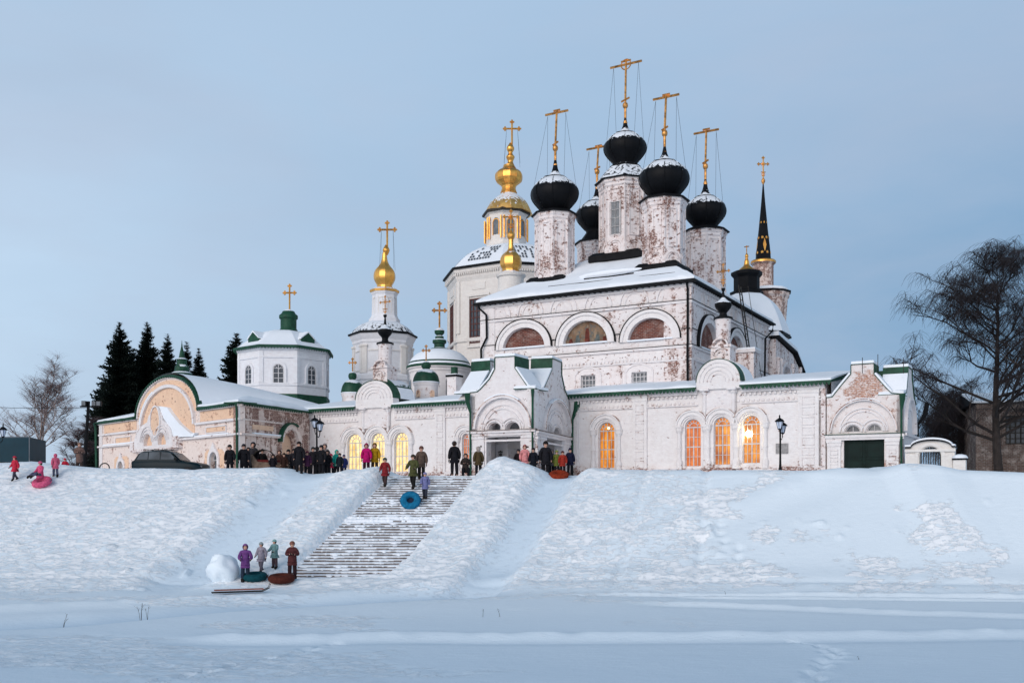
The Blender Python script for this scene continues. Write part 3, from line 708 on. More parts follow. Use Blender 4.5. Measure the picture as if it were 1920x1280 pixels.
# drums and domes
def octwall(c, r, z0, z1, rot=ROT, flare=.06): return MB().lathe(c, [(r*1.10, z0 - .9), (r*1.07, z0 + .15), (r, z0 + .42), (r, z1 - .55), (r*(1+flare), z1 - .45), (r*(1+flare), z1 - .3), (r*(1.0+flare*2), z1 - .2), (r*(1+flare*2), z1)], 8, rot)
def cupola(px, Y, Rpx, wpx, ydrum0, ydrum1, ymid, ytip, ybar, wbar, ypc, lean, kind='eight', big=False):
    t = Tw(px, Y); c = t.c
    r = t.r(wpx/2)*1.03; z0 = t.z(ydrum0); z1 = t.z(ydrum1)
    d = octwall(c, r, z0, z1).build('drum', 'bare', cath)
    # mouldings: kokoshnik arches at the foot, slim shafts on the corners, frames on the faces
    m = MB()
    for k in range(8):
        a = ROT + math.pi/8 + k*math.pi/4; ca, sa = math.cos(a), math.sin(a); ap = r*math.cos(math.pi/8)
        fr = Fr((c[0] + ca*ap, c[1] + sa*ap), (-sa, ca))
        if fr.n[0]*ca + fr.n[1]*sa < 0: fr.n = (ca, sa)
        hw = r*math.sin(math.pi/8)
        m.ring(fr, 0, z0 - .1, hw*.55, hw*.70, 0, .16, n=10); m.ring(fr, 0, z0 - .1, hw*.78, hw*.95, 0, .12, n=10)
        zt = z1 - .75; zb = z0 + .75 + (0 if not big else .1)
        for sg in (-1, 1): m.box(fr, sg*hw*.52 - .04, sg*hw*.52 + .04, zb, zt, 0, .05)
        m.box(fr, -hw*.55, hw*.55, zt - .02, zt + .08, 0, .07); m.box(fr, -hw*.55, hw*.55, zb - .08, zb, 0, .07)
        v = (c[0] + r*math.cos(a - math.pi/8), c[1] + r*math.sin(a - math.pi/8))
        m.tube([(v[0], v[1], z0 + .3), (v[0], v[1], z1 - .5)], .07, 5)
    m.build('drum_mouldings', 'bare', d)
    if big:
        for k in range(8):
            a = ROT + math.pi/8 + k*math.pi/4; ca, sa = math.cos(a), math.sin(a); ap = r*math.cos(math.pi/8)
            fr = Fr((c[0] + ca*ap, c[1] + sa*ap), (-sa, ca)); fr.n = (ca, sa)
            if k % 2 == 1: barred(d, fr, -.42, .42, t.z(450), t.z(389), 2, 4, 'steel', 'panegrey', o=.02, t=.035, name='window')
            else: pass
    # black skirt where the drum meets the roof
    sk = MB()
    for k in range(8):
        a = ROT + math.pi/8 + k*math.pi/4
    sk.lathe(c, [(r*1.55, z0 - .95), (r*1.55, z0 - .55), (r*1.32, z0 - .30), (r*1.12, z0 - .28)], 4, ROT - math.pi/8 + math.pi/4*0 + math.pi/4)
    sk.build('drum_skirt', 'black', cath)
    ev = MB(); zc_ = z1
    Rd = t.r(Rpx); zm = t.z(ymid); zt = t.z(ytip)
    neck = zm - .84*Rd
    if big:
        ev.lathe(c, [(r*1.20, z1 - .02), (r*1.22, z1 + .06), (r*1.0, z1 + .5), (r*.72, z1 + 1.05), (r*.56, neck - .12), (r*.62, neck - .08), (r*.60, neck + .02), (r*.4, neck + .05)], 8, ROT)
        e = ev.build('dome_skirt_roof', 'blackp', cath)
    else:
        ev.lathe(c, [(r*1.24, z1 - .02), (r*1.25, z1 + .05), (r*.9, z1 + .26), (.5*Rd, neck + .03)], 8, ROT); e = ev.build('drum_eave', 'black', cath)
    ln = (lean*.8, lean*.1)
    dm = onion(c, Rd, zm, zt, 16, (ln[0]*.3, 0)).build('onion_dome', 'blacks', cath, smooth=35)
    hh = zt - (zm - .84*Rd)
    MB().lathe(c, [(.50*Rd, zm + .655*Rd), (.53*Rd, zm + .68*Rd), (.44*Rd, zm + .70*Rd)], 8, ROT, (0, 0)).build('seam_band', 'black', dm)
    rb_ = MB()
    for k in range(8):
        a = ROT + k*math.pi/4; rb_.tube([(c[0] + rr_*Rd*1.002*math.cos(a), c[1] + rr_*Rd*1.002*math.sin(a), zm + zz_*Rd) for rr_, zz_ in ridge_profile(ONION[1:9], 2)], .028, 4)
    rb_.build('dome_ribs', 'blacks', dm)
    c2 = (c[0] + ln[0]*.3*hh, c[1]); zb = t.z(ypc)
    b = MB(); b.lathe(c2, [(.10, zt - .5), (.16, zt - .35), (.09, zt - .1), (.09, zb - .22), (.17, zb - .14), (.2, zb), (.17, zb + .14), (.07, zb + .22)], 10); b.build('finial_ball', 'oldgold', dm, smooth=40)
    ztop = t.z(ybar) + .35; L = (px2 := 0)
    slope = ln[0]*1.0
    x = cross(AD, c2, zb + .1, ztop, t.r(wbar)*1.06, kind, .075, (slope, 0)); x.build('cross', 'oldgold', dm)
    wz = t.z(ybar); wires(c2, wz, t.r(wbar), AD, zm + Rd*.35, Rd*.92, (slope, 0), wz - zb).build('guy_wires', 'iron', dm)
cupola(1118, 77.0, 38, 66, 500, 458, 405, 345, 281, 46, 322, .07)
cupola(1322, 73.3, 39, 71, 548, 437, 397, 336, 250, 46, 312, .03)
cupola(1172, 71.3, 40, 92, 472, 346, 279, 222, 122, 60, 198, .02, 'wheel', True)
cupola(1040, 70.6, 45, 70, 516, 405, 365, 301, 215, 45, 278, .05)
cupola(1245, 66.3, 47, 75, 490, 379, 337, 276, 186, 49, 250, .05)
# rain pipes
mb = MB(); mb.tube([FC.P(.12, EZ, .45), FC.P(.12, EZ - .5, .2), FC.P(.12, 9.6, .2), FC.P(.1, 9.2, .3), FC.P(.1, 4.3, .22)], .075, 6); mb.build('downpipe', 'black', cath)
mb = MB(); x0 = wid - .1
mb.tube([FC.P(x0 + .15, EZ - .05, .5), FC.P(x0 + .15, EZ - .3, .45), FC.P(x0 - .35, EZ - .8, .25), FC.P(x0 - .35, 11.0, .2), FC.P(x0 + .05, 10.2, .3), FC.P(x0 + .05, 8.3, .25), FC.P(x0 - .3, 7.8, .22), FC.P(x0 - .3, 5, .2)], .075, 6); mb.build('downpipe', 'black', cath)
mb = MB(); mb.tube([FS.P(dep - .1, EZ - .1, .45), FS.P(dep - .1, EZ - .6, .4), FS.P(dep - 1.6, EZ - 1.4, .25), FS.P(dep - 1.6, 8, .2), FS.P(dep - .6, 7.4, .3), FS.P(dep - .6, 4.6, .2)], .075, 6); mb.build('downpipe', 'black', cath)
# ladder leaning against the flank
mb = MB(); A = Vector(FS.P(9.6, 7.6, 1.2)); B = Vector(FS.P(8.4, EZ + 1.2, .55)); dv = Vector((FS.d[0], FS.d[1], 0))*.28
mb.tube([A - dv, B - dv], .045, 4); mb.tube([A + dv, B + dv], .045, 4)
for k in range(18): p = A.lerp(B, (k + .5)/18); mb.tube([p - dv, p + dv], .03, 4)
q0 = B + Vector((0, 0, .3)); mb.tube([A + dv*1.0 + Vector((FS.n[0]*.5, FS.n[1]*.5, .4)), B + dv*1.0 + Vector((FS.n[0]*.5, FS.n[1]*.5, .0))], .02, 4)
la = mb; lo_ = la.build('roof_ladder', 'iron', None, loc=tuple(A)); tag(lo_, 'black iron ladder leaning on the right flank of the brick cathedral', 'ladder')
# brick chimney block under the ladder
t = Tw(1401, 66.5)
ch = thing('brick_chimney', 'square flaking brick chimney block standing at the foot of the ladder', 'chimney', (*t.c, TERR))
rz = math.atan2(AD[1], AD[0])
MB().cube((t.c[0], t.c[1], (t.z(662) + 3)/2), (1.25, 1.25, t.z(662) - 3), rz).build('shaft', 'bare', ch)
MB().cube((t.c[0], t.c[1], t.z(660)), (1.5, 1.5, .22), rz).build('cap', 'trim', ch)
MB().cube((t.c[0], t.c[1], t.z(660) + .16), (1.46, 1.46, .1), rz).build('snow_on_cap', 'roofsnow', ch)
# annex behind the cathedral (brick porch block with arch)
FA = Fr(W(8.9, 23.9)[:2], BD)
ax = thing('brick_annex', 'lower brick annex with a tall arch behind the right flank of the cathedral', 'annex', W(8.9, 24, TERR))
mb = MB(); arc = arch(1.6, 4.4, 4.5, 10.4); mb.wall(FA, [(0, .6), (7.6, .6), (7.6, 10.6), (5.2, 11.6), (0, 12.2)], [arc], .5); mb.build('side_wall', 'bare', ax)
mb = MB(); fa0 = Fr(W(8.9, 24)[:2], AD); mb.box(fa0, 0, 9, .6, 12.1, -.3, .05)
fa1 = Fr(W(8.9, 31.5)[:2], AD); mb.box(fa1, 0, 9, .6, 10.5, -.3, 0); mb.build('end_wall', 'bare', ax)
MB().box(FA, 1.4, 4.6, 4.4, 10.5, -.75, -.6).build('niche_back', 'inner', ax)
mb = MB()
for s in (.35, 1.2, 4.8, 7.3): mb.tube([FA.P(s, 4, .1), FA.P(s, 10.8, .1)], .16, 6)
mb.ring(FA, 3.0, 9.0, 1.4, 1.75, 0, .14, n=14); mb.build('pilaster', 'bare', ax)
mb = MB(); mb.prism(FA, [(-.3, 12.3), (5.3, 11.75), (8.1, 10.4), (8.1, 10.5), (5.4, 11.87), (-.3, 12.42)], -9, .35); mb.build('roof', 'black', ax)
mb = MB(); mb.prism(FA, [(-.3, 12.42), (5.4, 11.87), (8.0, 10.55), (8.0, 10.8), (5.5, 12.15), (-.3, 12.75)], -9, .30); mb.build('snow_on_roof', 'roofsnow', ax)
# chapel with the snowy vaulted roof and black lantern
t = Tw(1400, 86)
cp = thing('lantern_chapel', 'snow covered curved roof topped by a black lantern and small gilded spire', 'chapel', (*t.c, TERR))
z640 = t.z(636)
MB().lathe(t.c, [(t.r(76), .6), (t.r(76), z640)], 8, ROT).build('body', 'worn', cp)
MB().lathe(t.c, [(t.r(82), z640), (t.r(82), z640 + .15), (t.r(78), z640 + .3)], 8, ROT).build('eave', 'black', cp)
MB().lathe(t.c, ridge_profile(t.prof([(81, 630), (70, 600), (56, 575), (38, 558), (26, 552)]), 4), 8, ROT).build('snow_on_roof', 'roofsnow', cp, smooth=20)
ln = MB().lathe(t.c, t.prof([(31, 562), (31, 548), (24, 545), (24, 522), (29, 516), (29, 511), (16, 507)]), 8, ROT).build('lantern', 'black', cp)
MB().lathe(t.c, ridge_profile(t.prof([(17, 510), (13, 504), (6, 498), (4.5, 490), (2.5, 484), (3.5, 480), (1.2, 475)]), 3), 12).build('gilded_cupola', 'gold', cp, smooth=40)
cross(AD, t.c, t.z(478), t.z(461), t.r(9), 'eight', .04).build('cross', 'oldgold', cp)
# bell tower with the black spire
t = Tw(1438, 90); u = Tw(1431, 90)
bt = thing('spire_bell_tower', 'slender brick bell tower with gilded balcony rail and sharp black spire', 'bell tower', (*t.c, TERR))
MB().lathe(t.c, t.prof([(36, 915), (36, 640), (36, 600), (39, 562), (42, 558), (42, 548)]), 12).build('lower_shaft', 'sidebrick', bt)
MB().lathe(t.c, t.prof([(44, 552), (45, 549), (30, 546), (20, 545)]), 12).build('balcony_floor', 'black', bt)
MB().lathe(t.c, t.prof([(40, 548), (38, 543), (18, 538), (10, 538)]), 12).build('snow_on_balcony', 'roofsnow', bt, smooth=50)
mb = MB()
n = 36; rr = t.r(34)
for k in range(n):
    a0 = 2*math.pi*k/n; a1 = 2*math.pi*(k+1)/n; p = lambda a, z: (t.c[0] + rr*math.cos(a), t.c[1] + rr*math.sin(a), z)
    za, zb = t.z(555), t.z(545)
    for q in ((p(a0, za), p(a1, zb)), (p(a0, zb), p(a1, za)), (p(a0, zb), p(a1, zb)), (p(a0, za), p(a1, za))): mb.tube(q, .045, 4)
mb.build('gilded_railing', 'gold', bt)
MB().lathe(u.c, u.prof([(19, 556), (19, 498), (23, 494), (23, 491)]), 16).build('upper_shaft', 'sidebrick', bt, smooth=30)
MB().lathe(u.c, u.prof([(23.5, 494), (23.5, 491), (22, 489), (14, 488)]), 16).build('gilded_cornice', 'gold', bt, smooth=30)
sp = MB().lathe(u.c, u.prof([(14.5, 491), (13, 470), (8.5, 430), (3.8, 380), (1.0, 345)]), 8, math.pi/8).build('spire', 'black', bt)
mb = MB()
for k in range(8):
    a = k*math.pi/4
    for y, w, h in ((461, 3.2, 13), (447, 1.3, 3), (475, 1.3, 3), (418, 1.2, 2.5)):
        rad = np.interp(y, [380, 430, 470, 491], [3.8, 8.5, 13, 14.5])*math.cos(math.pi/8)
        off = 0 if y in (461, 418) else .8*rad*math.tan(math.pi/8)
        if y in (461,) and k % 2 == 1: continue
        for sg in ((0,) if off == 0 else (-1, 1)):
            ca, sa = math.cos(a), math.sin(a); T = (-sa, ca)
            def pt(ds, dy):
                rd = np.interp(y + dy, [380, 430, 470, 491], [3.8, 8.5, 13, 14.5])*math.cos(math.pi/8)*u.k + .03
                s_ = (off*sg + ds)*u.k
                return (u.c[0] + ca*rd + T[0]*s_, u.c[1] + sa*rd + T[1]*s_, u.z(y + dy))
            mb.add([pt(0, -h), pt(w, 0), pt(0, h), pt(-w, 0)], [(0,1,2,3)])
mb.build('gilded_diamonds', 'gold', sp)
MB().lathe(u.c, u.prof([(1, 346), (3.6, 341), (3.6, 338), (1, 333)]), 10).build('finial_ball', 'oldgold', bt, smooth=40)
cross((1, 0), u.c, u.z(338), u.z(296), u.r(17), 'ornate', .06).build('cross', 'gold', bt)

# ================================================================== ST NICHOLAS-TYPE OCTAGON (big gilded tower)
t = Tw(960, 92); c = t.c; ro = R(112.5)
bigT = thing('gilded_dome_church', 'tall pale octagonal church with gilded lantern, golden dome and snow patched roof', 'church', (*c, TERR))
def octface(c, r, k, rot):
    a = rot + math.pi/8 + k*math.pi/4; ap = r*math.cos(math.pi/8); f = Fr((c[0] + math.cos(a)*ap, c[1] + math.sin(a)*ap), (-math.sin(a), math.cos(a))); f.n = (math.cos(a), math.sin(a)); return f
rb = t.r(122); ro = R(36)
MB().lathe(c, t.prof([(122, 915), (122, 655), (125, 653), (125, 648), (122, 646), (122, 545), (125, 538), (125, 533), (129, 528), (129, 520)]), 8, ro).build('body', 'cream', bigT)
hw = rb*math.sin(math.pi/8)
mb = MB()
for k in range(8):
    f = octface(c, rb, k, ro)
    for (z0_, z1_) in ((t.z(640), t.z(560)),):
        for sg in (-1, 1): mb.box(f, sg*hw*.92 - .14, sg*hw*.92 + .14, t.z(638), t.z(545), 0, .12)
    mb.box(f, -hw*.42 - .2, hw*.42 + .2, t.z(574), t.z(570), 0, .14); mb.box(f, -hw*.42 - .2, -hw*.42, t.z(662), t.z(572), 0, .10); mb.box(f, hw*.42, hw*.42 + .2, t.z(662), t.z(572), 0, .10)
    mb.box(f, -hw*.42 - .25, hw*.42 + .25, t.z(665), t.z(661), 0, .16); mb.box(f, -hw*.3, hw*.3, t.z(562), t.z(550), 0, .06)
    s = -hw
    while s < hw: mb.box(f, s, s + .1, t.z(534), t.z(530), .05, .35); s += .22
    barred(bigT, f, -hw*.40, hw*.40, t.z(657), t.z(578), 5, 7, 'darkbars', 'pane', o=.02, t=.07)
mb.build('wall_mouldings', 'cream', bigT)
MB().lathe(c, t.prof([(133, 523), (133, 520), (126, 517)]), 8, ro).build('eave', 'black', bigT)
MB().lathe(c, ridge_profile(t.prof([(130, 520), (117, 507), (102, 493), (82, 480), (62, 471), (44, 466)]), 3), 8, ro).build('snow_on_roof', 'roofsnow', bigT, smooth=20)
# rows of bare shingles showing through the snow
mb = MB()
for k in range(8):
    a = ro + math.pi/8 + k*math.pi/4; ca, sa = math.cos(a), math.sin(a); T = (-sa, ca); rs = random.Random(k)
    for row in range(5):
        for cl in range(-4, 5):
            if rs.random() < .34: continue
            y = 483 + row*6.0; rad = np.interp(y, [466, 471, 480, 493, 507, 520], [44, 62, 82, 102, 117, 130])*math.cos(math.pi/8)
            if abs(cl)*5.2 > rad*.33: continue
            vs = []
            for dx, dy in ((-1.7, -2), (1.7, -2), (1.7, 2), (-1.7, 2)):
                yy = y + dy; rd = (np.interp(yy, [466, 471, 480, 493, 507, 520], [44, 62, 82, 102, 117, 130])*math.cos(math.pi/8) + 1.2)*t.k; s_ = (cl*6 + dx)*t.k
                vs.append((c[0] + ca*rd + T[0]*s_, c[1] + sa*rd + T[1]*s_, t.z(yy) + .06))
            mb.add(vs, [(0,1,2,3)])
mb.build('bare_shingles', 'shingle', bigT)
# the lantern
c2 = Tw(949, 92).c
lt = MB().lathe(c2, t.prof([(43, 476), (43, 466), (40, 464), (38, 460), (38, 408), (42, 406), (42, 402)]), 8, ro).build('lantern', 'cream', bigT)
mb = MB(); rl = t.r(38)
for k in range(8):
    f = octface(c2, rl, k, ro); h2 = rl*math.sin(math.pi/8)
    for sg in (-1, 1): mb.tube([f.P(sg*h2*.86, t.z(455), .16), f.P(sg*h2*.86, t.z(414), .16)], .07, 8)
    mb.ring(f, 0, t.z(425), h2*.40, h2*.49, 0, .07, n=10); mb.box(f, -h2*.49, -h2*.40, t.z(448), t.z(425), 0, .07); mb.box(f, h2*.40, h2*.49, t.z(448), t.z(425), 0, .07)
    MB().prism(f, arch(-h2*.38, h2*.38, t.z(447), t.z(416)), .0, .03).build('lantern_window', 'panegrey', lt)
mb.build('gilded_columns', 'gold', lt)
MB().lathe(c2, t.prof([(46, 405), (46, 402), (42, 399)]), 8, ro).build('lantern_eave', 'iron', bigT)
c3 = Tw(954, 92).c
MB().lathe(c3, ridge_profile(t.prof([(45, 402), (40, 390), (32, 378), (22, 370), (16, 365), (15, 361)]), 3), 12, ro).build('gilded_cap_roof', 'goldpatch', bigT, smooth=20)
MB().lathe(c3, ridge_profile(t.prof([(16, 362), (13, 353), (16, 347), (24, 341), (26, 333), (25, 326), (20, 321), (12, 316), (10, 310)]), 2), 12, ro).build('gilded_dome', 'gold', bigT, smooth=15)
MB().lathe(Tw(957, 92).c, ridge_profile(t.prof([(11, 316), (7, 309), (5, 303), (7, 298), (8, 294), (5, 290), (4, 286), (6.5, 282), (7, 277), (4, 272), (1.5, 268)]), 3), 12).build('gilded_finial', 'gold', bigT, smooth=35)
cross((1, 0), Tw(960, 92).c, t.z(274), t.z(229), t.r(26), 'trefoil', .085).build('cross', 'gold', bigT)
wires(Tw(960, 92).c, t.z(241), t.r(24), (1, 0), t.z(310), t.r(20)).build('guy_wires', 'iron', bigT)
# small gilded cupola in front
t = Tw(958, 80); c = t.c
sm = thing('small_gilded_cupola', 'small round turret with a golden onion dome just left of the cathedral roof', 'cupola', (*c, TERR))
MB().lathe(c, t.prof([(26, 915), (26, 545), (24, 540), (24, 522), (27, 520), (28, 516)]), 16).build('drum', 'cream', sm, smooth=30)
MB().lathe(c, ridge_profile(t.prof([(28, 517), (20, 512), (16, 509), (17, 504), (20, 499), (20.5, 492), (19.5, 484), (15, 477), (8, 471), (5, 465), (4.5, 455), (4.5, 448)]), 2), 8, R(10)).build('golden_dome', 'goldsnow', sm, smooth=20)
MB().lathe(c, ridge_profile(t.prof([(4, 450), (7, 445), (7, 439), (3, 434), (1.2, 430)]), 3), 10).build('finial_ball', 'gold', sm, smooth=35)
cross((1, 0), c, t.z(434), t.z(396), t.r(24), 'ornate', .06).build('cross', 'gold', sm)

# ================================================================== WHITE BELL TOWER (left of middle)
t = Tw(718, 88); c = t.c; ro = R(100)
wt = thing('white_octagon_belfry', 'white eight sided belfry with narrow upper stage and golden onion dome', 'bell tower', (*c, TERR))
MB().lathe(c, t.prof([(58, 915), (58, 718), (60, 716), (60, 708), (55, 704), (55, 650), (57, 647), (57, 643), (60, 638), (62, 634), (62, 629)]), 8, ro).build('lower_stage', 'pure', wt)
mb = MB(); rb = t.r(55)
for k in range(8):
    f = octface(c, rb, k, ro); hw = rb*math.sin(math.pi/8)
    for sg in (-1, 1): mb.box(f, sg*hw*.8 - .22, sg*hw*.8 + .22, t.z(704), t.z(655), 0, .10); mb.box(f, sg*hw*.8 - .28, sg*hw*.8 + .28, t.z(656), t.z(652), 0, .16)
    mb.box(f, -hw*.45, hw*.45, t.z(700), t.z(698), 0, .07); mb.box(f, -hw*.45, hw*.45, t.z(664), t.z(662), 0, .07)
mb.build('pilasters', 'cream', wt)
MB().lathe(c, t.prof([(65, 632), (65, 629), (60, 627)]), 8, ro).build('eave', 'black', wt)
MB().lathe(c, ridge_profile(t.prof([(61, 629), (50, 616), (38, 608), (26, 604), (20, 603)]), 3), 8, ro).build('roof', 'blackp', wt, smooth=20)
cu = Tw(721, 88).c
MB().lathe(cu, t.prof([(29, 608), (29, 600), (26, 596), (24, 592), (23, 555), (25, 552), (26, 548)]), 8, ro).build('upper_stage', 'pure', wt)
mb = MB(); rb = t.r(23)
for k in range(8):
    f = octface(cu, rb, k, ro); hw = rb*math.sin(math.pi/8)
    mb.box(f, -hw*.5, -hw*.38, t.z(590), t.z(560), 0, .05); mb.box(f, hw*.38, hw*.5, t.z(590), t.z(560), 0, .05); mb.box(f, -hw*.5, hw*.5, t.z(562), t.z(560), 0, .05)
mb.build('upper_mouldings', 'cream', wt)
MB().lathe(cu, t.prof([(27, 549), (28, 545), (24, 542), (15, 540)]), 8, ro).build('upper_eave', 'goldsnow', wt)
MB().lathe(cu, ridge_profile(t.prof([(16, 543), (14, 536), (17, 530), (20, 523), (20, 514), (17, 506), (11, 499), (7, 492), (5, 484), (4, 474)]), 3), 12, ro).build('golden_onion_dome', 'goldsnow', wt, smooth=20)
MB().lathe(Tw(724, 88).c, ridge_profile(t.prof([(3.5, 478), (6, 472), (6.5, 468), (4, 463), (1.4, 459)]), 3), 10).build('finial_ball', 'gold', wt, smooth=35)
cross((1, 0), Tw(726, 88).c, t.z(463), t.z(418), t.r(28), 'trefoil', .085).build('cross', 'gold', wt)
wires(Tw(726, 88).c, t.z(431), t.r(26), (1, 0), t.z(505), t.r(18)).build('guy_wires', 'iron', wt)

# ================================================================== GREEN TOPPED CHAPELS behind the long wall
t = Tw(824, 76); c = t.c
gc = thing('green_domed_chapel', 'round white chapel with broad snow covered dome and green turret', 'chapel', (*c, TERR))
MB().lathe(c, t.prof([(56, 915), (56, 702), (58, 699), (58, 696), (61, 694), (61, 690)]), 24).build('round_wall', 'white', gc, smooth=25)
MB().lathe(c, t.prof([(62, 692), (62, 688), (56, 686)]), 24).build('eave', 'green', gc)
MB().lathe(c, ridge_profile(t.prof([(60, 690), (54, 676), (42, 664), (26, 657), (12, 655)]), 4), 24).build('snowy_dome', 'roofsnow', gc, smooth=60)
MB().lathe(c, t.prof([(57.5, 683.5), (57.8, 681.5), (56.0, 680)]), 24).build('dome_rib', 'green', gc)
MB().lathe(c, t.prof([(18, 658), (17, 654), (10, 652), (10, 645), (13, 643), (13, 638), (8, 635), (8, 631), (5, 629), (9, 625), (9.5, 620), (6, 616), (1.5, 614)]), 16).build('green_turret', 'greens', gc, smooth=30)
cross((1, 0), c, t.z(615), t.z(569), t.r(20), 'trefoil', .07).build('cross', 'oldgold', gc)
for k in range(8):
    a = R(-90 - 67.5 + k*45); ap = t.r(55.6); f = Fr((c[0] + math.cos(a)*ap, c[1] + math.sin(a)*ap), (-math.sin(a), math.cos(a))); f.n = (math.cos(a), math.sin(a))
    w = MB(); w.prism(f, arch(-t.r(7), t.r(7), t.z(752), t.z(713)), -.1, .07); wo = w.build('window_frame', 'frame', gc)
    MB().prism(f, arch(-t.r(6), t.r(6), t.z(751), t.z(715)), .05, .085).build('glass_pane', 'pane', wo)
def little_cupola(px, Y, s, yb, y_top, label, cy):
    """small round turret: green bulging roof, ball and cross; s = half-width of the drum in px"""
    t = Tw(px, Y); c = t.c
    o = thing('green_cupola', label, 'cupola', (*c, TERR), None)
    MB().lathe(c, t.prof([(s*.92, 915), (s*.92, yb + 8), (s, yb + 5), (s*1.02, yb)]), 16).build('drum', 'trim', o, smooth=30)
    MB().lathe(c, ridge_profile(t.prof([(s*1.06, yb), (s*1.0, yb - 7), (s*.9, yb - 14), (s*.66, yb - 21), (s*.3, yb - 25)]), 3), 16).build('bulging_roof', 'greens', o, smooth=40)
    MB().lathe(c, t.prof([(s*1.08, yb + 1), (s*1.0, yb - 4), (s*.85, yb - 6)]), 16).build('snow_rim', 'roofsnow', o, smooth=40)
    MB().lathe(c, ridge_profile(t.prof([(s*.2, yb - 24), (s*.36, yb - 29), (s*.36, yb - 35), (s*.2, yb - 39), (.8, yb - 41)]), 3), 12).build('green_ball', 'greens', o, smooth=40)
    cross((1, 0), c, t.z(yb - 40), t.z(y_top), t.r(11), 'trefoil', .045).build('cross', 'oldgold', o)
    return o, t
o, t = little_cupola(799, 70.5, 24, 717, 649, 'squat round turret with scalloped green roof, small ball and cross before the round chapel', 0)
for dx in (-.62, .62):
    a = -math.pi/2 + dx; f = Fr((t.c[0] + math.cos(a)*t.r(22.4), t.c[1] + math.sin(a)*t.r(22.4)), (-math.sin(a), math.cos(a))); f.n = (math.cos(a), math.sin(a))
    MB().prism(f, arch(-t.r(4), t.r(4), t.z(746), t.z(733)), -.1, .06).build('blocked_window', 'ochre', o)
little_cupola(661, 76, 21, 737, 673, 'green ribbed turret with small ball and cross left of the white belfry', 0)
t = Tw(852, 69.5)
hc = thing('small_chimney', 'narrow whitewashed chimney with a green pipe beside the round chapel', 'chimney', (*t.c, TERR))
MB().cube((*t.c, (t.z(706) + 3)/2), (.75, .75, t.z(706) - 3), rz).build('shaft', 'trim', hc); MB().cube((*t.c, t.z(705)), (.9, .9, .14), rz).build('cap', 'black', hc)
MB().cube((*t.c, t.z(703)), (.86, .86, .1), rz).build('snow_on_cap', 'roofsnow', hc)
MB().cube((*t.c, t.z(696)), (.35, .35, .6), rz).build('green_pipe', 'green', hc)
# ================================================================== LONG WHITE GALLERY BUILDING
FG = Fr((16.3, 52), AD)
gal = thing('long_white_building', 'long single storey whitewashed building with glowing arched windows along the river terrace', 'building', W(18, 1, TERR))
SL = FG.s(545); GT = FG.q(1400, 718)[1]     # left end, height of the wall
GT = 5.98
glassO = [(1122, 1152, 877, 791), (1284, 1314, 874, 785), (1338, 1369, 871, 781), (1392, 1425, 868, 778)]
glassY = [(651, 678, 882, 813), (696, 721, 882, 811), (739, 765, 884, 810)]
hid = [(866, 881, 880, 812)]
ops = []
for q in glassO + glassY + hid: ops.append(mid(FG, *q))
zmid = lambda l: sum(o[3] for o in l)/len(l)
mb = MB(); mb.wall(FG, rect(0, SL, .5, GT), [arch(*o) for o in ops], .38); mb.build('front_wall', 'white', gal)
FGe = Fr((16.3, 52), BD)
mb = MB(); mb.box(FGe, 0, 6, .5, GT, -.3, 0); mb.box(Fr(W(SL, 0)[:2], BD), 0, 6, .5, GT, -.1, .2); mb.build('end_wall', 'worn', gal)
# plinth, cornice, dentils
mb = MB()
mb.box(FG, -.08, SL, .5, 1.52, 0, .10); mb.box(FG, -.05, SL, 1.52, 1.58, 0, .14)
def band(z0, z1, o, a, b): mb.box(FG, a, b, z0, z1, 0, o)
gabs = [(FG.s(1391), FG.s(1309)), (FG.s(742), FG.s(672))]
segs = [(-.05, gabs[0][0]), (gabs[0][1], gabs[1][0]), (gabs[1][1], SL)]
for a, b in segs:
    band(GT - .22, GT, .26, a, b); band(GT - .34, GT - .22, .16, a, b); band(GT - .95, GT - .88, .09, a, b)
    k = a + .1
    while k < b: mb.box(FG, k, k + .13, GT - .50, GT - .36, 0, .10); mb.box(FG, k + .12, k + .26, GT - .84, GT - .72, 0, .06); k += .27
mb.build('cornice', 'trim', gal)
def panelled(parent, fr, a, b, z0, z1, n, o=.12, mat='white', nm='pilaster'):
    m = MB(); m.box(fr, a, b, z0, z1, 0, o); m.box(fr, a - .06, b + .06, z1 - .12, z1, 0, o + .08); m.box(fr, a - .03, b + .03, z1 - .3, z1 - .12, 0, o + .04)
    p = m.build(nm, mat, parent); m = MB(); h = (z1 - z0 - .5)/n; w = b - a
    for k in range(n):
        za = z0 + .12 + k*h; zb = za + h - .12; t = .035
        m.box(fr, a + w*.2, b - w*.2, zb - t, zb, o, o + .035); m.box(fr, a + w*.2, b - w*.2, za, za + t, o, o + .035)
        m.box(fr, a + w*.2, a + w*.2 + t, za, zb, o, o + .035); m.box(fr, b - w*.2 - t, b - w*.2, za, zb, o, o + .035)
    m.build('raised_panels', 'trim', p); return p
for (x0, x1) in ((1188, 1214), (1497, 1536), (817, 836), (578, 596)):
    a, b = sorted((FG.s(x0), FG.s(x1))); panelled(gal, FG, a, b, 1.5, GT - .25, 7)
m = MB(); m.box(FG, -.1, .12, .5, GT - .3, -.2, .14); m.build('corner_pier', 'bare', gal)
for x0, x1 in ((1072, 1086),):
    a, b = sorted((FG.s(x0), FG.s(x1))); panelled(gal, FG, a, b, 1.5, GT - .25, 7)
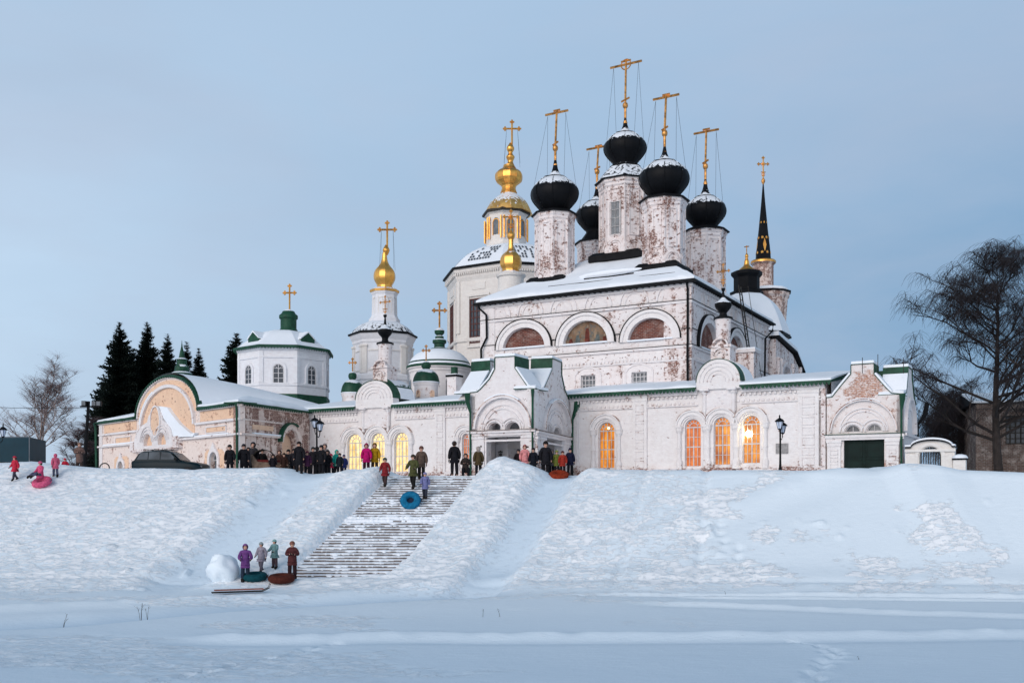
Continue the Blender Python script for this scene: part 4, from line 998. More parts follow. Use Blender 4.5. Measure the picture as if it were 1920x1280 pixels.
def lit_window(parent, fr, o, glow, surround=True, nv=4):
    s0, s1, z0, zt = o; c = (s0 + s1)/2; r = (s1 - s0)/2; zs = zt - r; t = .035; q = -.20
    w = MB()
    w.ring(fr, c, zs, r - .05, r, q, q + .06, n=14); w.box(fr, s0, s0 + .05, z0, zs, q, q + .06); w.box(fr, s1 - .05, s1, z0, zs, q, q + .06)
    for i in range(1, nv): a = s0 + (s1 - s0)*i/nv; tt = t*1.7 if i*2 == nv else t*.75; w.box(fr, a - tt/2, a + tt/2, z0, zs, q, q + .05)
    H = zs - z0
    for f, tt in ((0, t*1.6), (.25, t*.8), (.5, t*1.8), (.75, t*.8), (1.0, t*1.8)): w.box(fr, s0, s1, z0 + H*f - tt/2, z0 + H*f + tt/2, q, q + .055)
    w.ring(fr, c, zs, r*.48, r*.48 + t, q, q + .045, n=10)
    for ang in (30, 60, 90, 120, 150):
        A = R(ang); dx, dz = math.cos(A), math.sin(A); p0 = (c + dx*r*.5, zs + dz*r*.5); p1 = (c + dx*r, zs + dz*r); nx_, nz = -dz*t*.5, dx*t*.5
        w.prism(fr, [(p0[0] - nx_, p0[1] - nz), (p1[0] - nx_, p1[1] - nz), (p1[0] + nx_, p1[1] + nz), (p0[0] + nx_, p0[1] + nz)], q, q + .04)
    wo = w.build('arched_window', 'frame', parent)
    MB().prism(fr, arch(s0 - .02, s1 + .02, z0 - .02, zt + .02), q - .08, q - .03).build('lit_glass', glow, wo)
    return wo
glows = ['glowO2', 'glowO', 'glowO2', 'glowO2', 'glowY', 'glowY', 'glowY', 'glowO']
for i, (o, gl) in enumerate(zip(ops, glows)):
    w = lit_window(gal, FG, o, gl)
    c = (o[0] + o[1])/2; r = (o[1] - o[0])/2; zs = o[3] - r
    s = MB(); s.ring(FG, c, zs, r + .10, r + .20, -.02, .08, n=18); s.ring(FG, c, zs, r + .20, r + .40, -.02, .17, n=18); s.ring(FG, c, zs, r + .40, r + .48, -.02, .24, n=18)
    # half-round colonnettes with capital and vase-shaped foot
    for sg in (-1, 1):
        x = c + sg*(r + .30); P_ = FG.P(x, 0, .06)
        s.lathe((P_[0], P_[1]), [(.20, 1.5), (.20, 1.62), (.17, 1.66), (.20, 1.85), (.15, 2.02), (.11, 2.1), (.12, 2.6), (.15, 2.68), (.12, 2.76), (.11, zs - .42), (.13, zs - .3), (.20, zs - .2), (.21, zs - .02), (.24, zs - .01), (.24, zs + .07)], 10)
    s.build('window_surround', 'white', gal, smooth=30)
    s = MB(); s.ring(FG, c, zs, r + .482, r + .505, .0, .25, 22, 86, n=10); s.ring(FG, c, zs, r + .482, r + .50, .0, .245, 118, 150, n=6); s.build('rusted_drip', 'sidebrick', gal)
# bright lamp behind the last orange window
o = ops[3]; P_ = FG.P(o[0] + (o[1]-o[0])*.68, o[3] - 1.0, -.16)
MB().ball(P_, .17, 12, 8).build('bright_lamp', 'bulb', gal, smooth=60)
P_ = FG.P(ops[0][0] + .45, ops[0][3] - .35, -.18); M['bulb2'] = emit('small_bulb', (1, .8, .3), (1, .85, .4), 5, 5, 1, False)
MB().ball(P_, .07, 8, 6).build('hanging_lamp', 'bulb2', gal)
# roof: lean-to with snow, green edge and toothed valance
def lean_roof(a, b, nm='roof'):
    m = MB(); Z = GT + .03
    m.prism(Fr(W(a, 0)[:2], BD), [(-.48, Z), (6.3, Z + 1.1), (6.3, Z + 1.02), (-.48, Z - .08)], 0, 0) if False else None
    v = [W(a, -.5, Z), W(b, -.5, Z), W(b, 6.4, Z + 1.1), W(a, 6.4, Z + 1.1)]
    m.add([(p[0], p[1], p[2] - .10) for p in v] + v, [(0,1,2,3), (4,5,6,7), (0,1,5,4), (1,2,6,5), (2,3,7,6), (3,0,4,7)])
    r = m.build(nm, 'green', gal)
    t = MB(); f = FG.shift(.5); k = a
    while k < b - .1: t.prism(f, [(k, Z - .09), (k + .21, Z - .09), (k + .17, Z - .2), (k + .105, Z - .27), (k + .04, Z - .2)], -.03, -.005); k += .215
    t.build('toothed_valance', 'green', r)
    N = int((b - a)/.2); vs = []; fs = []
    for i in range(N + 1):
        A = a + (b - a)*i/N; h = .10 + .10*vnoise(np.array([A*.9]), np.array([a]), 33)[0]; e = .03*vnoise(np.array([A*2.3]), np.array([a]), 34)[0]
        vs += [W(A, -.47 + e, Z + .005), W(A, -.46 + e, Z + h*.6), W(A, -.36 + e, Z + h), W(A, 1.2, Z + h + .27), W(A, 6.3, Z + h + 1.1)]
    for i in range(N):
        for j in range(4): q = i*5 + j; fs.append((q, q+5, q+6, q+1))
    fs += [(0,1,2,3,4), tuple(N*5 + j for j in (4,3,2,1,0))]
    MB().add(vs, fs).build('snow_on_roof', 'roofsnow', r, smooth=45, recalc=False)
lean_roof(-.45, gabs[0][0]); lean_roof(gabs[0][1], FG.s(1068) + 1.2); lean_roof(FG.s(880), gabs[1][0]); lean_roof(gabs[1][1], SL)
m = MB(); m.add([W(-.3, .3, GT), W(SL, .3, GT), W(SL, 6.2, GT + .9), W(-.3, 6.2, GT + .9), W(-.3, .3, 3), W(SL, .3, 3), W(SL, 6.2, 3), W(-.3, 6.2, 3)], [(0,1,2,3),(4,7,6,5),(2,6,7,3),(0,3,7,4),(1,5,6,2)]); m.build('loft', 'trim', gal)
# shaped gables with brick turrets and black onions
def kok(px0, px1, pyt, pys, tpx, dr, yb0, yb1, yo, Ro, ytip, yc0, yc1, wc, pdx):
    a, b = sorted((FG.s(px0), FG.s(px1))); c = (a + b)/2; r = (b - a)/2
    zt = FG.q((px0 + px1)/2, pyt)[1]; zs = FG.q((px0 + px1)/2, pys)[1]; kk = (zt - zs)/r
    m = MB(); m.prism(FG, [(a, GT - .1)] + [(b, GT - .1)] + [(c + r*math.cos(math.pi*i/22), zs + (zt - zs)*math.sin(math.pi*i/22)) for i in range(23)], -.35, .30)
    g_ = m.build('round_gable', 'white', gal, smooth=25)
    m = MB()
    for f in (.88, .70, .52, .36): m.ring(FG, c, zs, r*f - .05, r*f, .29, .35, n=20, k=kk)
    # hanging medallion panel below
    m.box(FG, c - r*.62, c + r*.62, GT - 1.45, GT - .1, .02, .15)
    for sg in (-1, 1):
        P_ = FG.P(c + sg*r*.66, 0, .12); m.lathe((P_[0], P_[1]), [(.05, GT - 1.75), (.13, GT - 1.62), (.08, GT - 1.45), (.13, GT - 1.3), (.13, GT - .4), (.2, GT - .3), (.2, GT - .1)], 8)
        m.box(FG, c + sg*r*.62 - .25, c + sg*r*.62 + .25, GT - .18, GT - .05, 0, .42)
    rs = random.Random(int(px0))
    for k in range(7): m.ball(FG.P(c + rs.uniform(-.3, .3)*r, GT - 1.15 + k*.15, .13), rs.uniform(.07, .13), 8, 5, (1.3, .5, .8))
    m.build('gable_carving', 'trim', g_)
    m = MB(); m.ring(FG, c, zs, r, r + .035, -.9, .34, n=24, k=kk); m.build('gable_flashing', 'green', g_)
    m = MB(); m.ring(FG, c, zs, r*.2, r*.985, -2.2, -.36, n=24, k=kk); m.build('gable_roof', 'greens', g_)
    m = MB(); m.ring(FG, c, zs, r*.9, r + .06, -2.1, -.5, n=24, k=kk); m.build('gable_snow', 'roofsnow', g_)
    # turret
    Y = 52 + .497*FG.s(tpx) + 1.3*.868; t = Tw(tpx, Y); tc = t.c
    m = MB(); m.cube((*tc, (t.z(yb0) + t.z(yb0 + 42))/2), (t.r(dr*2.55), t.r(dr*2.4), t.z(yb0) - t.z(yb0 + 42)), rz)
    m.cube((*tc, t.z(yb0)), (t.r(dr*2.9), t.r(dr*2.8), .14), rz)
    fr = Fr((tc[0] - .868*0 - .497*t.r(dr*1.2), tc[1] - .868*t.r(dr*1.2)), AD)
    m.ring(fr, 0, t.z(yb0 + 16), t.r(dr*.75), t.r(dr*.95), 0, .1, n=12); m.ring(fr, 0, t.z(yb0 + 16), t.r(dr*.35), t.r(dr*.5), 0, .08, n=12)
    m.ring(fr, 0, t.z(yb0), t.r(dr*.9), t.r(dr*1.1), -.2, .08, n=12)
    ped = m.build('turret_pedestal', 'bare', gal)
    m = MB(); m.lathe(tc, [(t.r(dr*1.1), t.z(yb0)), (t.r(dr*1.1), t.z(yb0) + .15), (t.r(dr*.92), t.z(yb0) + .25), (t.r(dr), t.z(yb1) - .2), (t.r(dr*1.12), t.z(yb1))], 12); d = m.build('turret_drum', 'bare', ped, smooth=30)
    m = MB(); m.lathe(tc, [(t.r(dr*1.25), t.z(yb1) - .03), (t.r(dr*1.25), t.z(yb1) + .07), (t.r(dr*.8), t.z(yb1) + .14)], 12); m.build('turret_eave', 'black', ped)
    Rr = t.r(Ro); zm = t.z(yo)
    P_ = [(Rr*.55, t.z(yb1) + .1), (Rr*.42, t.z(yb1) + .3)] + [(rr*Rr, zm + zz*Rr) for rr, zz in ((.5, -.72), (.75, -.45), (.95, -.15), (1.0, .12), (.92, .32), (.62, .52), (.36, .75), (.2, 1.0), (.14, 1.5))] + [(Rr*.10, t.z(ytip) - .2), (Rr*.22, t.z(ytip) - .12), (Rr*.22, t.z(ytip)), (.02, t.z(ytip) + .06)]
    dm = MB().lathe(tc, ridge_profile(P_, 3), 14).build('black_onion', 'blacks', ped, smooth=40)
    cross(AD, tc, t.z(yc0), t.z(yc1), t.r(wc), 'ornate', .035).build('cross', 'iron' if False else 'oldgold', ped)
kok(1391, 1309, 674, 716, 1356, 14.5, 651, 598, 573, 16, 540, 540, 496, 21, 0)
kok(742, 672, 714, 748, 722, 13, 690, 645, 622, 14, 590, 592, 556, 21, 0)
# down pipes
def pipe(fr, pts, r=.075, mat='green', parent=gal, n=7):
    return MB().tube([fr.P(*p) for p in pts], r, n).build('downpipe', mat, parent)
a = FG.s(577)
pipe(FG, [(a + 1.15, GT + .0, .55), (a + .75, GT - .45, .55), (a + .2, GT - .75, .40), (a, GT - 1.2, .30), (a, 1.2, .22)], .11)
a = FG.s(1071)
# plaques on the wall
a, b = sorted((FG.s(816), FG.s(829)))
pl = MB().box(FG, a, b, FG.q(822, 879)[1], FG.q(822, 865)[1], .0, .05).build('wall_plaque', 'plaque', None, loc=FG.P(a, 1.6)); tag(pl, 'small brown information plaque low on the white wall beside the lit windows', 'plaque')
a, b = sorted((FG.s(1455), FG.s(1478)))
pg = thing('wall_plaque', 'grey inscribed plaque on the white wall behind the right lamp post', 'plaque', FG.P((a+b)/2, FG.q(1466, 841)[1], .06))
MB().box(FG, a, b, FG.q(1466, 850)[1], FG.q(1466, 831)[1], .0, .06).build('plate', 'plaqueg', pg)

# ================================================================== ENTRANCE PORCH
P0 = at(1003, 52.4); FP = Fr(P0, AD); FQ = Fr(P0, (.32, 1.0)); FQ.n = (FQ.d[1], -FQ.d[0])
po = thing('entrance_porch', 'white gabled entrance porch with open doorways and green metal parapets', 'porch', (P0[0] - 1, P0[1] + 2, TERR))
I = lambda x, y: (860 + x/5.12, 650 + y/5.12)
pw = FP.s(882); qd = FQ.s(1068)
fq = lambda fr, pts: [fr.q(*I(*p)) for p in pts]
go = fq(FP, [(742, 405), (690, 402), (660, 380), (540, 205), (540, 92), (352, 104), (352, 212), (300, 310), (215, 405), (180, 435), (128, 442)])
go[0] = (0, go[0][1]); go[-1] = (pw, go[-1][1])
gableF = [(pw, .5), (0, .5)] + go
dl = mid(FP, *[I(600, 0)[0], I(272, 0)[0]], 900, I(0, 862)[1]); dl = (dl[0], dl[1], 1.0, dl[3])
def lx(fr, x0, x1, yb, yt): return mid(fr, I(x0, 0)[0], I(x1, 0)[0], I(0, yb)[1], I(0, yt)[1])
l1 = lx(FP, 410, 284, 797, 728); l2 = lx(FP, 585, 452, 790, 721)
mb = MB(); mb.wall(FP, gableF, [[(dl[0], .52), (dl[1], .52), (dl[1], dl[3]), (dl[0], dl[3])], lune(*l1), lune(*l2)], .42, back=True); mb.build('front_gable', 'trim', po)
gs = fq(FQ, [(745, 405), (800, 425), (835, 350), (890, 222), (893, 112), (985, 152), (985, 275), (1015, 420), (1045, 520)])
gs[0] = (0, gs[0][1]); zr_ = gs[-1][1]; gs[-1] = (qd, zr_)
dq = mid(FQ, I(822, 0)[0], I(985, 0)[0], 900, I(0, 885)[1]); dq = (dq[0], dq[1], .9, dq[3])
m1 = lx(FQ, 826, 884, 815, 748); m2 = lx(FQ, 906, 970, 842, 776)
mb = MB(); mb.wall(FQ, [(0, .5), (qd, .5)] + gs[::-1], [[(dq[0], .52), (dq[1], .52), (dq[1], dq[3]), (dq[0], dq[3])], lune(*m1), lune(*m2)], .42, back=True); mb.build('side_gable', 'worn', po)
# far walls, ceiling, floor
PL = Fr(FP.P(pw, 0)[:2], BD)
mb = MB(); zl = go[-1][1]; mb.box(PL, 0, 6.5, .5, zl - .2, -.1, .3); mb.build('left_wall', 'trim', po)
def poly(o, z): return [(FP.P(o, z, -o)) for o in (0,)]
c0 = Vector(FP.P(.2, 0, -.2)); c1 = Vector(FP.P(pw - .2, 0, -.2)); c2 = Vector(PL.P(6.8, 0, 0)); c3 = Vector(FQ.P(qd, 0, -.2))
def slab(z, th, mat, nm):
    v = [(p[0], p[1], z) for p in (c0, c1, c2, c3)]; v2 = [(p[0], p[1], z + th) for p in (c0, c1, c2, c3)]
    return MB().add(v + v2, [(0,1,2,3), (4,5,6,7), (0,1,5,4), (1,2,6,5), (2,3,7,6), (3,0,4,7)]).build(nm, mat, po)
slab(1.0, .07, 'floor', 'floor'); slab(max(dl[3], dq[3]) + 1.15, .1, 'inner', 'ceiling')
slab(go[-1][1] - .1, .15, 'roofsnow', 'flat_roof_snow')
# inner wall with panelled door leaf
FI = FG.shift(.02)
a, b = sorted((FG.s(I(325, 0)[0]), FG.s(I(470, 0)[0])))
FD = FP.shift(-2.2); a, b = sorted((FD.s(I(335, 0)[0]), FD.s(I(470, 0)[0]))); zt_ = FD.q(I(400, 0)[0], I(0, 935)[1])[1]
dr_ = MB().box(FD, a, b, 1.08, zt_, -.08, 0).build('door_leaf', 'pure', po)
m = MB(); c = (a + b)/2
m.tube([FD.P(c, 1.5, .02), FD.P(c, zt_ - .35, .02)], .02, 4)
for z in (1.9, 2.25, zt_ - .5): m.tube([FD.P(c + .1*math.cos(k*math.pi/6), z + .12*math.sin(k*math.pi/6), .02) for k in range(13)], .018, 4)
m.tube([FD.P(c - .16, zt_ - .42, .02), FD.P(c + .16, zt_ - .42, .02)], .02, 4)
m.build('iron_ornament', 'iron', dr_)
MB().box(FD, b, pw - .3, 1.05, dl[3] + 1.1, -.3, .05).build('inner_wall', 'inner', po)
MB().box(FD, .8, a - .0, dl[3] - .55, dl[3] + 1.1, -.3, .0).build('inner_lintel', 'inner', po)
# mouldings on both faces
def porch_face(fr, L, al, dd, la, lb, zc, flip=1):
    m = MB(); a, b, zb, zt = al; c = (a + b)/2; r = (b - a)/2; kk = (zt - zb)/r
    m.ring(fr, c, zb, r - .16, r, 0, .20, n=24, k=kk); m.ring(fr, c, zb, r*.70, r*.73, 0, .05, n=22, k=kk); m.ring(fr, c, zb, r*.58, r*.61, 0, .06, n=22, k=kk)
    for l in (la, lb):
        cc = (l[0] + l[1])/2; rr = (l[1] - l[0])/2; k2 = (l[3] - l[2])/rr
        m.ring(fr, cc, l[2], rr + .06, rr + .14, 0, .07, n=14, k=k2); m.ring(fr, cc, l[2], rr + .22, rr + .28, 0, .09, n=14, k=k2)
    m.box(fr, -.12, L + .08, zc - .14, zc - .02, 0, .24); m.box(fr, -.08, L + .05, zc - .28, zc - .14, 0, .15); m.box(fr, -.05, L + .03, zc - .6, zc - .5, 0, .08)
    # piers beside the doorway
    for (x0, x1) in ((.02, dd[0] - .12), (dd[1] + .12, L - .02)):
        if x1 - x0 < .25: continue
        m.box(fr, x0, x1, .5, zc - .3, 0, .12); m.box(fr, x0 - .03, x1 + .03, zc - .45, zc - .3, 0, .18); m.box(fr, x0 - .03, x1 + .03, zc - 1.15, zc - 1.05, 0, .16)
        m.box(fr, x0 + .1, x1 - .1, zc - 1.65, zc - 1.25, .12, .15)
    m.box(fr, dd[0] - .1, dd[0], .5, dd[3] + .1, 0, .07); m.box(fr, dd[1], dd[1] + .1, .5, dd[3] + .1, 0, .07); m.box(fr, dd[0] - .1, dd[1] + .1, dd[3], dd[3] + .1, 0, .07)
    m.build('mouldings', 'trim', po)
    s = MB(); s.ring(fr, c, zb, r + .0, r + .07, .01, .22, 55, 125, n=16, k=kk); s.build('snow_on_arch', 'roofsnow', po)
    s = MB(); s.ring(fr, c, zb, r - .04, r + .012, .19, .215, 3, 177, n=26, k=kk); s.build('rusted_edge', 'sidebrick', po)
    m = MB(); m.box(fr, -.16, L + .1, zc - .02, zc + .02, 0, .28); m.build('ledge_flashing', 'oldbrick', po)
porch_face(FP, pw, lx(FP, 710, 150, 782, 465), dl, l1, l2, FP.q(*I(430, 800))[1])
porch_face(FQ, qd, lx(FQ, 805, 1062, 838, 512), dq, m1, m2, FQ.q(*I(900, 838))[1])
m = MB()
for i, (x, z) in enumerate(((.35, 2.6), (.3, 2.0), (dl[1] + .3, 2.7))): m.ball(FP.P(x, z, .14), .05, 6, 4)
m.build('iron_boss', 'iron', po)
def gable_cap(fr, pts, depth, parent, hi=None, snow=True):
    """green flashing along a gable's top edge, steep faces of the parapet in green metal, snow on the slopes"""
    g_ = MB(); s_ = MB(); z_hi = max(p[1] for p in pts)
    for i in range(len(pts) - 1):
        (a, z), (b, w) = pts[i], pts[i+1]; L = math.hypot(b - a, w - z)
        if L < .02: continue
        nx_, nz = -(w - z)/L, (b - a)/L
        if nz < 0: nx_, nz = -nx_, -nz
        if abs(nz) < .02: nx_ = 1 if (a + b)/2 > sum(p[0] for p in pts)/len(pts) else -1
        e = .035
        quad = lambda t0, t1: [(a + nx_*t0, z + nz*t0), (b + nx_*t0, w + nz*t0), (b + nx_*t1, w + nz*t1), (a + nx_*t1, z + nz*t1)]
        g_.prism(fr, quad(0, e), -depth, .06)
        slope = abs(w - z)/max(abs(b - a), 1e-6)
        if snow and slope < 4: s_.prism(fr, quad(e, e + (.10 if slope > .3 else .14)), -depth + .03, .04)
    g = g_.build('parapet_flashing', 'green', parent)
    if s_.v: s_.build('parapet_snow', 'roofsnow', g)
    return g
def topbox(fr, pts, depth, parent):
    pts = [(max(a, .46), z) for a, z in pts]
    """solid body of the parapet behind the gable face"""
    m = MB(); m.prism(fr, pts, -depth + .01, -.40); return m.build('parapet_back', 'green', parent)
gable_cap(FP, go, 1.5, po); gable_cap(FQ, gs, 1.2, po)
topbox(FP, go + [(pw, go[-1][1] - .5), (0, go[0][1] - .5)], 1.5, po)
topbox(FQ, gs + [(qd, gs[-1][1] - .5), (0, gs[0][1] - .5)], 1.2, po)
# third parapet, over the left wall
pz = FP.q(*I(290, 142))[1]; 
cL = PL.P(2.6, 0, -.2); 
m = MB(); gl = [(.3, zl - .3), (5, zl - .3), (4.6, zl), (3.4, zl + 1.35), (3.4, pz + .35), (2.0, pz + .35), (2.0, zl + 1.35), (.7, zl)]
FL2 = Fr(PL.P(0, 0, 0)[:2], BD)
m.prism(FL2, gl, -1.0, 0); m.build('left_gable', 'trim', po)
gable_cap(FL2, [(5, zl), (4.6, zl + .05), (3.4, zl + 1.35), (3.4, pz + .35), (2.0, pz + .35), (2.0, zl + 1.35), (.7, zl + .05), (.2, zl)], 1.2, po)
pipe(FP, [(.06, go[0][1] - .02, .16), (.06, go[0][1] - .5, .16), (.06, .9, .16)], [.10, .06, .055], parent=po)
pipe(FP, [(pw - .0, zl - .05, .3), (pw - .0, zl - .5, .3), (pw - .12, zl - 1.1, .2), (pw - .12, .9, .2)], [.17, .13, .06, .06], parent=po)
pipe(FQ, [(qd - .1, zr_ - .0, .5), (qd - .1, zr_ - .5, .45), (qd - .2, zr_ - 1.1, .22), (qd - .2, .9, .2)], [.22, .2, .075, .07], parent=po)

# ================================================================== GATEHOUSE on the right
G0 = at(1693, 50.0); FH = Fr(G0, AD); FHs = Fr(G0, BD); FHs.n = (BD[1], -BD[0])
gh = thing('gabled_gatehouse', 'white gabled gatehouse with closed dark green double door and half round windows', 'gatehouse', (G0[0] - 2, G0[1] + 2, TERR))
J = lambda x, y: (1530 + x/5.818, 670 + y/5.818)
hw_ = FH.s(J(118, 0)[0]); hd = 4.3
hj = lambda pts: [FH.q(*J(*p)) for p in pts]
ho = hj([(942, 402), (822, 392), (760, 330), (630, 182), (630, 66), (385, 82), (385, 180), (300, 280), (215, 385), (180, 432), (118, 440)])
ho[0] = (0, ho[0][1]); ho[-1] = (hw_, ho[-1][1])
def mj(fr, x0, x1, yb, yt): return mid(fr, J(x0, 0)[0], J(x1, 0)[0], J(0, yb)[1], J(0, yt)[1])
hd1 = mj(FH, 745, 303, 1240, 892); h1 = mj(FH, 482, 318, 812, 740); h2 = mj(FH, 716, 556, 802, 728)
hd1 = (hd1[0], hd1[1], .6, hd1[3])
mb = MB(); mb.wall(FH, [(hw_, .5), (0, .5)] + ho, [[(hd1[0], .52), (hd1[1], .52), (hd1[1], hd1[3]), (hd1[0], hd1[3])], lune(*h1), lune(*h2)], .3); 
ghc = Vector(FH.P(*FH.q(*J(525, 300)))) - Vector(gh.location); ghd = Vector(FH.P(*FH.q(*J(860, 600)))) - Vector(gh.location)
M['ghwall'] = plaster('gatehouse_plaster', base=(.80,.755,.74), peel=.45, speck=.35, grime=.35, brick=((.52,.27,.18),(.36,.16,.11),(.60,.52,.47)), focus=(((ghc.x, ghc.y, ghc.z + .2), 1.1, .21), ((ghc.x - .5, ghc.y, ghc.z - .35), .85, .15), ((ghc.x + .5, ghc.y, ghc.z - .35), .85, .15), ((ghd.x, ghd.y, ghd.z), .7, .12)))
mb.build('front_gable', 'ghwall', gh)
m = MB(); m.box(Fr(FH.P(hw_, 0)[:2], AD), 0, FH.s(1548) - hw_, .5, ho[-1][1] - .1, -.6, -.25); m.build('side_strip', 'cream', gh)
# bare triangle of brick in the gable
fc = (ho[4][0] + ho[5][0])/2; zc_ = FH.q(*J(520, 240))[1]; zb_ = FH.q(*J(520, 430))[1]
# side gable
hs = [(0, ho[0][1]), (.9, ho[0][1] + .15), (1.45, ho[3][1] + .05), (1.5, ho[4][1] - .1), (2.9, ho[4][1] - .1), (2.95, ho[3][1]), (3.7, ho[0][1] + .1), (hd, ho[0][1] - .2)]
mb = MB(); mb.wall(FHs, [(0, .5), (hd, .5)] + hs[::-1], [], .3); mb.build('side_gable', 'white', gh)
m = MB()
c = (0 + hd)/2; zb = h1[2]; m.ring(FHs, c, zb, 1.62, 1.78, 0, .16, n=20, k=1.05); m.ring(FHs, c, zb, 1.1, 1.16, 0, .06, n=20, k=1.05)
m.box(FHs, -.1, hd + .1, zb - .25, zb - .12, 0, .2)
A_ = mj(FH, 892, 155, 806, 452); c = (A_[0] + A_[1])/2; r = (A_[1] - A_[0])/2; kk = (A_[3] - A_[2])/r
m.ring(FH, c, A_[2], r - .09, r, 0, .18, n=28, k=kk); m.ring(FH, c, A_[2], r*.60, r*.64, 0, .05, n=22, k=kk); m.ring(FH, c, A_[2], r*.70, r*.74, 0, .06, n=22, k=kk)
for l in (h1, h2):
    cc = (l[0] + l[1])/2; rr = (l[1] - l[0])/2; k2 = (l[3] - l[2])/rr; m.ring(FH, cc, l[2], rr + .05, rr + .13, 0, .07, n=14, k=k2); m.ring(FH, cc, l[2], rr + .22, rr + .29, 0, .09, n=14, k=k2)
zc_ = FH.q(*J(520, 838))[1]
m.box(FH, -.08, hw_ + .06, zc_ - .16, zc_, 0, .2); m.box(FH, -.05, hw_ + .03, zc_ - .28, zc_ - .16, 0, .13)
m.build('mouldings', 'trim', gh)
MB().ring(FH, c, A_[2], r - .035, r + .01, .17, .192, 2, 178, n=28, k=kk).build('rusted_edge', 'sidebrick', gh)
m = MB(); m.ring(FH, c, A_[2], r + .0, r + .04, .01, .2, 60, 120, n=16, k=kk); m.build('snow_on_arch', 'roofsnow', gh)
m = MB(); m.box(FH, -.12, hw_ + .1, zc_, zc_ + .035, 0, .26); m.build('ledge_flashing', 'green', gh)
for (x0, x1) in ((905, 770), (272, 130)):
    a, b = sorted((FH.s(J(x0, 0)[0]), FH.s(J(x1, 0)[0]))); panelled(gh, FH, a, b, .6, zc_ - .28, 5, .1)
for i, l in enumerate((h1, h2)):
    w = MB(); cc = (l[0] + l[1])/2
    w.ring(FH, cc, l[2], (l[1]-l[0])/2 - .05, (l[1]-l[0])/2, -.2, -.14, n=14, k=(l[3]-l[2])/((l[1]-l[0])/2)); w.box(FH, cc - .02, cc + .02, l[2], l[3], -.2, -.15); w.box(FH, l[0], l[1], l[2], l[2] + .04, -.2, -.15)
    wo = w.build('lunette_window', 'frame', gh); MB().box(FH, l[0], l[1], l[2], l[3], -.28, -.22).build('glass_pane', 'panegrey' if i else 'pane', wo)
# double door
a, b = hd1[0], hd1[1]; c = (a + b)/2
dd = MB().box(FH, a - .0, c - .008, .55, hd1[3], -.22, -.14); dd.box(FH, c + .008, b, .55, hd1[3], -.22, -.14); dd = dd.build('double_door', 'doorgreen', gh)
m = MB()
for x0, x1 in ((a, c), (c, b)):
    for z0_, z1_ in ((1.0, 1.9), (2.0, hd1[3] - .12)):
        for e in (.08,):
            m.box(FH, x0 + e, x1 - e, z1_ - .05, z1_, -.14, -.10); m.box(FH, x0 + e, x1 - e, z0_, z0_ + .05, -.14, -.10); m.box(FH, x0 + e, x0 + e + .05, z0_, z1_, -.14, -.10); m.box(FH, x1 - e - .05, x1 - e, z0_, z1_, -.14, -.10)
m.box(FH, c - .03, c + .03, .6, hd1[3], -.13, -.09); m.build('door_panels', 'doorgreen', dd)
gable_cap(FH, ho, 1.3, gh); topbox(FH, ho + [(hw_, ho[-1][1] - .5), (0, ho[0][1] - .5)], 1.3, gh)
gable_cap(FHs, hs, 1.2, gh); topbox(FHs, hs + [(hd, hs[-1][1] - .5), (0, hs[0][1] - .5)], 1.2, gh)
FHb = Fr(FH.P(0, 0, -hd)[:2], AD); m = MB(); m.prism(FHb, [(hw_, .5), (0, .5)] + ho, -.2, .1); m.prism(FHb, ho + [(hw_, ho[-1][1] - .5), (0, ho[0][1] - .5)], .1, 1.0); m.build('rear_gable', 'green', gh)
m = MB(); v = [FH.P(.1, 0, -.3), FH.P(hw_, 0, -.3), FH.P(hw_, 0, -hd), FH.P(.1, 0, -hd)]; z_ = ho[0][1] - .1
m.add([(p[0], p[1], z_) for p in v] + [(p[0], p[1], z_ + .2) for p in v], [(0,1,2,3),(4,5,6,7),(0,1,5,4),(1,2,6,5),(2,3,7,6),(3,0,4,7)]); m.build('flat_roof_snow', 'roofsnow', gh)
m = MB(); m.box(FHs.shift(0), .3, hd, .5, 2, -4.0, -3.8); m.build('rear_wall', 'trim', gh)
pipe(FH, [(-.02, ho[0][1] + .02, .3), (-.02, ho[0][1] - .25, .28), (.05, ho[0][1] - .8, .16), (.05, 1.0, .16)], [.16, .14, .06, .055], parent=gh)
pipe(FHs, [(hd + .0, hs[-1][1] + .1, .6), (hd - .0, hs[-1][1] - .5, .5), (hd - .2, hs[-1][1] - 1.1, .15), (hd - .2, 1.0, .15)], [.13, .13, .06, .055], mat='black', parent=gh)
m = MB(); 
for x in (1617, 1646, 1694): P_ = Tw(x, 50.6 if x != 1646 else 51); m.tube([(P_.c[0], P_.c[1], P_.z(700)), (P_.c[0], P_.c[1], P_.z(664 if x == 1646 else 670))], .018, 4)
m.build('lightning_rod', 'iron', gh)

# ================================================================== SMALL WALL GATE with arch
K0 = at(1790, 48.4); FK = Fr(K0, AD)
kg = thing('arched_wall_gate', 'low cream gateway with round arch and snow on its curved top beside the gatehouse', 'gate', (*K0, TERR))
KL = FK.s(1697); c = FK.s(1744); r = (FK.s(1724) - FK.s(1765))/2
zs = FK.q(1745, 862)[1]; ztp = FK.q(1745, 826)[1]; zsh = FK.q(1790, 838)[1]
top = [(0, zsh)]; n = 16
R2 = (FK.s(1708) - FK.s(1785))/2; c2_ = (FK.s(1708) + FK.s(1785))/2
top += [(c2_ - R2*math.cos(math.pi*i/n), zsh + (ztp - zsh)*math.sin(math.pi*i/n)) for i in range(n + 1)] + [(KL, zsh)]
mb = MB(); mb.wall(FK, [(KL, .4), (0, .4)] + top, [arch(c - r, c + r, .42, FK.q(1745, 837)[1], 16)], .5, back=True); mb.build('gate_wall', 'cream', kg)
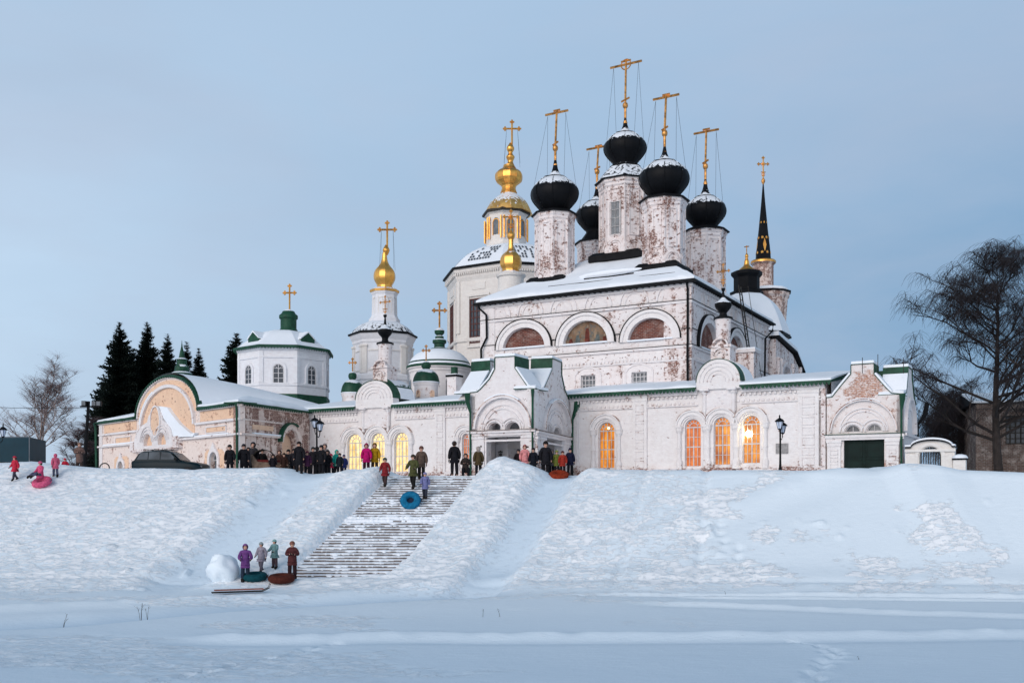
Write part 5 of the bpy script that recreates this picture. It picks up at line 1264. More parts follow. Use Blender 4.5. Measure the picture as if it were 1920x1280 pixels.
m = MB(); m.ring(FK, c, FK.q(1745, 837)[1] - r, r + .05, r + .2, 0, .07, n=20); m.box(FK, .1, .55, 1.3, zsh - .3, 0, .05); m.box(FK, KL - .6, KL - .15, 1.3, zsh - .3, 0, .05); m.box(FK, -.05, KL, zsh - .2, zsh - .08, 0, .12); m.build('mouldings', 'cream', kg)
def topstrip(e0, e1, o0, o1): 
    m = MB()
    for i in range(len(top) - 1):
        (a, z), (b, w) = top[i], top[i+1]; m.prism(FK, [(a, z + e0), (b, w + e0), (b, w + e1), (a, z + e1)], o0, o1)
    return m
topstrip(0, .07, -.62, .14).build('coping', 'black', kg); topstrip(.07, .16, -.6, .10).build('snow_on_coping', 'roofsnow', kg)
m = MB(); P_ = at(1800, 48.2); m.cube((*P_, (.4 + Tw(1800, 48.2).z(862))/2), (.55, .55, Tw(1800, 48.2).z(862) - .4), rz); m.build('gate_post', 'cream', kg)
m = MB(); z_ = Tw(1800, 48.2).z(862); m.cube((*P_, z_ + .04), (.66, .66, .08), rz); m.build('post_cap', 'black', kg)
MB().lathe(P_, [(.36, z_ + .08), (.36, z_ + .13), (.28, z_ + .23), (.1, z_ + .28)], 10).build('post_snow', 'roofsnow', kg, smooth=60)
gt = MB(); 
for k in range(9): x = c - r + 2*r*(k + .5)/9; gt.box(FK, x - .02, x + .02, .5, FK.q(1745, 837)[1] - r + math.sqrt(max(0, r*r - (x-c)**2)), -.3, -.26)
gt.build('iron_grille', 'iron', kg)

# ================================================================== BRICK RUIN on the far right
B0 = at(1832, 66); FR_ = Fr(B0, (.96, -.18)); FRs = Fr(B0, (.30, 1))
ru = thing('brick_outbuilding', 'old tan brick building with arched recess and barred window behind the right birch', 'building', (*B0, TERR))
zt = FR_.q(1840, 757)[1]; wq = [FR_.s(1876), FR_.s(1935)]
o_ = arch(wq[0], wq[1], .9, FR_.q(1900, 765)[1], 14, .6); w_ = rect(wq[0] + .4, wq[1] - .2, FR_.q(1900, 832)[1], FR_.q(1900, 778)[1])
mb = MB(); mb.wall(FR_, rect(0, 14, .4, zt), [o_], .35); mb.build('front_wall', 'oldbrick', ru)
m = MB(); m.wall(FR_.shift(-.35), rect(wq[0] - .2, wq[1] + .2, .4, zt - .3), [w_], .2); m.build('recess_wall', 'oldbrick', ru)
barred(ru, FR_, wq[0] + .4, wq[1] - .2, w_[0][1], w_[2][1], 4, 5, 'iron', 'pane', o=-.5, t=.06)
m = MB(); m.box(FR_, -.1, 14, zt - .35, zt, 0, .25); m.box(FR_, -.1, .9, .4, zt - .3, 0, .12); m.box(FR_, FR_.s(1862), FR_.s(1871), .4, zt - .3, 0, .1); m.ring(FR_, (wq[0]+wq[1])/2, o_[3][1] if False else FR_.q(1900, 765)[1] - (wq[1]-wq[0])/2*.6, (wq[1]-wq[0])/2, (wq[1]-wq[0])/2 + .3, 0, .1, n=14, k=.6); m.build('cornice', 'oldbrick', ru)
MB().box(FRs, 0, 9, .4, zt, -.3, 0).build('side_wall', 'oldbrick', ru)
m = MB(); m.prism(FRs, [(-.4, zt), (9.4, zt), (4.5, zt + 1.0)], -14, .4); m.build('roof', 'black', ru)
m = MB(); m.prism(FRs, [(-.35, zt + .04), (4.5, zt + 1.02), (4.5, zt + 1.14), (-.35, zt + .16)], -14, .35); m.build('snow_on_roof', 'roofsnow', ru)
m = MB(); m.box(FR_, -.1, 14, 1.2, 1.35, 0, .3); m.build('snow_on_plinth', 'roofsnow', ru)

# ================================================================== OCHRE GATEHOUSE on the left
Y0 = at(450, 62); FY = Fr(Y0, (-.932, 1)); FZ = Fr(Y0, (.396, 1)); FZ.n = (FZ.d[1], -FZ.d[0])
oy = thing('ochre_gate_building', 'ochre and white building with a huge round gable over twin entrance arches', 'building', (Y0[0] - 5, Y0[1] + 6, TERR))
V = lambda x, y: (180 + x/6.096, 680 + y/6.096)
yl = FY.s(188); zy = FY.q(448, 757)[1]; zd = FZ.s(560)
A2 = mid(FY, V(1190, 0)[0], V(470, 0)[0], V(0, 575)[1], V(0, 148)[1])
ca = (A2[0] + A2[1])/2; ra = (A2[1] - A2[0])/2; zA = zy - .05; kA = (A2[3] - zA)/ra
outY = [(0, .5), (0, zy)] + [(ca - ra*math.cos(math.pi*i/28), zA + (A2[3] - zA)*math.sin(math.pi*i/28)) for i in range(29)] + [(yl, zy), (yl, .5)]
def my(x0, x1, yb, yt): return mid(FY, V(x0, 0)[0], V(x1, 0)[0], V(0, yb)[1], V(0, yt)[1])
w1 = my(1397, 1310, 1230, 1018); w2 = my(322, 262, 1230, 1122); w1 = (w1[0], w1[1], 1.0, w1[3]); w2 = (w2[0], w2[1], 1.0, w2[3])
n1 = my(855, 762, 955, 800); n2 = my(695, 598, 970, 815)
mb = MB(); mb.wall(FY, outY, [arch(*w1), arch(*w2)], .35); mb.build('front_wall', 'pinkwall', oy)
# ochre fields
def field(pts, o=.03, mat='ochre', nm='ochre_field', fr=FY, d=.04): MB().prism(fr, pts, o - d, o).build(nm, mat, oy)
zb = FY.q(448, 812)[1]; zu = FY.q(448, 785)[1]
a, b, c_0, d_0 = my(1130, 540, 780, 285); cb = (a + b)/2; rb_ = (b - a)/2
field([(cb - rb_, zb + .15)] + [(cb - rb_*math.cos(math.pi*i/24), zu + (d_0 - zu)*math.sin(math.pi*i/24)) for i in range(25)] + [(cb + rb_, zb + .15)], .035)
field(rect(.75, A2[0] - .05, zu + .1, zy - .18)); field(rect(A2[1] + .1, yl - .9, zu + .1, zy - .18))
field([(ca - ra*.94*math.cos(math.pi*i/28), zA + (A2[3] - .3 - zA)*math.sin(math.pi*i/28)) for i in range(29)], .02, 'ochre')
for x0, x1, yb, yt in ((1490, 1270, 785, 735), (400, 232, 910, 855)):
    q = my(x0, x1, yb, yt); field(rect(*q), .05); m = MB()
    m.box(FY, q[0] - .1, q[1] + .1, q[3] + .02, q[3] + .1, 0, .08); m.box(FY, q[0] - .1, q[1] + .1, q[2] - .1, q[2] - .02, 0, .08); m.box(FY, q[0] - .1, q[0] - .02, q[2], q[3], 0, .08); m.box(FY, q[1] + .02, q[1] + .1, q[2], q[3], 0, .08); m.build('panel_frame', 'trim', oy)
for q in (w1, w2):
    cc = (q[0] + q[1])/2; MB().wall(FY, [(cc - 1.35, 1.0), (cc + 1.35, 1.0), (cc + 1.35, zb - 1.1), (cc + 1.0, zb - .9), (cc - 1.0, zb - .9), (cc - 1.35, zb - 1.1)], [arch(q[0] - .1, q[1] + .1, 1.05, q[3] + .1)], .04, o=.02).build('ochre_field', 'ochre', oy)
    s = MB(); r = (q[1] - q[0])/2; zs = q[3] - r
    s.ring(FY, cc, zs, r, r + .28, -.02, .12, n=16); s.box(FY, cc - r - .28, cc - r, 1.0, zs, -.02, .12); s.box(FY, cc + r, cc + r + .28, 1.0, zs, -.02, .12)
    s.prism(FY, [(cc - .32, zs + r + .2), (cc + .32, zs + r + .2), (cc, zs + r + .62)], -.02, .14); s.build('ogee_surround', 'trim', oy)
    w = MB(); w.ring(FY, cc, zs, r - .05, r, -.25, -.18, n=12); w.box(FY, cc - .02, cc + .02, 1, zs + r, -.25, -.19); w.box(FY, cc - r, cc + r, zs - .02, zs + .03, -.25, -.19); w.box(FY, cc - r, cc + r, zs - .6, zs - .56, -.25, -.19); wo = w.build('arched_window', 'frame', oy)
    MB().prism(FY, arch(cc - r, cc + r, .9, zs + r), -.33, -.28).build('glass_pane', 'panegrey', wo)
# mouldings
m = MB()
m.ring(FY, cb, zu, rb_, rb_ + .22, 0, .22, n=30, k=(d_0 - zu)/rb_); m.ring(FY, ca, zA, ra - .30, ra - .12, 0, .12, n=30, k=kA)
m.box(FY, -.08, cb - rb_ - .25, zu - .08, zu + .06, 0, .16); m.box(FY, cb + rb_ + .25, yl + .05, zu - .08, zu + .06, 0, .16)
m.box(FY, -.1, n1[0] - .6, zb - .1, zb + .02, 0, .22); m.box(FY, n2[1] + .6, yl + .1, zb - .1, zb + .02, 0, .22)
m.box(FY, 0, .55, .5, zy - .1, 0, .10); m.box(FY, yl - .6, yl, .5, zy - .1, 0, .10); m.box(FY, -.05, A2[0], zy - .14, zy, 0, .2); m.box(FY, A2[1], yl, zy - .14, zy, 0, .2)
m.build('mouldings', 'trim', oy)
sn = MB(); sn.box(FY, 1.2, cb - rb_ - .3, zb + .02, zb + .10, 0, .2); sn.box(FY, cb + rb_ + .4, yl - 1, zb + .02, zb + .12, 0, .2)
# central twin niches with projecting head
e0, e1, ez0, ez1 = my(925, 490, 890, 545)
ce = (e0 + e1)/2
head = [(e0, FY.q(*V(925, 840))[1])]
hl = [(e0, 0)]; 
pts = [(925, 835), (905, 755), (860, 690), (815, 655), (812, 610), (790, 560), (745, 500), (700, 555), (655, 610), (640, 680), (580, 720), (520, 790), (490, 890)]
hp = [FY.q(*V(*p)) for p in pts]
zlow = FY.q(*V(700, 985))[1]
mb = MB(); mb.wall(FY, hp + [(hp[-1][0], zlow), (hp[0][0], zlow)], [arch(n1[0], n1[1], zlow + .25, n1[3], 12), arch(n2[0], n2[1], zlow + .25, n2[3], 12)], .30, o=.36)
mb.build('niche_front', 'trim', oy, smooth=None)
field(rect(n1[0] - .1, n1[1] + .1, zlow, n1[3] + .1), .08); field(rect(n2[0] - .1, n2[1] + .1, zlow, n2[3] + .1), .08)
m = MB()
for l in (n1, n2):
    cc = (l[0] + l[1])/2; rr = (l[1] - l[0])/2
    for e in (.05, .28, .5): m.ring(FY, cc, l[3] - rr, rr + e, rr + e + .06, .34, .44, 10, 170, n=14)
oc, oz = FY.q(*V(740, 672)); orr = abs(FY.s(V(690, 0)[0]) - FY.s(V(792, 0)[0]))/2
m.ring(FY, oc, oz, orr, orr + .12, .34, .46, 0, 360, n=24, k=1.35)
m.build('niche_mouldings', 'trim', oy)
field([(oc + orr*math.cos(k*math.pi/10), oz + orr*1.35*math.sin(k*math.pi/10)) for k in range(20)], .39, 'ochre', 'oval_panel')
m = MB(); m.box(FY, e0 - .3, e1 + .3, zlow - .15, zlow + .0, 0, .5); m.box(FY, e0 - .9, e0 + .55, zlow - .05, zlow + .75, 0, .32); m.box(FY, e1 - .35, e1 + .9, zlow - .05, zlow + .62, 0, .32); m.box(FY, n1[0] - .9, n1[0] - .3, .5, zlow, 0, .4); m.box(FY, n2[1] + .3, n2[1] + .9, .5, zlow, 0, .4); m.build('niche_corbels', 'bare', oy)
# dark doorway under the niches
MB().box(FY, n1[0] - .2, n2[1] + .2, .5, zlow - .5, .02, .1).build('entrance_door', 'wood', oy)
# snow slide beside the niches
vs = []; hp2 = [FY.q(*V(*p)) for p in ((745, 495), (860, 510), (900, 575), (1000, 700), (1130, 810), (1180, 800), (1150, 845), (930, 850), (905, 750), (850, 680), (800, 610))]
sn.prism(FY, hp2, .0, .30)
sn.ring(FY, cb, zu, rb_ + .2, rb_ + .32, .02, .24, 8, 62, n=16, k=(d_0 - zu)/rb_)
sn.build('snow_on_ledges', 'roofsnow', oy)
# flank
sa, sb, sc_, sd = mid(FZ, 556, 577, 880, 800)
zs_ = zy
mb = MB(); mb.wall(FZ, rect(0, zd + 1.5, .5, zy), [arch(FZ.s(529), FZ.s(556), 1.0, FZ.q(545, 812)[1] + 0.0, 12)], .5); mb.build('side_wall', 'sidebrick', oy)
M['orangeblock'] = M['ochre']
MB().box(FZ, FZ.s(529) - .2, FZ.s(556) + .2, .8, FZ.q(545, 800)[1], -.6, -.45).build('blocked_arch', 'ochre', oy)
q = mid(FZ, V(0,0)[0] + 0, 0, 0, 0) if False else None
z0_ = FZ.q(495, 807)[1]
MB().box(FZ, FZ.s(473), FZ.s(512), FZ.q(490, 806)[1], FZ.q(490, 797)[1], 0, .03).build('ochre_field', 'ochre', oy)
m = MB(); m.box(FZ, -.1, FZ.s(528), zb - .1, zb + .02, 0, .2); m.box(FZ, -.1, zd, zy - .14, zy, 0, .2); m.box(FZ, 0, FZ.s(528), zu - .05, zu + .05, 0, .12); m.ring(FZ, (FZ.s(529)+FZ.s(556))/2, FZ.q(545, 830)[1], (FZ.s(556)-FZ.s(529))/2 + .05, (FZ.s(556)-FZ.s(529))/2 + .4, 0, .18, n=14, k=1.0); m.build('side_mouldings', 'pinkwall', oy)
m = MB(); m.box(FZ, 1.2, FZ.s(528), zb + .02, zb + .12, 0, .24); m.build('snow_on_ledges', 'roofsnow', oy)
m = MB(); m.ring(FZ, (FZ.s(529)+FZ.s(556))/2, FZ.q(545, 830)[1], (FZ.s(556)-FZ.s(529))/2 + .4, (FZ.s(556)-FZ.s(529))/2 + .5, 0, .34, 60, 180, n=14); m.build('arch_flashing', 'green', oy)
# roofs: flat wings + barrel running back from the gable
back = 15.0
def quadroof(z, th, mat, nm, ov=.3):
    v = [FY.P(-ov, 0, ov), FY.P(yl + ov, 0, ov), FY.P(yl + ov, 0, -back), FZ.P(zd + 1.5, 0, ov), ]
    return MB().add([(p[0], p[1], z) for p in v] + [(p[0], p[1], z + th) for p in v], [(0,1,2,3),(4,5,6,7),(0,1,5,4),(1,2,6,5),(2,3,7,6),(3,0,4,7)]).build(nm, mat, oy)
for a_, b_ in ((-.3, A2[0] - .02), (A2[1] + .02, yl + .3)):
    v = [FY.P(a_, 0, .3), FY.P(b_, 0, .3), FY.P(b_, 0, -1.0), FY.P(a_, 0, -1.0)]
    MB().add([(x[0], x[1], zy) for x in v] + [(x[0], x[1], zy + .1) for x in v], [(0,1,2,3),(4,5,6,7),(0,1,5,4),(1,2,6,5),(2,3,7,6),(3,0,4,7)]).build('roof_edge', 'green', oy)
v = [FZ.P(-.3, 0, .3), FZ.P(zd + 1.5, 0, .3), FZ.P(zd + 1.5, 0, -1), FZ.P(-.3, 0, -1)]
MB().add([(x[0], x[1], zy + .004) for x in v] + [(x[0], x[1], zy + .104) for x in v], [(0,1,2,3),(4,5,6,7),(0,1,5,4),(1,2,6,5),(2,3,7,6),(3,0,4,7)]).build('roof_edge', 'green', oy)
rs = random.Random(2)
def wedge():
    # snow lying on the wings, thicker towards the ridge
    m = MB(); v = [FY.P(-.2, 0, .22), FY.P(yl + .2, 0, .22), FY.P(yl + .2, 0, -back), FZ.P(zd + 1.5, 0, .2)]
    cen = FY.P(ca, 0, -6.5)
    N = 130; loop = []
    for i in range(4):
        p, q = v[i], v[(i+1) % 4]
        for k in range(N):
            f = k/N; x_, y_ = p[0] + (q[0]-p[0])*f, p[1] + (q[1]-p[1])*f
            if i == 0 and A2[0] + .15 < -.2 + (yl + .4)*f < A2[1] - .15: x_ -= FY.n[0]*.7; y_ -= FY.n[1]*.7
            loop.append((x_, y_))
    rings = []
    for h, f in ((.10, 0), (.24, .01), (.30, .04), (.8, .3), (1.2, .6), (1.4, .9)):
        rings.append([(x + (cen[0]-x)*f, y + (cen[1]-y)*f, zy + h + .06*vnoise(np.array([x*1.3]), np.array([y*1.3]), 4)[0]) for x, y in loop])
    m.loft(rings); return m
wedge().build('snow_on_roof', 'roofsnow', oy, smooth=50)
m = MB(); m.ring(FY, ca, zA, ra, ra + .05, -.15, .16, n=36, k=kA); m.build('gable_flashing', 'green', oy)
t_ = MB()
for i in range(46):
    a = math.pi*(i + .5)/46; t_.box(FY, ca + (ra)*math.cos(a) - .06, ca + ra*math.cos(a) + .06, zA + ra*kA*math.sin(a) - .14, zA + ra*kA*math.sin(a), .12, .22)
for fr, L0, L1 in ((FY, 0, A2[0]), (FY, A2[1], yl), (FZ, 0, zd)):
    k = L0
    while k < L1 - .1: t_.prism(fr, [(k, zy + .0), (k + .18, zy), (k + .14, zy - .12), (k + .04, zy - .12)], .26, .29); k += .26
for fr, L0, L1 in ((FY, 0, A2[0]), (FY, A2[1], yl), (FZ, 0, zd)): t_.box(fr, L0, L1, zy - .03, zy - .005, .25, .295)
t_.ring(FY, ca, zA, ra - .10, ra - .02, .13, .21, n=36, k=kA)
t_.build('toothed_valance', 'green', oy)
br = MB()
rings = []
for o_ in (0, 2, 4, 6, 8, 10):
    f = 1 - (o_/13)**1.5*.75; rings.append([FY.P(ca + (ra - .02)*math.cos(math.pi*i/24)*1.0*(1), zA + .1 + (A2[3] - zA)*math.sin(math.pi*i/24)*f + .1, -o_) for i in range(25)])
n = 25
br.add([p for r_ in rings for p in r_], [(k*n + i, k*n + i + 1, (k+1)*n + i + 1, (k+1)*n + i) for k in range(5) for i in range(n - 1)] + [tuple(range(5*n, 6*n))])
br.build('barrel_roof_snow', 'roofsnow', oy, smooth=60)
# green turret with needle
t = Tw(341, 79); c = t.c
MB().lathe(c, ridge_profile(t.prof([(19, 712), (19, 700), (14, 697), (13, 688), (10, 684), (9, 676), (11, 674), (6, 671), (4.2, 662), (1.4, 650), (.3, 638)]), 2), 12).build('green_turret', 'greens', oy, smooth=25)
pipe(FY, [(.05, zy, .25), (.05, zy - .4, .2), (.05, .9, .16)], .075, parent=oy); pipe(FY, [(yl + .1, zy, .45), (yl + .2, zy - .3, .3), (yl + .2, .9, .2)], .09, parent=oy)

# ================================================================== WHITE OCTAGON with green base
t = Tw(533, 80); c = t.c; ro = R(28)
oc_ = thing('white_octagon_chapel', 'white octagonal chapel tower with snowy dome, green dormers and dark arched windows', 'chapel', (*c, TERR))
rb = t.r(88)
MB().lathe(c, t.prof([(88, 915), (88, 757), (88, 746)]), 8, ro).build('green_base', 'green', oc_)
MB().lathe(c, t.prof([(86, 748), (86, 732), (88, 731), (88, 727), (85, 726), (85, 682), (87, 681), (87, 678), (85, 677), (85, 668), (88, 667), (89, 662), (92, 661)]), 8, ro).build('wall', 'pure', oc_)
MB().lathe(c, t.prof([(95, 663), (95, 660), (90, 658)]), 8, ro).build('eave', 'green', oc_)
m = MB()
for k in range(8):
    f = octface(c, t.r(94), k, ro); hw = t.r(94)*math.sin(math.pi/8); s = -hw
    m.box(f, -hw - .02, hw + .02, t.z(662.4), t.z(661), -.02, .04)
    while s < hw - .1: m.prism(f, [(s, t.z(662)), (s + .2, t.z(662)), (s + .1, t.z(666))], .0, .03); s += .24
    f = octface(c, t.r(85), k, ro); hw = t.r(85)*math.sin(math.pi/8)
m.build('toothed_valance', 'green', oc_)
for k in range(8):
    f = octface(c, t.r(85), k, ro); r = t.r(10); z0 = t.z(726); zt = t.z(692)
    w = MB(); w.ring(f, 0, zt - r, r - .07, r, .02, .08, n=12); w.box(f, -r, -r + .07, z0, zt - r, .02, .08); w.box(f, r - .07, r, z0, zt - r, .02, .08); w.box(f, -.03, .03, z0, zt, .02, .07)
    for q in (.3, .62, .95): w.box(f, -r, r, z0 + (zt - z0)*q*.8 - .02, z0 + (zt-z0)*q*.8 + .02, .02, .07)
    for ang in (45, 135): A = R(ang); w.prism(f, [(0, zt - r), (.04, zt - r), (r*math.cos(A) + .04, zt - r + r*math.sin(A)), (r*math.cos(A), zt - r + r*math.sin(A))], .02, .06)
    wo = w.build('arched_window', 'frame', oc_); MB().prism(f, arch(-r, r, z0, zt), -.02, .03).build('glass_pane', 'pane', wo)
    s = MB(); s.ring(f, 0, zt - r, r, r + .18, 0, .09, n=14); s.box(f, -r - .18, -r, z0 - .05, zt - r, 0, .09); s.box(f, r, r + .18, z0 - .05, zt - r, 0, .09); s.box(f, -r - .35, r + .35, z0 - .12, z0, 0, .14)
    for sg in (-1, 1): s.box(f, sg*hw*.93 - .14, sg*hw*.93 + .14, t.z(726), t.z(668), 0, .06)
    s.build('window_surround', 'pure', oc_)
MB().lathe(c, ridge_profile(t.prof([(93, 660), (84, 655), (68, 643), (52, 631), (36, 624), (17, 621)]), 4), 8, ro).build('snowy_dome', 'roofsnow', oc_, smooth=12)
for k in range(8):
    a = ro + math.pi/8 + k*math.pi/4; rr = t.r(64); f = Fr((c[0] + rr*math.cos(a), c[1] + rr*math.sin(a)), (-math.sin(a), math.cos(a))); f.n = (math.cos(a), math.sin(a))
    if k % 2 == 1: continue
    w_ = t.r(15); zb = t.z(660); 
    MB().prism(f, [(-w_, zb), (w_, zb), (w_, t.z(642)), (0, t.z(631)), (-w_, t.z(642))], -1.6, .25).build('dormer', 'green', oc_)
    m = MB(); m.prism(f, [(-w_ - .1, t.z(644)), (0, t.z(631)), (w_ + .1, t.z(644)), (w_ + .1, t.z(642)), (0, t.z(628.5)), (-w_ - .1, t.z(642))], -1.6, .30); m.build('dormer_snow', 'roofsnow', oc_)
u = Tw(541, 80)
MB().lathe(u.c, u.prof([(17, 624), (17, 619), (15, 617), (15, 599), (17.5, 597), (17.5, 592), (13, 588), (11, 584)]), 16).build('green_lantern', 'green', oc_, smooth=30)
MB().lathe(u.c, ridge_profile(u.prof([(12, 587), (9, 583), (3, 580)]), 3), 14).build('snow_cap', 'roofsnow', oc_, smooth=50)
cross((1, 0), Tw(543, 80).c, t.z(582), t.z(536), t.r(18), 'trefoil', .07).build('cross', 'gold', oc_)
# ================================================================== TREES
def spruce(px, Y, ytop, ybase, wpx, seed, label, lean=0):
    t = Tw(px, Y); rs = random.Random(seed); zt = t.z(ytop); z0 = TERR; H = zt - z0; Rm = t.r(wpx/2)*1.34; c = t.c
    o = thing('spruce_tree', label, 'tree', (*c, z0), 'spruces behind the ochre building')
    MB().tube([(c[0], c[1], z0 - .3), (c[0], c[1], z0 + H*.5), (c[0], c[1], zt)], [H*.017, H*.009, .012], 7).build('trunk', 'bark', o)
    vs = []; fs = []
    def tri(a, b, d):
        k = len(vs); vs.extend([tuple(a), tuple(b), tuple(d)]); fs.append((k, k+1, k+2))
    n = int(H*6.5)
    for w in range(n):
        f = (w + rs.random()*.6)/n; z = z0 + H*(.10 + .90*f)
        L0 = Rm*((1 - f)**.85*1.0 + .03)*(.72 + .45*rs.random())
        nb = 7 + (f < .85) + (f < .5)*2
        for b in range(nb):
            a = rs.uniform(0, 2*math.pi); L = L0*rs.uniform(.65, 1.12); dx, dy = math.cos(a), math.sin(a)
            P = Vector((c[0], c[1], z)); segs = max(4, int(L/.26)); pts = []
            droop = .42*(1 - f)+.10
            for k in range(segs + 1):
                u = k/segs; pts.append(P + Vector((dx*L*u, dy*L*u, -droop*L*u + .26*L*u*u)))
            S = Vector((-dy, dx, 0))
            for k in range(segs):
                u = k/segs; p = pts[k]; q = pts[k+1]; wd = (.26 + .42*(1 - u))*min(1, L/1.0)*rs.uniform(.7, 1.3); dn = Vector((0, 0, -1))
                fwd = (q - p)
                tri(p, q, p.lerp(q, .8) + S*wd + dn*wd*.35 + fwd*.3); tri(q, p, p.lerp(q, .8) - S*wd + dn*wd*.35 + fwd*.3)
                tri(p, q, p.lerp(q, .5) + dn*wd*rs.uniform(.5, 1.0) + S*rs.uniform(-.1, .1))
                if rs.random() < .6: tri(p, q, q + Vector((0, 0, wd*.4)) + S*rs.uniform(-.2, .2))
            tri(pts[-1] + S*.05, pts[-1] - S*.05, pts[-1] + Vector((dx*.25, dy*.25, .06)))
    m = MB(); m.v = vs; m.f = fs
    me = bpy.data.meshes.new('foliage'); base = Vector(o.location); me.from_pydata([tuple(Vector(v) - base) for v in vs], [], fs); me.materials.append(M['needle'])
    f_ = bpy.data.objects.new('foliage', me); col.objects.link(f_); f_.parent = o
for a in ((225, 97, 604, 0, 118, 1, 'tallest leftmost dark spruce of the row with a pointed narrow top'),
          (276, 99, 604, 0, 104, 2, 'second dark spruce from the left, broad topped, behind the round gable'),
          (314, 96, 626, 0, 92, 3, 'shorter dark spruce just left of the green needle turret'),
          (350, 100, 640, 0, 70, 4, 'slim dark spruce directly behind the green needle turret'),
          (372, 98, 652, 0, 78, 5, 'lowest dark spruce at the right end of the row'),
          (443, 92, 624, 0, 128, 6, 'lone dark spruce half hidden behind the white octagonal chapel'),
          (250, 105, 652, 0, 96, 9, 'dark spruce filling the gap between the two tallest of the row'),
          (297, 104, 668, 0, 90, 10, 'low dark spruce between the second and third tops of the row'),
          (196, 104, 705, 0, 90, 8, 'small dark spruce at the left edge of the row behind the floodlight mast')):
    spruce(*a)

def birch(px, Y, ybase, ytop, seed, label, name, limbs, spread, mt_, mtw, droop, levels, thick, trunks=1, z0=None, twr=.011, cat='tree', lean=0, up=.75, start=.2, tw_len=1.0, dens=1.0, ex=.9):
    t = Tw(px, Y); rs = random.Random(seed); z0 = TERR if z0 is None else z0; H = t.z(ytop) - z0; c = t.c
    o = thing(name, label, cat, (*c, z0))
    base = Vector((c[0], c[1], z0)); W_ = MB(); T_v = []; T_f = []
    def twig(p, d, L):
        n = 5; pts = [p.copy()]; d = d.copy()
        for k in range(n):
            d = (d + Vector((rs.uniform(-.25, .25), rs.uniform(-.25, .25), -droop*rs.uniform(.5, 1.1)))).normalized(); pts.append(pts[-1] + d*L/n)
        k0 = len(T_v)
        for i, q in enumerate(pts):
            r = twr*(1 - i/(n + 1)*.75)
            for a in (0, 2.1, 4.2): T_v.append((q.x + r*math.cos(a), q.y + r*math.sin(a), q.z + r*.4*math.sin(a)))
        for i in range(n):
            for j in range(3): a = k0 + i*3 + j; b = k0 + i*3 + (j+1) % 3; T_f.append((a, b, b + 3, a + 3))
        return pts
    def limb(p, d, L, r, lev):
        n = 6 if lev < 2 else 4; pts = [p.copy()]; rr = [r]; d = d.copy()
        for k in range(n):
            bend = .10 if lev == 0 else (.02 if k < n*.6 else -droop*.22)
            d = (d + Vector((rs.uniform(-.28, .28), rs.uniform(-.28, .28), rs.uniform(-.16, .2) + bend))).normalized()
            pts.append(pts[-1] + d*L/n); rr.append(r*(1 - .8*(k+1)/n) + .006)
        W_.tube(pts, rr, 6 if lev == 0 else (4 if lev == 1 else 3), cap=False)
        if lev < levels:
            m = (7, 7, 6)[lev] if lev < 3 else 4
            for k in range(m):
                f = .22 + .78*(k + rs.random())/m; i = min(int(f*n), n - 1); q = pts[i].lerp(pts[i+1], f*n - i)
                a = rs.uniform(0, 2*math.pi); s = Vector((math.cos(a), math.sin(a), rs.uniform(-.1, .8)))
                limb(q, (d*.6 + s).normalized(), L*rs.uniform(.32, .58)*(1 - .35*f), r*.42*(1 - .5*f) + .006, lev + 1)
        if lev >= levels - 1:
            m = int((6 if lev == levels else 4)*dens)
            for k in range(m):
                f = .25 + .75*(k + rs.random())/m; i = min(int(f*n), n - 1); q = pts[i].lerp(pts[i+1], f*n - i)
                a = rs.uniform(0, 2*math.pi); twig(q, Vector((math.cos(a)*.8, math.sin(a)*.8, .35)), rs.uniform(.5, 1.3)*tw_len)
    for tr in range(trunks):
        ang = rs.uniform(0, 6.28); td = Vector((lean + (.22*math.cos(ang) if trunks > 1 else 0), (.15*math.sin(ang) if trunks > 1 else 0), 1)).normalized()
        pts = [base + Vector((rs.uniform(-.2, .2), 0, -.3)) if trunks > 1 else base - Vector((0, 0, .3))]; n = 12; rr = [thick*1.25]; HH = H*(rs.uniform(.75, 1) if tr else 1)
        for k in range(n):
            td = (td + Vector((rs.uniform(-.06, .06), rs.uniform(-.06, .06), .06))).normalized(); pts.append(pts[-1] + td*HH*1.02/n); rr.append(thick*(1 - .93*(k+1)/n))
        W_.tube(pts, rr, 9, cap=False)
        nl = limbs//trunks
        for k in range(nl):
            f = start + (1 - start)*((k + rs.random())/nl)**ex; i = min(int(f*n), n - 1); q = pts[i].lerp(pts[i+1], f*n - i)
            a = rs.uniform(0, 2*math.pi) if k > 3 else (math.pi*(1.0) + rs.uniform(-.5, .5) if k % 2 == 0 else rs.uniform(-.5, .5))
            Lm = spread*(1.05 - .62*f)*rs.uniform(.7, 1.15)
            limb(q, Vector((math.cos(a), math.sin(a), up*rs.uniform(.6, 1.3))).normalized(), Lm, max(.03, thick*.42*(1 - .7*f)), 1 if levels > 2 else 0)
    W_.build('trunk_and_limbs', mt_, o, recalc=False)
    me = bpy.data.meshes.new('twigs'); me.from_pydata([tuple(Vector(v) - base) for v in T_v], [], T_f); me.materials.append(M[mtw])
    f_ = bpy.data.objects.new('twigs', me); col.objects.link(f_); f_.parent = o
birch(1874, 60, 880, 512, 43, 'huge bare weeping birch with dark gnarled limbs before the brick building', 'weeping_birch', 34, 8.4, 'bark', 'twig', .45, 3, .27, twr=.012, up=.55, start=.20, tw_len=1.15, dens=1.55, lean=-.12, ex=1.25)
birch(68, 78, 870, 708, 22, 'bare many stemmed birch with pale reddish branches at the far left behind the teal trailer', 'bare_birch', 24, 4.6, 'birch', 'twigL', .03, 3, .13, trunks=3, twr=.006, up=1.5, start=.18, tw_len=.9)
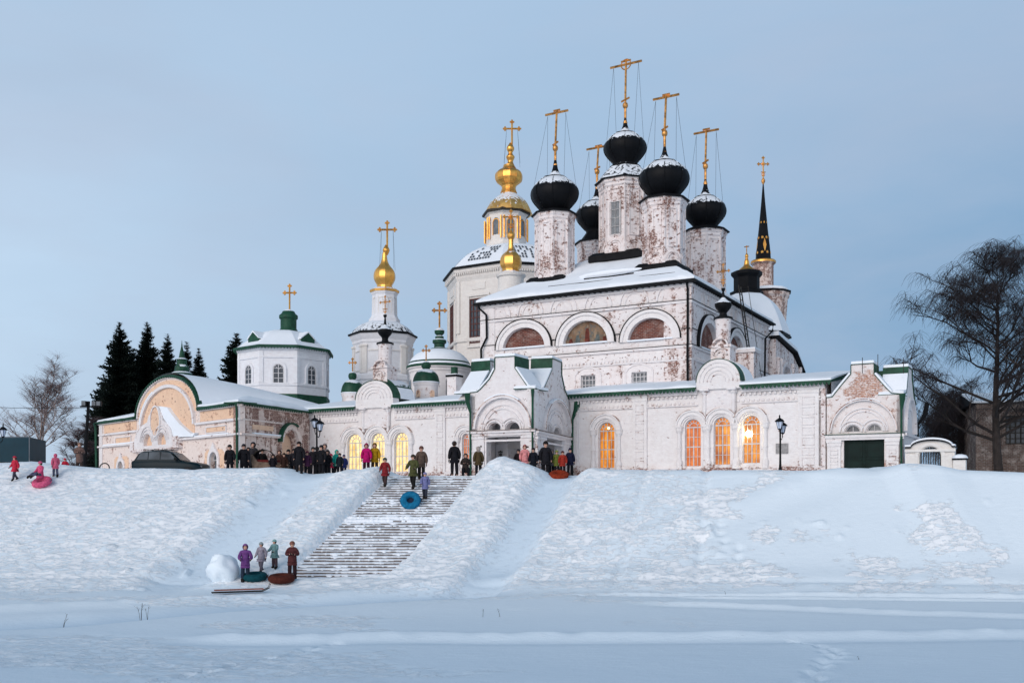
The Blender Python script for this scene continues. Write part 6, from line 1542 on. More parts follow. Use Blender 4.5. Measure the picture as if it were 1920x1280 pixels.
birch(1790, 72, 880, 758, 33, 'dense low thicket of dark drooping branches behind the arched wall gate', 'drooping_bush', 20, 4.6, 'bark', 'twig', .7, 3, .12, trunks=3, twr=.012, up=1.5, start=.1, tw_len=1.6)
birch(1838, 80, 880, 800, 35, 'small dark shrub between the thicket and the brick building', 'bare_shrub', 12, 2.6, 'bark', 'twig', .35, 3, .08, trunks=2, twr=.014, up=.9, start=.05)
birch(150, 84, 880, 800, 36, 'low tangle of bare bushes beside the floodlight mast at the far left', 'bare_shrub', 12, 3.0, 'bark', 'twigL', .1, 3, .07, trunks=3, twr=.010, up=1.1, start=.05)

# ================================================================== LAMPS
def lantern(mb_f, mb_g, x, y, z, s=1.0):
    """four-sided street lantern hanging over z (bottom)"""
    mb_g.lathe((x, y), [(.085*s, z + .03), (.17*s, z + .36*s)], 6)
    for k in range(6):
        a = k*math.pi/3; mb_f.tube([(x + .088*s*math.cos(a), y + .088*s*math.sin(a), z + .02), (x + .175*s*math.cos(a), y + .175*s*math.sin(a), z + .37*s)], .012, 4)
    mb_f.lathe((x, y), [(.03, z - .05), (.09*s, z), (.09*s, z + .03)], 6)
    mb_f.lathe((x, y), [(.24*s, z + .36*s), (.24*s, z + .39*s), (.15*s, z + .48*s), (.05*s, z + .54*s), (.03, z + .6*s), (.045, z + .64*s), (.01, z + .7*s)], 6)
def lamp_post(px, Y, ybase, ytop, arms, label, group=None, z=None):
    t = Tw(px, Y); c = t.c; z0 = gz(*c) - .1 if z is None else z; H = t.z(ytop) - z0; h = H - .72
    o = thing('street_lamp', label, 'street lamp', (*c, z0), group)
    MB().lathe(c, ridge_profile([(.11, z0), (.11, z0 + .25), (.07, z0 + .4), (.05, z0 + .9), (.045, z0 + h), (.06, z0 + h + .05), (.02, z0 + h + .12)], 2), 10).build('post', 'black', o, smooth=40)
    for i, (dx, dy, up_) in enumerate(arms):
        a = MB(); pts = [(c[0] + dx*f, c[1] + dy*f, z0 + h - .62 + up_ + g) for f, g in ((0, .1), (.25, -.08), (.6, -.12), (.9, .0), (1, .18))]
        a.tube(pts, .022, 6); ao = a.build('arm', 'black', o)
        f_ = MB(); g_ = MB(); lantern(f_, g_, c[0] + dx, c[1] + dy, z0 + h - .42 + up_, 1.0)
        lo = f_.build('lantern_frame', 'black', o); g_.build('lantern_glass', 'lampglass', lo)
lamp_post(594, 52.0, 880, 772, ((-.17, .30, .32), (.22, -.28, .12)), 'black twin lantern street lamp left of the yellow lit windows')
lamp_post(1463, 48.5, 884, 772, ((-.10, -.26, .28), (.20, .30, .12)), 'black twin lantern street lamp before the grey wall plaque on the right', z=None)
lamp_post(-6, 54.0, 880, 786, ((.34, .0, .2), (-.4, .1, .2)), 'street lamp cut by the left edge of the photo above the teal trailer')
# floodlight mast
t = Tw(163, 66); c = t.c
fm = thing('floodlight_mast', 'dark mast with a crossbar of square floodlights left of the ochre building', 'mast', (*c, TERR))
MB().tube([(c[0] - .25, c[1], TERR - .2), (c[0] + .12, c[1], t.z(752))], [.14, .10], 8).build('mast_pole', 'black', fm)
MB().cube((c[0] + .15, c[1], t.z(762)), (t.r(34), .1, .1)).build('crossbar', 'black', fm)
for x in (158, 177, 186):
    P_ = at(x, 65.8); m = MB(); m.cube((P_[0], P_[1], t.z(757)), (.30, .28, .34), .2); fo = m.build('floodlight', 'black', fm); MB().cube((P_[0], P_[1] - .15, t.z(757)), (.24, .04, .27), .2).build('floodlight_glass', 'panegrey', fo)
MB().tube([(t.c[0], t.c[1], t.z(765)), (t.c[0] - 3, 62, 5.5), (-31, 56, 5.1)], .014, 4).build('cable', 'iron', fm)
# ================================================================== TRAILER, CAR, HOOP, SLEIGHS
t = Tw(55, 56); c = t.c
tr = thing('teal_trailer', 'dark teal box trailer with a slanted end parked at the left edge of the terrace', 'trailer', (c[0] - 3, c[1], TERR))
FT = Fr(c, (-1, .12)); FT.n = (-.12, -1); fe = Fr(c, (.45, .9))
zt = t.z(819); zbm = t.z(866)
m = MB(); L_ = 6.2
A0 = FT.P(0, 0); A1 = FT.P(L_, 0); A2_ = (A1[0] + .6, A1[1] + 2.2); A3 = at(86, 58.5)
v = [(A0[0], A0[1]), (A1[0], A1[1]), A2_, A3]
m.add([(x, y, zbm) for x, y in v] + [(v[0][0], v[0][1], zt), (v[1][0], v[1][1], zt), (v[2][0], v[2][1], zt), (v[3][0], v[3][1], Tw(86, 58.5).z(826))], [(3,2,1,0),(4,5,6,7),(0,1,5,4),(1,2,6,5),(2,3,7,6),(3,0,4,7)])
b_ = m.build('box_body', 'tealbox', tr)
m = MB(); m.tube([(A0[0], A0[1] - .01, zbm), (A0[0], A0[1] - .01, zt)], .025, 4); m.tube([(A0[0], A0[1], zt), (A1[0], A1[1], zt)], .03, 4); m.build('corner_trim', 'steel', b_)
for k in range(6): pass
m = MB(); m.box(FT, -.1, L_, zbm - .14, zbm, -1.8, -.05); m.build('chassis', 'wood', tr)
for s in (.9, 1.9, 5.2):
    for o_ in (-.35, -2.0):
        P_ = FT.P(s, TERR + .38, o_); w = MB(); w.tube([FT.P(s, TERR + .38, o_ - .12), FT.P(s, TERR + .38, o_ + .12)], .38, 16); wo = w.build('wheel', 'rubber', tr); MB().tube([FT.P(s, TERR + .38, o_ + .1), FT.P(s, TERR + .38, o_ + .135)], .2, 12).build('rim', 'steel', wo)
# estate car seen from the side, nose to the right
def make_car():
    Yc = 55.5; x0 = at(238, Yc)[0]; x1 = at(374, Yc)[0]; Lc = x1 - x0; zg = Tw(300, Yc).z(843) - 1.60
    f = Fr((x1, Yc), (-1, .10)); f.n = (-.0995, -.995)
    o = thing('estate_car', 'dark teal estate car with roof rack parked half hidden behind the snow crest', 'car', (x1 - Lc/2, Yc + .9, zg))
    S = lambda u: (1 - u)*Lc       # u = 0 at the tail .. 1 at the nose (f runs nose -> tail)
    Wd = 1.68
    low = [(0.0, .45), (.01, .82), (.03, 1.0), (.30, 1.02), (.60, 1.00), (.72, .96), (.97, .80), (1.0, .66), (1.0, .40), (.0, .38)]
    # body as cross sections along the length
    secs = [(0, .48, .90, .80), (.012, .40, 1.0, .92), (.05, .34, 1.04, .98), (.35, .32, 1.05, 1.0), (.62, .32, 1.03, 1.0), (.70, .34, 1.00, .99), (.85, .36, .93, .97), (.95, .38, .86, .92), (.99, .42, .78, .86), (1.0, .5, .70, .78)]
    rings = []
    for u, za, zb, wf in secs:
        w = Wd/2*wf; ring = []
        for (q, h) in ((-1, .12), (-1.0, .55), (-.97, .85), (-.88, 1.0), (-.4, 1.03), (.4, 1.03), (.88, 1.0), (.97, .85), (1.0, .55), (1, .12), (.85, 0), (-.85, 0)):
            ring.append(f.P(S(u), zg + za + (zb - za)*h, -Wd/2 + q*w))
        rings.append(ring)
    b = MB(); b.loft(rings); body = b.build('body', 'carpaint', o, smooth=35)
    cab = []
    for u, z, wf in ((.045, 1.02, .9), (.10, 1.44, .80), (.16, 1.56, .78), (.35, 1.60, .78), (.52, 1.56, .78), (.58, 1.46, .79), (.71, 1.0, .88)):
        w = Wd/2*wf; wb = Wd/2*.93
        cab.append([f.P(S(u), zg + .98, -Wd/2 - wb), f.P(S(u), zg + min(z, 1.12), -Wd/2 - wb*.985), f.P(S(u), zg + z - .06 if z > 1.1 else zg + z, -Wd/2 - w), f.P(S(u), zg + z, -Wd/2 - w*.8), f.P(S(u), zg + z, -Wd/2 + w*.8), f.P(S(u), zg + z - .06 if z > 1.1 else zg + z, -Wd/2 + w), f.P(S(u), zg + min(z, 1.12), -Wd/2 + wb*.985), f.P(S(u), zg + .98, -Wd/2 + wb)])
    m = MB(); m.loft(cab); m.build('cabin', 'carpaint', o, smooth=35)
    def side(pts, name='side_window', mat='carglass'):
        for sg in (-1, 1):
            m = MB(); vs = []
            for u, z in pts:
                k = (z - 1.05)/.5; w = Wd/2*(.93 - .135*k) + .012; vs.append(f.P(S(u), zg + z, -Wd/2 + sg*w))
            m.add(vs, [tuple(range(len(vs)))]); m.build(name, mat, o)
    side([(.09, 1.08), (.245, 1.08), (.245, 1.48), (.135, 1.46)]); side([(.26, 1.08), (.42, 1.08), (.42, 1.50), (.26, 1.50)]); side([(.435, 1.08), (.655, 1.08), (.565, 1.46), (.435, 1.50)])
    w = Wd/2*.74; m = MB(); m.add([f.P(S(.712), zg + 1.05, -Wd/2 - w*1.1), f.P(S(.712), zg + 1.05, -Wd/2 + w*1.1), f.P(S(.590), zg + 1.47, -Wd/2 + w), f.P(S(.590), zg + 1.47, -Wd/2 - w)], [(0,1,2,3)]); m.build('windscreen', 'panegrey', o)
    m = MB(); m.add([f.P(S(.045), zg + 1.08, -Wd/2 - w), f.P(S(.045), zg + 1.08, -Wd/2 + w), f.P(S(.095), zg + 1.44, -Wd/2 + w*.9), f.P(S(.095), zg + 1.44, -Wd/2 - w*.9)], [(0,1,2,3)]); m.build('rear_window', 'carglass', o)
    for u in (.18, .83):
        for q in (.02, -Wd - .02 + .04):
            wz = zg + .33; qq = q if q > 0 else q; w_ = MB(); w_.tube([f.P(S(u), wz, qq - .20 if q > 0 else qq), f.P(S(u), wz, qq if q > 0 else qq + .20)], .33, 20); wo = w_.build('wheel', 'rubber', o, smooth=40)
            MB().tube([f.P(S(u), wz, qq - .02 if q > 0 else qq - .015), f.P(S(u), wz, qq + .015 if q > 0 else qq + .02)], .19, 14).build('rim', 'steel', wo)
    r_ = MB()
    for q in (-.3, -Wd + .3): r_.tube([f.P(S(.15), zg + 1.63, q), f.P(S(.5), zg + 1.63, q)], .02, 5)
    for u in (.17, .32, .47): r_.tube([f.P(S(u), zg + 1.66, -.25), f.P(S(u), zg + 1.66, -Wd + .25)], .02, 5)
    r_.build('roof_rack', 'iron', o)
    for q in (-.28, -Wd + .28): MB().ball(f.P(S(.995), zg + .68, q), .09, 10, 6, (.5, 1.3, .8)).build('headlight', 'panegrey', o)
    for q in (-.18, -Wd + .18): MB().ball(f.P(S(.008), zg + .85, q), .08, 8, 6, (.5, .8, 1.6)).build('tail_light', M['fr_red'], o)
    m = MB(); m.cube(Vector(f.P(S(.66), zg + 1.10, .06)), (.12, .14, .12)); m.build('wing_mirror', 'black', o)
    m = MB(); m.box(f, S(1.012), S(.96), zg + .42, zg + .56, -Wd + .1, -.08); m.build('bumper', 'black', o)
make_car()
# hoop
t = Tw(196, 55); P_ = t.c; m = MB()
m.tube([(P_[0] + t.r(9)*math.cos(a*math.pi/12), P_[1], t.z(877) + t.r(9)*math.sin(a*math.pi/12)) for a in range(25)], .035, 5); m.tube([(P_[0], P_[1], t.z(877)), (P_[0], P_[1], TERR)], .03, 5)
tag(m.build('iron_hoop', 'iron', None, loc=(*P_, TERR)), 'black iron hoop sticking out of the snow left of the car', 'hoop')
def sleigh(px, Y, L_, label, hood=True):
    t = Tw(px, Y); c = t.c; zg = TERR + .05; f = Fr(c, (1, .12)); f.n = (.12, -1)
    o = thing('sleigh', label, 'sleigh', (*c, zg), 'sleighs waiting on the terrace')
    m = MB()
    for q in (0, -.8): m.tube([f.P(-L_/2, zg + .05, q), f.P(L_*.35, zg + .05, q), f.P(L_*.5, zg + .2, q), f.P(L_*.56, zg + .5, q)], .03, 5)
    m.build('runner', 'iron', o)
    m = MB(); m.prism(f, [(-L_*.48, zg + .25), (L_*.4, zg + .25), (L_*.5, zg + .6), (L_*.42, zg + .62), (L_*.3, zg + .42), (-.05, zg + .42), (-.1, zg + .72), (-L_*.35, zg + .75), (-L_*.5, zg + 1.15), (-L_*.55, zg + 1.1)], -.85, .05); m.build('body', 'wood', o)
    m = MB(); m.box(f, -L_*.38, -.12, zg + .74, zg + .86, -.75, -.05); m.build('seat', cloth((.12, .02, .02)), o)
    if hood:
        m = MB(); rr = .62
        for q0, q1 in ((-.9, .05),):
            pts = [(-L_*.2 + rr*math.cos(a*math.pi/10), zg + .8 + rr*math.sin(a*math.pi/10)) for a in range(0, 11)]
            for i in range(10):
                a, b = pts[i], pts[i+1]; m.prism(f, [a, b, (b[0]*.97 - .0, b[1] - .03), (a[0]*.97, a[1] - .03)], q0, q1)
        m.build('hood', cloth((.03, .025, .02)), o)
sleigh(507, 53.5, 1.9, 'dark wooden sleigh with a rounded hood among the waiting crowd'); sleigh(541, 54.2, 1.7, 'low open dark sleigh beside the hooded one near the church corner', False)

# ================================================================== PEOPLE
def skin_obj(verts, edges, radii, root, mat, name, parent, sub=1):
    me = bpy.data.meshes.new(name); me.from_pydata(verts, edges, [])
    o = bpy.data.objects.new(name, me); col.objects.link(o)
    md = o.modifiers.new('Skin', 'SKIN'); md.use_smooth_shade = True; md.branch_smoothing = .4
    for i, r in enumerate(radii):
        v = me.skin_vertices[0].data[i]; v.radius = r if isinstance(r, tuple) else (r, r)
        v.use_root = (i == root)
    s = o.modifiers.new('Sub', 'SUBSURF'); s.levels = sub; s.render_levels = sub
    bpy.context.view_layer.update()
    dg = bpy.context.evaluated_depsgraph_get()
    m2 = bpy.data.meshes.new_from_object(o.evaluated_get(dg)); m2.name = name
    bpy.data.objects.remove(o)
    m2.materials.clear(); m2.materials.append(M[mat] if isinstance(mat, str) else mat)
    for p in m2.polygons: p.use_smooth = True
    n = bpy.data.objects.new(name, m2); col.objects.link(n); n.parent = parent
    return n
DARK = (.012, .012, .015)
def person(label, px, Y, z, h=1.72, face=180, coat=DARK, legs=DARK, hat=None, hood=None, hair=None, pose='stand', longc=False, seed=0, group=None, cat='person', lean=0, arms='down', scarf=None):
    """feet at z; face = heading in degrees, 0 looks away from the river, 180 towards the camera"""
    rs = random.Random(seed*7 + int(px)); c = at(px, Y); o = thing('person', label, cat, (c[0], c[1], z), group)
    o.rotation_euler = (0, 0, R(face))
    k = h
    sp = .055
    hip = .50*k; chest = .74*k; sho = .80*k; neck = .845*k; head = .925*k; yl = yr = 0; kneeL = (-.065*k, .0, .275*k); kneeR = (.065*k, .0, .275*k)
    ankL = (-.07*k, -.01*k, .045*k); ankR = (.07*k, -.01*k, .045*k); dy = 0; hz = hip
    if pose == 'walk': kneeL = (-.06*k, .09*k, .285*k); ankL = (-.06*k, .11*k, .05*k); kneeR = (.06*k, -.02*k, .27*k); ankR = (.06*k, -.15*k, .085*k)
    if pose == 'crouch': hz = .27*k; kneeL = (-.10*k, .20*k, .28*k); kneeR = (.10*k, .20*k, .28*k); ankL = (-.09*k, .05*k, .045*k); ankR = (.09*k, .05*k, .045*k)
    if pose == 'sit': hz = .14*k; kneeL = (-.09*k, .22*k, .22*k); kneeR = (.09*k, .22*k, .22*k); ankL = (-.09*k, .40*k, .06*k); ankR = (.09*k, .40*k, .06*k)
    d = hz - hip; ly = lean
    def T(y, zz): return (y + ly*(zz - hz), zz)
    def up(x, y, zf): zz = zf + d; return (x, y + ly*(zz - hz), zz)
    P = up(0, 0, hip); B1 = up(0, .005, .62*k); CH = up(0, 0, chest); NK = up(0, .005, neck); HD = up(0, .012*k, head); HT = up(0, .0, .975*k); JW = up(0, .016*k, .885*k); NS_ = up(0, .078*k, .915*k)
    SL_ = up(-.105*k, 0, sho); SR = up(.105*k, 0, sho)
    if arms == 'down': EL = up(-.15*k, -.02*k, .63*k); ER = up(.15*k, -.02*k, .63*k); HL = up(-.15*k, .03*k, .475*k); HR = up(.15*k, .03*k, .475*k)
    elif arms == 'front': EL = up(-.15*k, -.0, .65*k); ER = up(.15*k, 0, .65*k); HL = up(-.05*k, .13*k, .67*k); HR = up(.05*k, .13*k, .68*k)
    elif arms == 'swing': EL = up(-.14*k, -.07*k, .645*k); ER = up(.14*k, .04*k, .64*k); HL = up(-.14*k, -.04*k, .50*k); HR = up(.13*k, .14*k, .56*k)
    else: EL = up(-.16*k, .05*k, .66*k); ER = up(.16*k, .05*k, .66*k); HL = up(-.13*k, .20*k, .60*k); HR = up(.13*k, .20*k, .60*k)
    if pose == 'sit': HL = (-.13*k, .19*k, .20*k); HR = (.13*k, .19*k, .20*k)
    hips = ((-sp*k, 0 + 0, hz - .03*k), (sp*k, 0, hz - .03*k))
    def toe(a): return (a[0], a[1] + .085*k, a[2] - .02*k if a[2] < .06*k else a[2] - .03*k)
    def fing(Hd, sg):   # palm, thumb and four fingers
        v = Vector(Hd); e = Vector(EL if sg < 0 else ER); dr = (v - e).normalized(); side_ = Vector((0, 1, 0)); res = []
        palm = v + dr*.035*k
        res.append((tuple(palm), .017*k))
        for i, q in enumerate((-.016, -.005, .006, .016)): res.append((tuple(palm + dr*(.042 - abs(q - .002)*.5)*k + side_*q*k), .0055*k))
        res.append((tuple(v + dr*.022*k + side_*.028*k), .0065*k)); return res
    V_ = [P, B1, CH, NK, JW, HD, HT, NS_, SL_, EL, HL, SR, ER, HR, hips[0], kneeL, ankL, toe(ankL), hips[1], kneeR, ankR, toe(ankR)]
    rad = [.07*k, .065*k, .070*k, .034*k, .046*k, .064*k, .046*k, .013*k, .034*k, .026*k, .018*k, .034*k, .026*k, .018*k, .050*k, .036*k, .026*k, .022*k, .050*k, .036*k, .026*k, .022*k]
    E_ = [(0,1),(1,2),(2,3),(3,4),(4,5),(5,6),(4,7),(2,8),(8,9),(9,10),(2,11),(11,12),(12,13),(0,14),(14,15),(15,16),(16,17),(0,18),(18,19),(19,20),(20,21)]
    for Hd, hi, sg in ((HL, 10, -1), (HR, 13, 1)):
        fl = fing(Hd, sg); b = len(V_)
        for q, r in fl: V_.append(q); rad.append(r)
        E_.append((hi, b)); E_ += [(b, b + 1 + i) for i in range(4)]; E_.append((hi, b + 5))
    skin_obj(V_, E_, rad, 0, 'skin', 'body', o)
    # coat
    hemz = (hz - .03*k) if not longc else max(hz - .2*k, .12*k)
    Cv = [(0, 0, hemz), P, B1, CH, up(0, 0, .80*k), (SL_[0], SL_[1], SL_[2] - .0*k), EL, (HL[0]*.98, HL[1]*.96, HL[2] + .015*k), SR, ER, (HR[0]*.98, HR[1]*.96, HR[2] + .015*k), up(0, .004*k, .862*k)]
    Cr = [(.122*k, .105*k), (.124*k, .105*k), (.112*k, .097*k), (.112*k, .096*k), (.085*k, .08*k), .060*k, .052*k, .042*k, .060*k, .052*k, .042*k, (.052*k, .052*k)]
    if longc: Cr[0] = (.132*k, .115*k)
    skin_obj(Cv, [(0,1),(1,2),(2,3),(3,4),(4,11),(4,5),(5,6),(6,7),(4,8),(8,9),(9,10)], Cr, 1, cloth(coat), 'coat', o)
    skin_obj([P, hips[0], kneeL, (ankL[0], ankL[1], ankL[2] + .03*k), hips[1], kneeR, (ankR[0], ankR[1], ankR[2] + .03*k)], [(0,1),(1,2),(2,3),(0,4),(4,5),(5,6)], [.060*k, .060*k, .056*k, .046*k, .060*k, .056*k, .046*k], 0, cloth(legs), 'trousers', o)
    for a in (ankL, ankR): skin_obj([(a[0], a[1], a[2] + .06*k), a, toe(a)], [(0,1),(1,2)], [.052*k, .054*k, .040*k], 1, cloth((.02, .018, .016)), 'boot', o)
    for Hd, sg in ((HL, -1), (HR, 1)):
        fl = fing(Hd, sg); gv = [tuple(Vector(Hd) - (fl[0][0] - Vector(Hd) if False else (Vector(fl[0][0]) - Vector(Hd))*.5))] + [q for q, r in fl]
        skin_obj(gv, [(0,1)] + [(1, 2 + i) for i in range(5)], [.022*k, .022*k] + [.0085*k]*4 + [.010*k], 0, cloth((.02, .018, .02)), 'glove', o)
    # eyes
    for s in (-1, 1):
        m = MB(); m.ball(Vector((s*.019*k, HD[1] + .047*k, HD[2] - .002*k)), .0065*k, 6, 4); me_ = m
        e = local_build(m, 'eye', 'rubber', o)
    m = MB(); m.tube([Vector((-.016*k, HD[1] + .044*k, HD[2] - .034*k)), Vector((.016*k, HD[1] + .044*k, HD[2] - .034*k))], .004*k, 4); local_build(m, 'mouth', 'fr_red', o)
    def headshell(r, sz, cut, mat, name, top=False, back=.0):
        m = MB(); n, mm = 16, 12; C0 = Vector((0, HD[1] - back, HD[2] + .008*k)); vs = []; fs = []
        for j in range(mm + 1):
            th = math.pi*j/mm
            for i in range(n): a = 2*math.pi*i/n; vs.append((C0.x + r*math.sin(th)*math.cos(a), C0.y + r*1.08*math.sin(th)*math.sin(a), C0.z + r*sz*math.cos(th)))
        for j in range(mm):
            for i in range(n):
                q = (j*n + i, j*n + (i+1) % n, (j+1)*n + (i+1) % n, (j+1)*n + i); cc = sum((Vector(vs[w]) for w in q), Vector())/4 - C0
                dy_, dz_ = cc.y/r, cc.z/r
                if top and dz_ < cut: continue
                if not top and dy_ > .55 and -.75 < dz_ < .52: continue
                fs.append(q)
        m.v = vs; m.f = fs; return local_build(m, name, mat, o, 60)
    if hood: headshell(.077*k, 1.18, 0, cloth(hood), 'hood', back=.006*k)
    elif hat: headshell(.073*k, 1.12, .02, cloth(hat), 'knitted_hat', True); 
    if not hood: headshell(.066*k, 1.1, .0, cloth(hair or (.03, .02, .015)), 'hair', back=.012*k)
    if scarf:
        m = MB(); m.tube([(.06*k*math.cos(a*math.pi/6), NK[1] + .055*k*math.sin(a*math.pi/6), NK[2]) for a in range(13)], .022*k, 6); local_build(m, 'scarf', cloth(scarf), o, 60)
    return o
def local_build(m, name, mat, parent, smooth=None):
    me = bpy.data.meshes.new(name); me.from_pydata([tuple(v) for v in m.v], [], m.f); me.materials.append(M[mat] if isinstance(mat, str) else mat)
    if smooth is not None:
        for p in me.polygons: p.use_smooth = True
    o = bpy.data.objects.new(name, me); col.objects.link(o); o.parent = parent; return o
TZ = TERR
G1 = 'people waiting on the terrace'
ppl = [
 ('person in a long brown coat and fur hood left of the floodlight mast', 149, 55.5, 1.35, 1.62, 200, (.16,.10,.085), (.05,.035,.03), dict(hood=(.32,.22,.18), longc=True, arms='front')),
 ('person in a dark jacket standing leftmost before the ochre corner', 431, 52.5, TZ, 1.66, 175, DARK, DARK, dict(hat=(.02,.02,.02))),
 ('tall person in black coat by the green corner downpipe of the ochre building', 457, 53, TZ, 1.72, 190, DARK, DARK, dict(hat=(.03,.03,.035), longc=True)),
 ('person in a dark grey coat and pointed hood left of the sleighs', 475, 54, TZ, 1.86, 160, (.03,.028,.032), DARK, dict(hood=(.04,.035,.04), longc=True)),
 ('short person in a black jacket just behind the hooded sleigh', 492, 55, TZ, 1.55, 200, (.02,.018,.018), DARK, dict(hat=(.02,.015,.015))),
 ('person in a brownish jacket between the two sleighs', 524, 56.5, TZ, 1.55, 180, (.05,.025,.02), DARK, dict(hood=(.05,.025,.02))),
 ('large person in black padded coat with fur hat right of the sleighs', 561, 50.6, TZ, 1.72, 170, DARK, DARK, dict(hat=(.03,.022,.02), longc=True, scarf=(.02,.02,.02))),
 ('child in a dark purple snowsuit next to the large black coat', 576, 51.0, TZ, 1.25, 190, (.06,.02,.05), DARK, dict(hat=(.12,.03,.05))),
 ('person in a black coat directly left of the twin lantern post', 587, 52.6, TZ, 1.55, 200, (.018,.016,.02), DARK, dict(hat=(.03,.03,.03))),
 ('broad person in a black jacket right of the twin lantern post', 603, 51.0, TZ, 1.56, 150, DARK, DARK, dict(hat=(.02,.02,.025))),
 ('pale grey hooded person behind the black jackets near the lamp', 609, 54, TZ, 1.78, 180, (.16,.14,.14), (.04,.035,.035), dict(hood=(.24,.20,.19))),
 ('child in a dark red jacket left of the teal hood', 621, 53, TZ, 1.2, 180, (.30,.02,.05), DARK, dict(hat=(.4,.03,.07))),
 ('person in a long black coat behind the open sleigh', 541, 56.5, TZ, 1.6, 170, DARK, DARK, dict(hat=(.02,.02,.02), longc=True)),
 ('child in a black snowsuit in front of the hooded sleigh', 512, 52.3, TZ, 1.15, 200, (.014,.012,.016), DARK, dict(hat=(.03,.02,.02))),
 ('child in a dark brown jacket in front of the open sleigh', 533, 52.0, TZ, 1.2, 170, (.03,.015,.012), DARK, dict(hat=(.02,.015,.012))),
 ('person with a black hood right behind the first dark couple near the ochre corner', 466, 54.6, TZ, 1.6, 185, DARK, DARK, dict(hood=(.015,.015,.015))),
 ('person in a dark grey jacket close to the large black padded coat', 551, 52.5, TZ, 1.45, 195, (.022,.02,.024), DARK, dict(hat=(.02,.02,.02))),
 ('person in a dark jacket turned away near the lamp post', 594.5, 54.5, TZ, 1.66, 10, (.02,.02,.022), DARK, dict(hat=(.03,.03,.03))),
 ('short person in a black hooded coat between lamp post and red child', 614, 51.4, TZ, 1.3, 175, DARK, DARK, dict(hood=(.02,.018,.02))),
 ('person in a bright teal hooded jacket near the first yellow window', 631, 51.8, TZ, 1.35, 225, (.015,.30,.24), DARK, dict(hood=(.02,.42,.32))),
 ('person in a black jacket just right of the teal hood', 637, 50.9, TZ, 1.15, 170, (.01,.015,.02), DARK, dict(hat=(.02,.02,.03))),
 ('child in a navy blue jacket at the foot of the first yellow window', 645, 51.6, TZ, 1.1, 180, (.02,.03,.12), (.01,.015,.05), dict(hat=(.02,.03,.09))),
 ('person in a magenta hooded jacket before the yellow windows', 687, 53.5, 1.2, 1.62, 180, (.45,.01,.13), (.04,.01,.02), dict(hood=(.38,.01,.10), arms='down')),
 ('person in a mustard yellow jacket beside the magenta one', 702.5, 53.8, 1.2, 1.66, 185, (.36,.20,.01), (.05,.03,.02), dict(hood=(.27,.15,.02))),
 ('slim tall person in black standing at the top of the stairs', 852, 50.2, .99, 1.78, 20, DARK, DARK, dict(hat=(.06,.06,.07))),
 ('small crouching person in a dark fur trimmed coat at the stair head', 873, 50.3, .99, 1.5, 185, (.03,.024,.022), DARK, dict(hood=(.06,.04,.035), pose='crouch', arms='front', longc=True)),
 ('person in an olive brown coat with pale fur hood at the stair head', 897, 50.2, .99, 1.5, 10, (.07,.05,.025), DARK, dict(hood=(.36,.31,.28), scarf=(.32,.28,.25))),
 ('person in a black coat in the porch doorway shadow', 972, 51.2, TZ, 1.36, 185, (.015,.012,.014), DARK, dict(hat=(.02,.015,.02))),
 ('child in a pale pink coat in front of the porch corner', 984, 50.9, 1.1, 1.52, 180, (.62,.24,.24), (.2,.1,.1), dict(hood=(.45,.18,.17))),
 ('person in a black jacket beside the porch corner pipe', 1000, 50.8, TZ, 1.42, 165, (.01,.012,.018), DARK, dict(hat=(.02,.02,.02))),
 ('very tall person in black with fur hat in the side doorway', 1023, 50.9, TZ - .2, 1.95, 180, (.014,.014,.018), DARK, dict(hat=(.015,.012,.012))),
 ('person in a grey jacket behind the black coated man', 1034, 52.0, TZ, 1.4, 200, (.09,.085,.10), DARK, dict(hat=(.10,.09,.10))),
 ('child in an olive green jacket beside the orange tube', 1044, 51.0, TZ, 1.3, 180, (.12,.14,.03), DARK, dict(hat=(.16,.19,.05))),
 ('child in a rust red jacket at the side doorway', 1055, 50.6, TZ, 1.25, 170, (.28,.03,.02), DARK, dict(hat=(.07,.02,.02))),
 ('person in a dark navy coat against the porch corner', 1069, 51.2, TZ, 1.42, 190, (.012,.014,.035), DARK, dict(hat=(.015,.015,.03))),
 ('child in a red jacket peeping over the snow near the trailer', 122, 55.0, 1.0, 1.1, 190, (.42,.02,.04), DARK, dict(hat=(.5,.03,.05))),
]
for i, (lb, px, Y, z, h, fc_, ct, lg, kw) in enumerate(ppl):
    person(lb, px, Y, z, h, fc_, ct, lg, seed=i, **kw)
# on the slope and the stairs
def on_slope(px, Y): return gz(*at(px, Y))
def on_stair(Y): return .99 - math.floor((50 - Y)/tread + 1)*rise + .04
person('child in a red jacket walking on the upper left snow slope', 28, 49.6, on_slope(28, 49.6) - .03, 1.25, 150, (.50,.03,.06), (.05,.05,.07), hat=(.45,.03,.06), pose='walk', arms='swing')
person('child in a pink jacket sitting on the pink tube on the left slope', 76, 49.3, on_slope(76, 49.3) + .26, 1.35, 150, (.62,.09,.20), (.10,.10,.16), hat=(.6,.12,.22), pose='sit', arms='out')
person('child in a rose jacket climbing the left slope behind the tube', 104, 50.0, on_slope(104, 50) - .03, 1.2, 30, (.58,.12,.20), (.10,.11,.17), hood=(.55,.10,.18), pose='walk', arms='swing')
person('person in a dark red jacket starting down the left side of the stairs', 722, 49.0, on_stair(49.0), 1.45, 165, (.20,.02,.025), (.05,.03,.03), hat=(.05,.07,.06), pose='walk', arms='swing')
person('person in an olive jacket on the upper steps carrying the blue tube', 775, 48.9, on_stair(48.9), 1.72, 160, (.07,.075,.03), (.015,.015,.015), hat=(.05,.04,.03), pose='walk', arms='out')
person('person in a brown coat behind the lilac jacket on the upper steps', 790, 49.7, on_stair(49.7), 1.7, 185, (.10,.07,.055), (.02,.02,.02), hat=(.13,.06,.05), pose='walk', arms='down')
